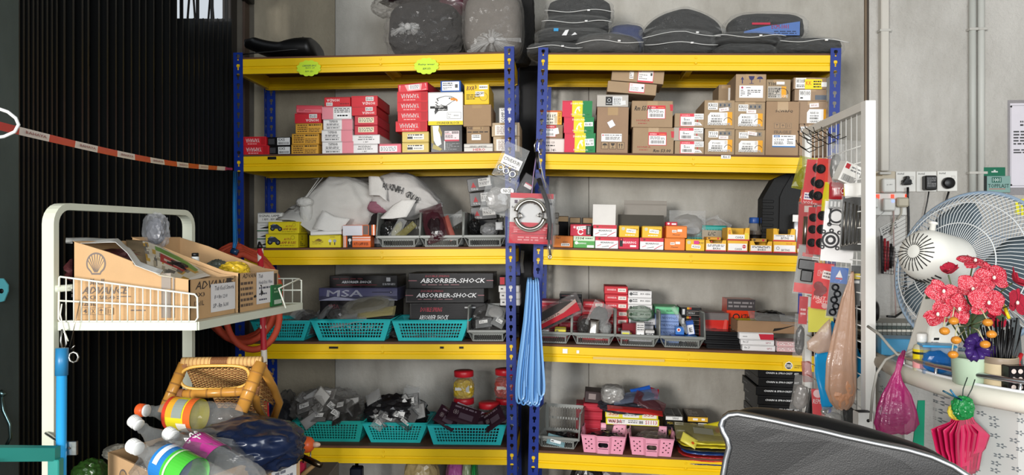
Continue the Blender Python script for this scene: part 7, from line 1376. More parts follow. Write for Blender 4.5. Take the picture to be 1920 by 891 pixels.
b=MB();p=P(1587,357,2.44);b.box(p.x-.008,p.y,p.z-.018,p.x+.008,p.y+.002,p.z+.022,M('e8d42c'));p=P(1587,382,2.44);b.box(p.x-.008,p.y,p.z-.016,p.x+.008,p.y+.002,p.z+.02,M('4ab43c'));b.build('header_tag',label='small yellow and green tag strip beside the white topped pack',cat='tag')
hang(1567,308,2.5,.045,.13,2,CLX,'narrow clear packet with a dark rubber part, behind the boxed one',320,yaw=-20,core='55524e',t=.02)
o=hang(1592,308,2.42,.085,.15,8,clear('e4e4e0',.2,.12,.9,28),'clear bag holding a small white box at the display top',321,yaw=-15,t=.03)
b=MB();X=Matrix.Translation((0,0,.045))@Matrix.Rotation(math.radians(16),4,'Y')@Matrix.Rotation(math.radians(20),4,'Z');b.box(-.03,-.02,-.032,.03,.022,.032,M('dcdad4'),.001,X=X);q=b.build('boxed_part',o);c=MB();art(c,X@Vector((-.03,-.02,-.032)),X.to_3x3()@Vector((.06,0,0)),X.to_3x3()@Vector((0,0,.064)),X.to_3x3()@Vector((0,-1,0)),[('r',.06,.68,.3,.92,'b03038'),('l',.4,.6,.95,.9,2,'777777'),('b',.1,.08,.9,.4,'555555')]);c.build('printed_label',o)
hang(1606,357,2.38,.07,.045,-3,M('dedcd6','film'),'crumpled white film header above the black wrench pack',322,yaw=-10,t=.008)
o=hang(1600,420,2.38,.075,.175,3,clear('c9c9c4',.14,.06,.4,14),'black set of wrenches in a clear hard case',323,'wrench_set',yaw=-14,card='262422',t=.014)
for k in range(6):
    b=MB();x=-.028+.011*k;b.tube([(x,-.006,.02+.003*k),(x+.001,-.006,.155-.003*k)],.0026,M('77726a','metal'),6);ring(b,(x,-.006,.02+.003*k),.004,.0014,M('77726a','metal'),None,10);b.build('wrench',o)
b=MB();b.tube([(-.036,-.009,.004),(-.036,-.009,.17),(.036,-.009,.17),(.036,-.009,.004)],.0022,clear('b4b4b0',.5,.1),6,closed=True);b.build('case_rim',o)
# lower rows
o=hang(1513,506,2.62,.075,.17,7,CLX,'grey card holding a square black lamp, with striped red base',330,yaw=-20,card='8d8c88',t=.012,ops=[('r',.2,.78,.7,.86,'c84a44'),('r',.68,.68,.98,.8,'e4e2dc'),('l',.7,.7,.96,.78,2,'555555'),('r',0,0,1,.2,'d42a2c')])
b=MB();b.box(-.03,-.022,.085,.03,-.002,.12,M('19191a','plastic'),.003);b.box(-.018,-.02,.045,.02,-.002,.084,M('161617','plastic'),.003);b.build('lamp_body',o)
hang(1542,537,2.52,.065,.16,5,clear('d88078',.16,.08),'glossy red pack with chain drawing and white sticker',331,yaw=-22,card='cc1c24',t=.01,ops=[('g',.45,.66,.95,.84,[('r',0,0,1,1,'dcd8d4'),('l',.1,.1,.9,.9,2,'555555')],-8),('t',.2,.72,.45,.84,'EM','e8c0b8'),('c',.3,.5,.1,'6c1418'),('c',.5,.42,.1,'6c1418'),('c',.34,.34,.1,'6c1418'),('t',.08,.2,.7,.28,'FIRST','e8c0b8',0,.2),('t',.2,.12,.8,.19,'GRIT','e8c0b8',0,.2),('c',.7,.08,.06,'d8a8a4')])
o=hang(1570,548,2.47,.055,.17,6,CLX,'narrow pack with blue header and dark chain links',332,yaw=-20,t=.012,card='55585e',ops=[('r',0,.68,1,1,'2c62b0'),('p',[(.3,.8),(.7,.8),(.5,.95)],'e8e4e0'),('r',.3,.76,.7,.79,'c83030')])
for k in range(5):b=MB();ring(b,(-.008+.008*(k%2),-.009,.02+.02*k),.009,.003,M('2a2c30','metal'),None,12);b.build('chain_link',o)
hang(1604,535,2.39,.03,.13,2,CLX,'thin black pack with yellow square at the right display post',333,yaw=-10,t=.008,card='222224',ops=[('r',.3,.66,.95,.8,'e8cc1c'),('r',.2,.55,.9,.62,'dcdcdc')])
hang(1506,582,2.62,.03,.1,3,cl,'narrow red card below the striped red base',334,yaw=-20,card='b01c28',t=.006,ops=[('l',.2,.3,.8,.6,2,'d8b8b8')])
hang(1500,630,2.64,.04,.15,4,CLX,'thin clear sleeve with dark cable at the far left',335,yaw=-20,t=.014,core='3a3634')
b=MB();p=gpt(.55,0);a=P(1538,598,2.58);b.box(a.x-.04,a.y,a.z-.045,a.x+.045,a.y+.004,a.z+.04,M('d8d25c','paint'),.001);b.build('yellow_card',label='plain yellow card behind the grid wires',cat='card')
# big hanging bag and lower packs
def cone_bag(profile,m,label,name='plastic_bag',seed=1,fold=14,amp=.12,dy=.5,parent=None,lab=True,nseg=64,cat='bag'):
    """bag hanging from a gathered neck; profile rows: (px_left, px_right, py, Y)"""
    rows=[];n=len(profile);fine=5;b=MB();vs=[];K=nseg;R=(n-1)*fine
    for i in range(R+1):
        t=i/fine;a=min(int(t),n-2);f=t-a;f=f*f*(3-2*f) if 0 else f;A,B=profile[a],profile[a+1];L_=P(A[0],A[2],A[3]).lerp(P(B[0],B[2],B[3]),f);R_=P(A[1],A[2],A[3]).lerp(P(B[1],B[2],B[3]),f)
        c=(L_+R_)/2;hw=(R_-L_).length/2;g=i/R
        for k in range(K):
            an=2*math.pi*k/K;fo=1+amp*(1-g*.6)*math.sin(fold*an+seed+2*noise.noise(Vector((math.cos(an),math.sin(an),g*2+seed))))+.22*amp*6*.2*noise.noise(Vector((math.cos(an)*2,math.sin(an)*2,g*5+seed)))
            vs.append(c+Vector((math.cos(an)*hw*fo,math.sin(an)*hw*dy*fo,.006*noise.noise(Vector((an*2,g*9,seed))))))
    b.add(vs,[(i*K+k,i*K+(k+1)%K,(i+1)*K+(k+1)%K,(i+1)*K+k) for i in range(R) for k in range(K)]+[tuple(range(K)),tuple(R*K+k for k in range(K))[::-1]],m,True)
    return b.build(name,parent,label,cat,mat=I4 if parent else None)
o=cone_bag([(1596,1601,510,2.34),(1590,1601,530,2.34),(1578,1602,560,2.34),(1563,1603,620,2.33),(1550,1603,680,2.32),(1548,1604,730,2.32),(1556,1600,755,2.32),(1570,1590,768,2.32)],clear('d8ae92',1.25,.22,.7,18),'long cloudy orange tinted bag hanging on the display frame',seed=4,fold=9,amp=.09)
b=MB();blob(b,P(1577,730,2.32),(.034,.02,.05),M('c8906c','film'),5,.2,2.2,2.4,None,4,smooth=False);blob(b,P(1572,738,2.32),(.022,.012,.02),M('b8a490','film'),6,.2,2.2,2.4,None,3,smooth=False);b.build('bag_contents',o,mat=I4)
strip([(P(1512,640,2.36),P(1556,600,2.36)),(P(1516,655,2.35),P(1560,630,2.35)),(P(1535,664,2.35),P(1562,660,2.35))],clear('d0b29c',1.1,.2,.7,18),.0006,'bag_handle','cloudy bag handle sticking out left of the long bag','bag',8,.01)
strip([(P(1527,668,2.42),P(1560,600,2.42)),(P(1530,700,2.42),P(1600,640,2.42)),(P(1540,760,2.42),P(1625,695,2.42)),(P(1545,778,2.42),P(1600,720,2.42))],M('1f92cc','gloss'),.0008,'blue_bag','bright blue folded bag behind the cloudy orange bag','bag',10,.012)
o=hang(1503,738,2.56,.06,.12,9,clear('c9c6c2',.35,.1,.9,35),'clear packet with bright folds at the lower left of the display',341,yaw=-20,core='8a8682',t=.03)
hang(1513,697,2.57,.03,.07,-6,clear('c83c40',.7,.2),'thin red film strip above the lower clear packet',342,yaw=-20,t=.01)
hang(1534,757,2.48,.04,.1,-3,cl,'narrow red pack with white letters near the chair back',343,yaw=-20,card='c4202c',t=.008,ops=[('t',.05,.5,.9,.66,'REMA','e9dcdc',0,.2),('c',.5,.84,.14,'e0b8b8')])
for k,(x,l) in enumerate(((1518,'left thin black sleeve behind the chair back'),(1524,'right thin black sleeve behind the chair back'))):hang(x,757,2.55,.02,.1,10,M('1c1b1c','gloss'),l,345+k,yaw=-20,t=.006)
hang(1563,782,2.40,.075,.06,3,clear('c9c8c4',.45,.1,.9,40),'crumpled clear packet under the long cloudy bag',348,core='a8a6a2',t=.03)
hang(1592,775,2.38,.05,.08,-2,clear('8a8a88',.3,.08,.9,40),'dark clear packet between cloudy bag and frame post',349,core='2a2a2a',t=.02)
b=MB();p=P(1546,773,2.40);b.tube([p,p+Vector((0,.01,0))],.008,M('d8d8d8','metal'),14);b.build('steel_ball',label='small shiny round ball at the blue bag bottom',cat='ball')
# ------------------------------------------------------------ wall fittings on the right
def WP(px,py,off):u=wu(px);return WM@Vector((u,-off,wz(px,py)))
def wbox(x0,y0,x1,y1,th,m,name,label=None,cat=None,parent=None,b_=.002,off=0,ops=None,grp=None,kind=None):
    u0,u1=wu(x0),wu(x1);z0,z1=wz(x0,y1),wz(x0,y0);X=WM@Matrix.Translation(((u0+u1)/2,-off,z0));w=u1-u0;h=z1-z0;b=MB();b.box(-w/2,-th,0,w/2,0,h,m,b_)
    if parent:o=b.build(name,parent,mat=X)
    else:o=b.build(name,mat=X,label=label,cat=cat,group=grp)
    if ops:c=MB();face_art(c,'F',w,th,h,ops,y0=-th);c.build('printed_label',o)
    return o
PW=M('dbdad4','plastic');PB=M('b9ae98','plastic')
o1=wbox(1636,322,1677,362,.012,PB,'wall_socket','yellowed old wall socket with a white adapter, leftmost','socket',ops=[('r',.1,.78,.4,.92,'8a7a60')])
wbox(1648,336,1672,362,.035,PW,'power_adapter','white adapter plugged in the leftmost socket','adapter',off=.013,b_=.006,ops=[('t',.3,.5,.7,.6,'pebl','444444')])
sw=[('t',.08,.84,.4,.94,'instal','444444'),('r',.68,.6,.88,.76,'b4b2ac'),('r',.7,.62,.86,.74,'d4d2cc')]
o2=wbox(1678,322,1715.5,360,.012,PW,'wall_socket','white wall socket second from left with small black plug','socket',ops=sw)
o3=wbox(1716.5,322,1754,360,.012,PW,'wall_socket','white wall socket third from left with square black adapter','socket',ops=sw)
o4=wbox(1755.5,321,1793,359,.012,PW,'wall_socket','rightmost white wall socket with round black plug','socket',ops=sw)
BK=M('141415','plastic')
def cable(pts,r,m,name,label,cat='cable',offs=None):b=MB();b.tube([WP(*p) for p in pts],r,m,7);return b.build(name,label=label,cat=cat)
def plug(cx,cy,kind,parent_label,name='power_plug'):
    b=MB();c=WP(cx,cy,.013);n=-WN
    X=Matrix.Translation(c)@WM.to_3x3().to_4x4()
    if kind == 'tri': b.prism([(-.022,.004),(.022,.004),(.014,.018),(.006,.03),(-.006,.03),(-.014,.018)],.03,BK,X=X@Matrix.Translation((0,-.03,0))@Matrix.Rotation(math.pi/2,4,'X')@Matrix.Translation((0,-.012,-.03)))
    elif kind == 'sq': b.box(-.028,-.04,-.034,.026,0,.034,BK,.005,X=X)
    else:b.lathe([(.026,0),(.028,.006),(.026,.026),(.02,.03)],BK,24,X=X@Matrix.Rotation(math.pi/2,4,'X'))
    if kind == 'tri': b.box(-.02,-.03,-.012,.02,0,.014,BK,.005,X=X);b.box(-.01,-.03,.012,.01,0,.03,BK,.004,X=X)
    o=b.build(name,label=parent_label,cat='plug')
    if kind == 'sq': c_=MB();c0=X@Vector((-.02,-.0405,-.02));art(c_,c0,X.to_3x3()@Vector((.04,0,0)),X.to_3x3()@Vector((0,0,.045)),X.to_3x3()@Vector((0,-1,0)),[('l',0,0,1,1,7,'8a8a8a')]);c_.build('printed_label',o)
plug(1695,343,'tri','small three-cornered black plug in the second socket');plug(1737,344,'sq','square black adapter with small print in the third socket');plug(1773,344,'rd','round black plug in the rightmost socket')
cable([(1696,352,.035),(1697,370,.03),(1700,410,.02),(1700,450,.02),(1690,480,.03),(1692,510,.03),(1694,545,.03),(1690,580,.04),(1668,592,.06),(1650,590,.08)],.0055,BK,'power_cable','thick black cable from the small black plug')
cable([(1736,360,.03),(1735,378,.02),(1728,410,.02),(1712,440,.02)],.003,BK,'power_cable','thin black cable from the square adapter')
cable([(1773,360,.03),(1770,376,.02),(1758,400,.02),(1757,418,.02),(1750,445,.03)],.0045,BK,'power_cable','black cable from the round plug going behind the fan')
cable([(1694,520,.03),(1688,545,.03),(1680,575,.04),(1716,563,.06),(1740,553,.08)],.003,BK,'power_cable','thin black cable branching towards the fan foot')
cable([(1671,384,.03),(1672,420,.02),(1671,480,.03),(1673,540,.03),(1673,590,.04)],.003,M('b49a94','rubber'),'charging_cable','pinkish cable hanging from the charger')
cable([(1656,396,.02),(1640,412,.02),(1625,425,.02)],.0015,M('d4d4d0','rubber'),'charging_cable','thin white cable running left from the socket strip')
st2=wbox(1626,363,1703,404,.016,PW,'socket_strip','white socket strip with three red switches below the wall sockets','socket')
for x in (1643,1670.5,1697):wbox(x-3,365,x+3,373,.004,glow('e83018',1.2),'switch',parent=st2,off=.016,b_=.001)
wbox(1626,372,1641,391,.03,PW,'power_plug','white plug half hidden by the display post','plug',off=.017,b_=.006)
q=wbox(1649,373,1671,396,.035,PW,'phone_charger','white charger with a blue light','charger',off=.017,b_=.005);wbox(1664,376,1668,380,.002,glow('4a58f0',3),'indicator_light',parent=q,off=.052,b_=0)
wbox(1675,371,1697,389,.032,M('b9b19c','plastic'),'power_plug','yellowed plug right of the charger','plug',off=.017,b_=.008)
cable([(1686,389,.03),(1686,400,.025),(1680,412,.02),(1676,408,.02),(1672,418,.02),(1668,440,.02)],.004,M('b9b4a6','rubber'),'power_cable','beige cable from the yellowed plug')
def paper(pts,label,ops=None,col='d4d2cc',name='paper_sheet',off=.004,cat='paper'):
    p=[WP(x,y,off) for x,y in pts];b=MB();nn=WN*.0006;b.add([q for q in p]+[q+nn for q in p],[(0,1,2,3),(7,6,5,4),(0,4,5,1),(1,5,6,2),(2,6,7,3),(3,7,4,0)],M(col));o=b.build(name,label=label,cat=cat)
    if ops:c=MB();art(c,p[3]+nn,p[2]-p[3],p[0]-p[3],WN,ops);c.build('printed_lines',o)
    return o
tl_=[('r',.04,.12+.16*i,.96,.135+.16*i,'5a5856') for i in range(6)]+[('l',.06,.6,.6,.9,3,'6a6866')]
paper([(1648,428),(1697,402),(1709,440),(1660,468)],'ruled paper form taped askew below the sockets',tl_)
paper([(1663,470),(1712,442),(1730,500),(1690,505)],'second ruled paper form partly under the first',tl_,off=.006)
b=MB()
for k,(x,c) in enumerate(((1650,'3a3638'),(1655,'a83038'),(1660,'8a2c34'),(1665,'2c2a2c'),(1668,'55504e'))):b.tube([WP(x,512-3*k,.03),WP(x-2+k*1.0,442+5*k,.03)],.006,M(c,'plastic'),8)
o=b.build('pen_bundle',label='red and dark pens hanging in a mesh pouch on the wall',cat='pens')
b=MB();A,B,C,D=WP(1645,512,.042),WP(1668,514,.042),WP(1672,466,.042),WP(1649,462,.042)
for i in range(9):b.tube([A.lerp(D,i/8),B.lerp(C,i/8)],.0009,M('3a3a3c','metal'),4)
for i in range(6):b.tube([A.lerp(B,i/5),D.lerp(C,i/5)],.0009,M('3a3a3c','metal'),4)
b.build('mesh_pouch',o,mat=I4)
o=wbox(1838,331,1888,362,.03,M('7fa09a','gloss'),'plaster_box','green and grey blister pack hanging on the wall above the fan','packet',ops=[('r',0,0,.12,1,'2a3432'),('r',.3,.6,.66,.92,'1f5a4c'),('t',.34,.64,.62,.88,'1001','cfe0dc'),('t',.16,.28,.94,.52,'TOPPLAST','24443e'),('r',.2,.2,.8,.23,'c8503c')])
wbox(1838,315,1878,331,.003,M('1f6a50','gloss'),'hang_tab',parent=o,off=.028,ops=[('g',.35,.4,.65,.7,[('r',0,0,1,.5,'c4ccc8'),('r',.35,0,.65,1,'c4ccc8')])])
o=wbox(1889,188,1960,366,.003,clear('d8d4dc',.5,.15,.2,8),'notice_sleeve','printed notice in a clear sleeve at the right edge','notice')
wbox(1893,194,1955,352,.001,M('d6d2da'),'notice_sheet',parent=o,off=.0032,ops=[('r',.02,.97,.99,.974,'6a686c'),('r',.02,.02,.99,.024,'6a686c'),('r',.02,.02,.03,.97,'8a888c'),('c',.03,.96,.012,'2a2a2a'),('c',.03,.03,.012,'2a2a2a'),('l',.3,.72,.7,.8,2,'3a3a3c'),('l',.1,.5,.94,.68,5,'4a4a4c'),('l',.1,.4,.94,.46,2,'3a3a3c')])
wbox(1903,374,1912,402,.004,M('e4dc2c'),'yellow_tag','left yellow strip under the notice','tag');wbox(1914,373,1930,404,.004,M('e4dc2c'),'yellow_tag','right yellow strip under the notice','tag')
# ------------------------------------------------------------ counter
ZTB=CH-.37
edge=[(1634,668.5),(1637,670),(1640,672),(1670,688),(1700,703),(1760,723),(1830,741),(1920,757),(2010,769)]
def ep(x,y):return P(x,y,.37*F/(y-445.5))
ct=empty('counter_desk',Vector((1.3,2.2,0)),'counter with a rounded cream edge and a flowered front panel','counter')
def cp(mb,name,**k):return mb.build(name,ct,mat=I4,**k)
eps=[ep(*e) for e in edge]
b=MB();b.tube(eps[3:],.0225,M('dbd9cb','paint'),14);cp(b,'edge_roll');b=MB();b.tube(eps[:4],.022,M('7c7468','paint'),14);cp(b,'worn_edge_roll')
back=[WP(2010,600,.03),WP(1640,600,.03)];poly=[p+Vector((.0,.012,0)) for p in eps]+[Vector((eps[-1].x,back[0].y,0)),Vector((1.42,back[1].y-.02,0)),Vector((1.42,3.1,0)),Vector((1.17,3.1,0)),Vector((1.17,2.45,0))]
b=MB();N=len(poly);b.add([(p.x,p.y,ZTB-.01) for p in poly]+[(p.x,p.y,ZTB+.018) for p in poly],[tuple(reversed(range(N))),tuple(range(N,2*N))]+[(i,(i+1)%N,N+(i+1)%N,N+i) for i in range(N)],M('9a958c','paint'));cp(b,'desk_top')
m=bpy.data.materials.new('flowered_board');m.use_nodes=True;nt=m.node_tree;nn=nt.nodes;L=nt.links;tc=nn.new('ShaderNodeTexCoord');sp2=nn.new('ShaderNodeSeparateXYZ');cb2=nn.new('ShaderNodeCombineXYZ');L.new(tc.outputs['Object'],sp2.inputs[0]);L.new(sp2.outputs[0],cb2.inputs[0]);L.new(sp2.outputs[2],cb2.inputs[1]);mp=nn.new('ShaderNodeMapping');mp.inputs['Scale'].default_value=(46,46,1);vo=nn.new('ShaderNodeTexVoronoi');vo.voronoi_dimensions = '2D';vo.inputs['Scale'].default_value=1;vo.inputs['Randomness'].default_value=.55
L.new(cb2.outputs[0],mp.inputs[0]);L.new(mp.outputs[0],vo.inputs[0]);sb=nn.new('ShaderNodeVectorMath');sb.operation = 'SUBTRACT';L.new(mp.outputs[0],sb.inputs[0]);L.new(vo.outputs['Position'],sb.inputs[1]);sx=nn.new('ShaderNodeSeparateXYZ');L.new(sb.outputs[0],sx.inputs[0])
def mth(op,a,c=None):
    n_=nn.new('ShaderNodeMath');n_.operation=op
    for i,v in enumerate((a,c)):
        if v is None:continue
        if isinstance(v,(int,float)):n_.inputs[i].default_value=v
        else:L.new(v,n_.inputs[i])
    return n_.outputs[0]
th_=mth('ARCTAN2',sx.outputs[1],sx.outputs[0]);dd=vo.outputs['Distance'];pet=mth('MULTIPLY',mth('COSINE',mth('MULTIPLY',th_,5)),.09);rad=mth('ADD',pet,.2);ins=mth('LESS_THAN',dd,rad);core=mth('GREATER_THAN',dd,.1);fl=mth('MULTIPLY',ins,core);fl=mth('MULTIPLY',fl,.8)
mx=nn.new('ShaderNodeMix');mx.data_type = 'RGBA';mx.inputs[6].default_value=(*lin('c0c1bd'),1);mx.inputs[7].default_value=(*lin('3c4a54'),1);L.new(fl,mx.inputs[0]);L.new(mx.outputs[2],nn['Principled BSDF'].inputs['Base Color'])
def panel(i0,i1,dy=.05):
    b=MB();ps=[p+Vector((.02,dy,0)) for p in eps[i0:i1]]
    for A,B in zip(ps[:-1],ps[1:]):b.add([(A.x,A.y,0),(B.x,B.y,0),(B.x,B.y,ZTB-.012),(A.x,A.y,ZTB-.012),(A.x,A.y+.012,0),(B.x,B.y+.012,0),(B.x,B.y+.012,ZTB-.012),(A.x,A.y+.012,ZTB-.012)],[(0,1,2,3),(5,4,7,6),(3,2,6,7)],m)
    return b
cp(panel(1,5),'flowered_panel');cp(panel(5,9),'flowered_panel')
p0=eps[5].lerp(eps[4],.2)+Vector((.01,.03,0));b=MB();b.add([(p0.x-.03,p0.y,ZTB-.05),(p0.x-.012,p0.y,ZTB-.05),(p0.x-.02,p0.y,ZTB-.4),(p0.x-.07,p0.y,ZTB-.4)],[(0,3,2,1)],M('1f8a68','gloss'));cp(b,'green_strip',solid=.003)
b=MB();rp=[ep(x,y)+Vector((0,.012,.047)) for x,y in ((1688,697),(1700,703),(1730,714),(1760,723),(1830,741),(1920,757),(2010,769))];b.tube(rp,.0065,M('c4c6c8','metal'),10);cp(b,'chrome_rail')
b=MB();b.tube([p+Vector((0,-.008,-.022)) for p in rp],.0035,M('e2e4e6','gloss'),8);cp(b,'white_rail')
for k in (1,3,4,5):b=MB();b.tube([rp[k]+Vector((0,0,0)),rp[k]-Vector((0,-.004,.047))],.0035,M('c4c6c8','metal'),8);cp(b,'rail_post')
b=MB();b.tube([rp[4].lerp(rp[3],.3),rp[4].lerp(rp[5],.1)],.0078,M('2c86c4','gloss'),10);cp(b,'blue_tape')
ZD=ZTB+.0182
def on(px,py,Y):p=P(px,py,Y);return p
def base(px,Y):return Vector(((px-960)/F*Y,Y,ZD))
# fan
Rg=.225;FC0=P(1818,507,2.16);yaw_=math.radians(-63);FX=Matrix.Translation(FC0)@Matrix.Rotation(yaw_,4,'Z')@Matrix.Rotation(math.radians(-13),4,'X')   # local +y: the way the fan blows
fn=empty('table_fan',FX,'white electric fan seen from behind, with grey blue rim','fan');FW=M('dddcd4','plastic');FG=M('cfd2d2','gloss');FB=M('8ca0b4','gloss')
def fp(mb,name,**k):return mb.build(name,fn,mat=FX,**k)
def circ(mb,r,y,rr,m,n=48):mb.tube([(r*math.cos(2*math.pi*k/n),y,r*math.sin(2*math.pi*k/n)) for k in range(n)],rr,m,6,closed=True)
b=MB();circ(b,Rg,0,.006,FB);circ(b,Rg,.008,.005,FB);fp(b,'rim_band')
b=MB();n=96
for k in range(n):
    a=2*math.pi*k/n;ca,sa=math.cos(a),math.sin(a);tw=.08
    pts=[]
    for r_0,y in ((.06,-.085),(.10,-.082),(.15,-.07),(.19,-.045),(.213,-.02),(Rg,0)):
        aa=a+tw*(1-r_0/Rg)*3;pts.append((r_0*math.cos(aa),y,r_0*math.sin(aa)))
    b.tube(pts,.0011,FG,4,cap=False)
circ(b,.06,-.085,.003,FG);circ(b,.118,-.079,.0018,FG);circ(b,.185,-.049,.0018,FG);fp(b,'rear_grille')
b=MB()
for k in range(n):
    a=2*math.pi*k/n;pts=[]
    for r_0,y in ((.04,.085),(.12,.08),(.18,.055),(.213,.025),(Rg,.006)):aa=a-.08*(1-r_0/Rg)*3;pts.append((r_0*math.cos(aa),y,r_0*math.sin(aa)))
    b.tube(pts,.0011,FB,4,cap=False)
circ(b,.118,.08,.0016,FB);X_=Matrix.Rotation(-math.pi/2,4,'X');b.lathe([(.04,.078),(.042,.086),(.03,.092),(.001,.093)],FB,24,X=X_);fp(b,'front_grille')
for k in range(3):
    b=MB();vs=[];
    for i in range(9):
        r_0=.03+.16*i/8
        for j in range(7):aa=2*math.pi*k/3+(j/6-.5)*(1.1+.5*math.sin(math.pi*i/8));vs.append((r_0*math.cos(aa),-.012+.035*(j/6-.5)*2*.6*(.5+i/16),r_0*math.sin(aa)))
    b.add(vs,[(i*7+j,i*7+j+1,(i+1)*7+j+1,(i+1)*7+j) for i in range(8) for j in range(6)],M('55636c','plastic'),True);fp(b,'blade',solid=.002)
b=MB();b.lathe([(.03,-.04),(.034,.03),(.02,.04)],M('9aa4a8','plastic'),20,X=X_);fp(b,'hub')
b=MB();XM=Matrix.Rotation(math.pi/2,4,'X');prof=[(.001,.248),(.030,.246),(.05,.237),(.064,.22),(.070,.198),(.072,.17),(.074,.13),(.076,.095),(.074,.088),(.03,.087)];b.lathe(prof,FW,36,X=XM);o=fp(b,'motor_housing')
b=MB()
for k in range(24):
    a=2*math.pi*k/24;c,s=math.cos(a),math.sin(a);b.tube([(.018*c,-.2475,.018*s),(.036*c,-.2445,.036*s),(.052*c,-.2365,.052*s)],.0015,M('2a2a28'),4)
for k in range(9):a=math.pi*1.5+(k-4)*.16;c,s=math.cos(a),math.sin(a);b.tube([(.0695*c,-.205,.0695*s),(.0725*c,-.182,.0725*s)],.0022,M('2a2a28'),4)
b.build('vent_slot',o,kind='stuff')
b=MB();b.lathe([(.008,.06),(.008,.088),(.012,.089),(.012,.094),(.006,.096)],FW,14,X=Matrix.Translation((0,-.185,0)));fp(b,'swing_knob')
b=MB()
for x,z0,z1 in ((-.035,-.16,-.06),):pass
cT,cB=P(1775,520,2.12),P(1743,700,2.06);cB.z=ZD
for (c_,w2,d2) in ((cT,.032,.03),):pass
vs=[cB+Vector((-.048,-.045,0)),cB+Vector((.05,-.045,0)),cB+Vector((.05,.06,0)),cB+Vector((-.048,.06,0)),cT+Vector((-.034,-.035,0)),cT+Vector((.036,-.035,0)),cT+Vector((.036,.035,0)),cT+Vector((-.034,.035,0))]
b.add(vs,[(0,3,2,1),(4,5,6,7),(0,1,5,4),(1,2,6,5),(2,3,7,6),(3,0,4,7)],FW)
o=b.build('stand_column',fn,mat=I4);q=o.modifiers.new('bev','BEVEL');q.width=.012;q.segments=3
c=MB();A=vs[0].lerp(vs[4],.22)+Vector((.008,-.0004,0));art(c,A,Vector((.024,0,0)),(vs[4]-vs[0]).normalized()*.036,Vector((0,-1,0)),[('r',0,0,1,1,'e9e8e4'),('r',.3,.8,.9,1,'2a2a2a'),('l',.08,.2,.92,.7,5,'4a4a4a')]);c.build('rating_label',o)
b=MB();b.box(cT.x-.03,cT.y-.034,cT.z-.01,cT.x+.04,cT.y+.03,cT.z+.03,FW,.01);b.build('neck_joint',fn,mat=I4)
# flower arrangement
fl_=empty('orchid_arrangement',base(1818,1.84),'red artificial orchids in a pale green pot with purple bow','flowers')
def ff(mb,name,**k):return mb.build(name,fl_,mat=I4,**k)
mpet=bpy.data.materials.new('speckled_petal');mpet.use_nodes=True;nt=mpet.node_tree;nn=nt.nodes;L=nt.links;tc=nn.new('ShaderNodeTexCoord');vo=nn.new('ShaderNodeTexVoronoi');vo.inputs['Scale'].default_value=420;cr=nn.new('ShaderNodeValToRGB');cr.color_ramp.elements[0].position=.2;cr.color_ramp.elements[0].color=(*lin('ecaab0'),1);cr.color_ramp.elements[1].position=.42;cr.color_ramp.elements[1].color=(*lin('b81830'),1);L.new(tc.outputs['Object'],vo.inputs[0]);L.new(vo.outputs[0],cr.inputs[0]);L.new(cr.outputs[0],nn['Principled BSDF'].inputs['Base Color']);nn['Principled BSDF'].inputs['Roughness'].default_value=.55
PD=M('a81832','cloth');PDK=M('6a1030','cloth')
def petal(mb,c,dir_,up,L_,wd,m,cup=.25):
    d=dir_.normalized();n=up.normalized();s=d.cross(n).normalized();vs=[];R,K=6,6
    for i in range(R+1):
        t=i/R;ww=wd*(math.sin(math.pi*min(1,t*.88+.1))**.7)
        for j in range(K+1):u=2*j/K-1;vs.append(c+d*(L_*t)+s*(u*ww)+n*(L_*(cup*t*t-.3*t)*1.0+.18*ww*u*u+.05*L_*math.sin(u*3)*t))
    mb.add(vs,[(i*(K+1)+j,i*(K+1)+j+1,(i+1)*(K+1)+j+1,(i+1)*(K+1)+j) for i in range(R) for j in range(K)],m,True)
def bloom(px,py,Y,size,face,rot,mat_=None,closed=0):
    c=P(px,py,Y);n=Vector(face).normalized();a=n.cross(Vector((0,0,1)));a=a.normalized() if a.length>.01 else Vector((1,0,0));u=a.cross(n).normalized();r=size*Y/F;m=mat_ or mpet
    bl=empty('bloom',Matrix.Translation(c),parent=fl_)
    for k,(ang,ln,wd) in enumerate(((90,.9,.34),(215,.9,.36),(325,.9,.36),(20,1,.52),(160,1,.52))):
        t=math.radians(ang+rot);d=(a*math.cos(t)+u*math.sin(t))*(1-closed*.75)+n*closed;b=MB();petal(b,c+n*(.002*(k%2)),d,n,r*ln,r*wd,m,.2);b.build('petal',bl,mat=I4,solid=.0008)
    b=MB();t=math.radians(-90+rot);petal(b,c+n*.002,(a*math.cos(t)+u*math.sin(t))*.6+n*.6,n,r*.4,r*.16,PD,-.2);blob(b,c+n*.006,(.0035,.0035,.005),M('e9dcd0'),1,.05,1,2,None,2);b.build('flower_centre',bl,mat=I4)
    return c
heads=[(1827,492,1.86,31,(.1,-.55,.9),10),(1781,513,1.83,25,(-.3,-.2,1),40,PD,.55),(1768,547,1.8,31,(-.2,-1,.25),200),(1822,542,1.81,31,(-.1,-1,.1),30),(1861,522,1.84,36,(.1,-1,.35),-10),(1757,588,1.79,27,(-.25,-1,-.2),130),(1796,580,1.78,31,(.05,-1,.15),80),(1851,568,1.76,38,(.05,-1,.1),5),(1901,528,1.85,28,(.6,-.4,.6),60,PD,.5),(1903,568,1.83,32,(.5,-.9,.1),20,PD,.2),(1868,594,1.86,24,(0,-1,.2),70,PD)]
root0=base(1818,1.84)+Vector((0,0,.08))
for h in heads:
    c=bloom(*h);b=MB();mid=root0.lerp(c,.5)+Vector((0,.02,.03));b.tube([root0,mid,c+Vector((0,.006,-.004))],.0018,M('4a5a34','plastic'),5);ff(b,'stem')
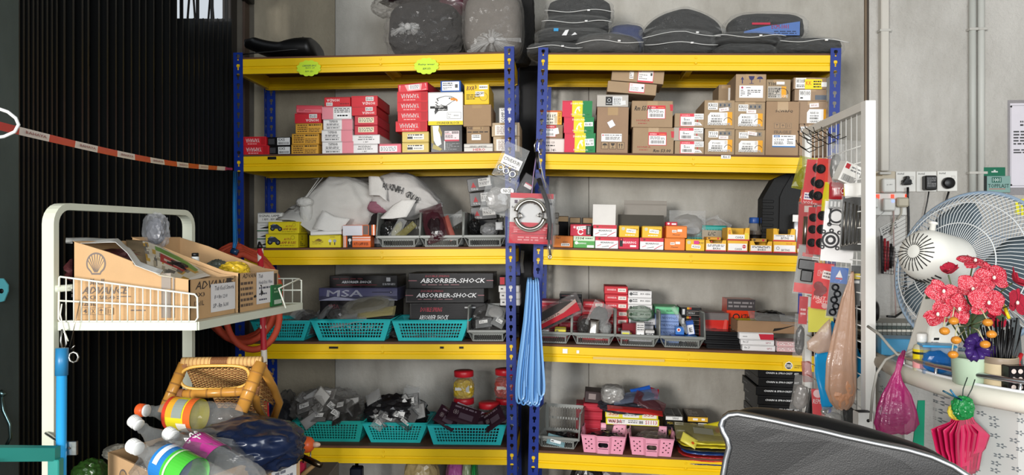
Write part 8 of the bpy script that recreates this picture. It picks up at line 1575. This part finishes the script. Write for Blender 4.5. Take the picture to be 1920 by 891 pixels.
for k,(x,y) in enumerate(((1788,602),(1771,621),(1793,638),(1787,665),(1852,605),(1859,627),(1847,646))):
    c=P(x,y,1.74);b=MB();blob(b,c,(.0105,.0095,.0085),M('c8822c','gloss'),k,.12,1.5,2,None,3);ff(b,'bud');b=MB();b.tube([c+Vector((.0,.004,.008)),c+Vector((.008 if k<4 else -.008,.012,.03)),root0+Vector((0,0,.06))],.0014,M('b9b48c','plastic'),5);ff(b,'stem')
for k,(x,y,x2,y2) in enumerate(((1742,556,1762,542),(1790,600,1830,560),(1810,610,1836,585),(1836,600,1850,580),(1830,620,1840,585),(1872,590,1884,600))):
    a,e=P(x,y,1.82),P(x2,y2,1.82);b=MB();petal(b,e,a-e,Vector((0,-1,.3)),(a-e).length*1.2,.009,M('3c4c34','cloth'),.1);ff(b,'leaf',solid=.0006)
m=M('a9bca4','gloss');b=MB();pc=base(1818,1.84);b.lathe([(.03,0),(.036,.004),(.040,.06),(.041,.066),(.037,.066),(.035,.05)],m,28,X=Matrix.Translation(pc));ff(b,'pot')
b=MB();r=random.Random(7);bc=pc+Vector((0,-.025,.09))
for k in range(16):
    a=2*math.pi*k/16+r.uniform(-.1,.1);d=Vector((math.cos(a),-.35+r.uniform(-.2,.2),math.sin(a)*.9));s=Vector((-math.sin(a),.1,math.cos(a)))*.009;L_=r.uniform(.03,.043)
    pts=[bc,bc+d*L_*.6+Vector((0,-.008,0)),bc+d*L_,bc+d*L_*.75+Vector((0,.008,0)),bc+d*.01]
    b.add([v for p in pts for v in (p-s,p+s)],[(2*i,2*i+1,2*i+3,2*i+2) for i in range(4)],M('3a2464','gloss'),True)
ff(b,'ribbon_bow',solid=.0006)
# cups and boxes on the counter
b=MB();pc=base(1876,1.80);b.lathe([(.034,0),(.036,.003),(.036,.07),(.0365,.073),(.033,.073),(.033,.02)],M('c9b896','paint'),28,X=Matrix.Translation(pc));o=b.build('pen_cup',label='beige cup holding black cable ties',cat='cup')
b=MB();b.lathe([(.0366,.058),(.0372,.06),(.0372,.071),(.0366,.0725)],M('8a7a68','paint'),28,X=Matrix.Translation(pc),cap=False);b.build('cup_band',o,mat=I4)
ties=empty('cable_ties',pc+Vector((0,0,.02)),'bunch of black cable ties standing in the beige cup','cable ties');r=random.Random(5)
for k in range(46):
    a=r.uniform(0,6.28);q=r.uniform(0,.026);dx,dy=q*math.cos(a),q*math.sin(a);h=r.uniform(.12,.165);b=MB();p=pc+Vector((dx*.6,dy*.6,.012));e=pc+Vector((dx*1.8+r.uniform(-.012,.012),dy*1.6,h));b.tube([p,p.lerp(e,.5)+Vector((dx*.1,0,0)),e],.0019,M('121213','plastic'),4);b.build('cable_tie',ties,mat=I4)
def cbox(px,Y,w,d,h,m,label,name='box',cat='box',yaw=0,ops=None,par=None,ops2=None,z=0):
    X=Matrix.Translation(base(px,Y)+Vector((0,0,z+.0003)))@Matrix.Rotation(math.radians(yaw),4,'Z');b=MB();b.box(-w/2,0,0,w/2,d,h,m,.002);o=b.build(name,mat=X,label=label,cat=cat)
    if ops:c=MB();face_art(c,'F',w,d,h,ops);c.build('printed_label',o)
    return o
cbox(1913,1.74,.05,.03,.06,M('1a1416','gloss'),'black box with round silver dots beside the beige cup','dotted_box',ops=[('c',.2+.3*i,.2+.3*j,.09,'c8b8b0') for i in range(3) for j in range(3)])
o=cbox(1762,1.96,.075,.05,.07,clear('2c86c8',.55,.08,.3,20),'blue translucent plastic box behind the chrome rail','blue_box',yaw=-14);b=MB();blob(b,(0,.025,.03),(.03,.018,.025),M('2458a8','film'),4,.25,3,2.4,None,3,smooth=False);b.build('box_contents',o)
b=MB();b.box(-.04,-.003,.07,.04,.053,.076,M('3c9ad0','plastic'),.002);b.build('box_lid',o)
cbox(1690,2.28,.11,.09,.05,M('3c82a8','plastic'),'dull blue tray at the counter left end','blue_tray',yaw=-10)
b=MB();pc=base(1728,2.02);b.lathe([(.019,0),(.021,.004),(.021,.06),(.018,.068),(.010,.072),(.010,.078)],M('c8c4a8','plastic'),20,X=Matrix.Translation(pc));o=b.build('glue_bottle',label='glue bottle with white cap and yellow label',cat='bottle')
b=MB();b.lathe([(.012,.078),(.013,.079),(.013,.098),(.01,.1)],M('e4e3de','plastic'),18,X=Matrix.Translation(pc));b.build('cap',o,mat=I4);b=MB();b.lathe([(.0212,.01),(.0214,.011),(.0214,.058),(.0212,.059)],M('e4cc1c'),24,X=Matrix.Translation(pc),cap=False);b.lathe([(.0215,.01),(.0216,.03)],M('e8a0a0'),24,X=Matrix.Translation(pc),cap=False);b.lathe([(.0215,.046),(.0216,.052)],M('2a2a1c'),24,X=Matrix.Translation(pc),cap=False);b.build('bottle_label',o,mat=I4)
b=MB();a,e=P(1903,596,1.86),P(1908,690,1.86);e.z=ZD+.002;b.add([a+Vector((-.012,0,0)),a+Vector((.01,0,0)),e+Vector((.016,0,0)),e+Vector((-.012,0,0))],[(0,3,2,1)],M('6a6e6e','metal'));o=b.build('metal_scraper',label='grey metal scraper blade standing behind the beige cup',cat='tool',solid=.0012)
b=MB();b.tube([a+Vector((-.002,-.0012,-.008)),a+Vector((-.002,-.001,-.008))],.003,'1a1a1a',10);b.build('hang_hole',o,mat=I4)
b=MB();b.tube(wpts((1915,664,1.8),(1908,680,1.79),(1918,700,1.78)),.005,M('c02028','plastic'),8);b.build('red_plier_handle',label='red tool handle at the right edge of the counter',cat='tool')
b=MB();b.tube(wpts((1877,556,1.87),(1884,580,1.86),(1890,594,1.85)),.003,M('e0c81c','plastic'),6);b.tube(wpts((1884,575,1.86),(1892,598,1.85)),.004,M('e0c81c','plastic'),6);b.build('yellow_straw',label='yellow plastic stick under the right orchid',cat='stick')
# back of the counter: notebooks, speaker, bottle
zz=ZD
for i,(c,h,l) in enumerate((('2a2c2e',.012,'lowest notebook of the pile behind the fan foot'),('5a5e5a',.012,'second notebook of the pile behind the fan foot'),('c4c0b4',.008,'pale notebook third in the pile'),('3a4440',.012,'dark green notebook fourth in the pile'),('8a8c86',.01,'grey notebook on top of the pile'))):
    p=Vector(((1680-960)/F*2.66,2.66,zz));X=Matrix.Translation(p)@Matrix.Rotation(math.radians(-4+3*(i%2)),4,'Z');b=MB();b.box(-.12,0,0,.11,.16,h,M(c),.001);o=b.build('notebook',mat=X,label=l,cat='notebook',group='notebooks behind the fan foot');b=MB()
    for k in range(14):b.tube([(-.11+.016*k,-.002,h*.2),(-.11+.016*k,-.004,h*.6),(-.11+.016*k,0,h)],.0008,M('9a9a98','metal'),4)
    b.build('spiral_binding',o);zz+=h+.0004
b=MB();X=Matrix.Translation(Vector(((1652-960)/F*2.6,2.72,zz+.036)))@Matrix.Rotation(math.radians(-20),4,'Z')@Matrix.Rotation(math.pi/2,4,'Y');b.lathe([(.025,-.045),(.034,-.04),(.036,0),(.034,.04),(.025,.045)],M('151517','plastic'),24,X=X);b.build('round_speaker',label='round black speaker lying on the notebook pile',cat='speaker')
b=MB();X=Matrix.Translation(Vector(((1634-960)/F*2.75,2.76,ZD)));b.lathe([(.03,0),(.032,.004),(.032,.10),(.026,.12),(.012,.14),(.012,.15)],clear('c4c8b8',.3,.08,.3,10),22,X=X);o=b.build('clear_bottle',label='clear bottle with white cap behind the display post',cat='bottle');b=MB();b.lathe([(.014,.15),(.014,.165),(.012,.167)],M('e4e4e0','plastic'),16,X=X);b.build('cap',o,mat=I4)
cable([(1626,620,.5),(1650,640,.55),(1690,665,.6),(1706,660,.62),(1712,653,.64)],.004,M('b9b7ae','rubber'),'fan_cable','grey fan cable crossing the counter to the fan foot') if 0 else None
b=MB();b.tube(wpts((1627,612,2.2),(1650,628,2.15),(1668,650,2.1),(1684,666,2.08),(1700,662,2.06),(1716,655,2.04)),.004,M('a8a69e','rubber'),7);b.tube(wpts((1682,664,2.09),(1660,675,2.08),(1644,700,2.07),(1636,740,2.07),(1632,790,2.07)),.0036,M('a8a69e','rubber'),7);b.build('fan_cable',label='grey cable looping over the counter edge by the magenta bag',cat='cable')
# hanging magenta bags
o=cone_bag([(1692,1698,658,2.02),(1684,1695,672,1.99),(1678,1688,698,1.985),(1668,1692,716,1.985),(1655,1707,740,1.985),(1645,1717,770,1.985),(1640,1722,795,1.985),(1644,1712,808,1.985),(1652,1700,812,1.985)],clear('c81c7c',.95,.15,.6,24),'translucent magenta bag hanging from the counter rail',seed=7,fold=12,amp=.1)
b=MB();blob(b,P(1676,776,1.985),(.034,.018,.026),M('b08c9c','film'),8,.35,3,2.2,None,4,smooth=False);b.build('bag_contents',o,mat=I4)
PK=M('c4184c','gloss');th=empty('folded_bag_bundle',P(1805,800,1.72),'bundle of folded crimson bags tied with green ruffles','bag')
r=random.Random(12)
for k in range(9):
    t=(k-4)/4;x0=1803+t*10;x1=1803+t*44;yb_=872+r.uniform(-8,14)-abs(t)*12;ysh=812-abs(t)*6+r.uniform(-4,4)
    Y=1.72-.02*(1-abs(t))+.004*k
    strip([(P(x0-4,768,Y),P(x0+4,768,Y)),(P(x0-6+t*6,790,Y-.01),P(x0+7+t*8,790,Y+.012)),(P(x1-13,ysh,Y-.012),P(x1+9,ysh+8,Y+.014)),(P(x1-12-t*7,845,Y-.008),P(x1+9-t*7,842,Y+.016)),(P(x1-10-t*13,yb_,Y-.01),P(x1+9-t*13,yb_-4,Y+.012)),(P(x1-8-t*18,yb_+30,Y-.01),P(x1+7-t*18,yb_+30,Y+.012))],M(('c4184c','b01444','d0285a')[k%3],'gloss'),.0006,'folded_bag',None,None,6,.004,parent=th)
b=MB();blob(b,P(1805,765,1.70),(.020,.014,.022),M('16783a','film'),3,.35,3,2.2,None,4,smooth=False);b.build('green_ruffle',th,mat=I4)
b=MB();blob(b,P(1793,772,1.71),(.016,.01,.016),M('e0c84a','film'),5,.3,3,2.2,None,3,smooth=False);b.build('yellow_ruffle',th,mat=I4)
b=MB();b.tube(wpts((1804,752,1.70),(1806,730,1.70),(1814,708,1.72)),.0012,'2a3a34',5);b.tube(wpts((1810,752,1.70),(1822,730,1.70),(1828,712,1.72)),.0012,'2a3a34',5);b.build('hanging_string',th,mat=I4)
b=MB();b.tube(wpts((1803,752,1.69),(1790,742,1.69),(1782,731,1.69)),.0022,M('2c6a8c','gloss'),5);b.tube(wpts((1803,750,1.69),(1785,742,1.69),(1768,733,1.69)),.0022,M('1c4a5c','gloss'),5);b.build('blue_tie',th,mat=I4)
# ------------------------------------------------------------ office chair seen from behind
ch=empty('office_chair',Vector((.62,1.15,0)),'black leather office chair with chrome rim, back towards the camera','chair')
LT=M('19191a','leather')
def cy_(px):return 1.30-(px-1350)/480*.14
out=[(1352,960),(1354,895),(1360,862),(1366,838),(1362,822),(1354,808),(1351,797),(1355,786),(1366,778),(1382,776),(1410,781),(1450,789),(1500,800),(1540,808),(1580,818),(1640,831),(1700,843),(1745,856),(1785,874),(1815,894),(1835,925),(1840,960)]
pt=[P(x,y,cy_(x)) for x,y in out];N=len(pt);off=Vector((.008,.03,0))
b=MB();cen=sum(pt,Vector())/N
front=pt;rim2=[p.lerp(cen,.04)+Vector((0,-.006,0)) for p in pt]
b.add(front+rim2,[(i,i+1,N+i+1,N+i) for i in range(N-1)],LT,True);c2=[p.lerp(cen,.35)+Vector((0,-.006,0)) for p in pt];b.add(rim2+c2,[(i,i+1,N+i+1,N+i) for i in range(N-1)],LT,True);b.add(c2,[tuple(range(N))[::-1]],LT)
b.add(pt+[p+off for p in pt],[(i,N+i,N+i+1,i+1) for i in range(N-1)],LT,True);b.build('back_shell',ch,mat=I4)
b=MB();b.tube([p+Vector((0,-.003,0)) for p in pt],.0052,M('c9ccd0','metal'),10);b.build('chrome_rim',ch,mat=I4)
pad=[(1372,960,.03),(1372,830,.03),(1376,792,.03),(1395,772,.035),(1425,768,.04),(1480,774,.045),(1540,783,.048),(1600,797,.048),(1660,814,.048),(1720,834,.046),(1762,850,.043),(1800,876,.038),(1825,910,.034),(1832,960,.03)]
b=MB();vs=[];K=12
for i,(x,y,rr) in enumerate(pad):
    p=P(x,y,cy_(x)+.045);d=(P(pad[min(i+1,len(pad)-1)][0],pad[min(i+1,len(pad)-1)][1],1)-P(pad[max(i-1,0)][0],pad[max(i-1,0)][1],1)).normalized();nrm=Vector((-d.z,0,d.x));
    if nrm.z<0 and 2<i<11:nrm=-nrm
    c0=p-nrm*rr*.75+Vector((0,.018,0))
    for k in range(K):a=2*math.pi*k/K;vs.append(c0+nrm*(rr*.8*math.cos(a))+Vector((0,1,0))*(rr*.95*math.sin(a)))
b.add(vs,[(i*K+k,i*K+(k+1)%K,(i+1)*K+(k+1)%K,(i+1)*K+k) for i in range(len(pad)-1) for k in range(K)],LT,True);b.build('back_cushion',ch,mat=I4,sub=1)
b=MB();p=P(1600,900,1.2);b.box(p.x-.24,1.22,.44,p.x+.22,1.62,.53,LT,.03);b.build('seat',ch,mat=I4)
b=MB();b.tube([(p.x,1.42,.12),(p.x,1.42,.44)],.03,M('b9bcc0','metal'),14);b.build('gas_lift',ch,mat=I4)
b=MB();b.box(p.x-.04,1.19,.46,p.x+.04,1.235,.80,LT,.01);b.build('back_support',ch,mat=I4)
for k in range(5):
    a=2*math.pi*k/5+.3;e=Vector((p.x+.28*math.cos(a),1.42+.28*math.sin(a),.075));b=MB();b.tube([(p.x,1.42,.13),e],[.028,.018],M('b9bcc0','metal'),8);o=b.build('base_arm',ch,mat=I4)
    b=MB();X=Matrix.Translation((e.x,e.y,.03))@Matrix.Rotation(a,4,'Z')@Matrix.Rotation(math.pi/2,4,'X');b.lathe([(.028,-.02),(.03,-.016),(.03,.016),(.028,.02)],M('1a1a1a','plastic'),16,X=X);b.tube([(e.x,e.y,.03),(e.x,e.y,.08)],.006,M('1a1a1a','plastic'),6);b.build('caster',o,mat=I4)
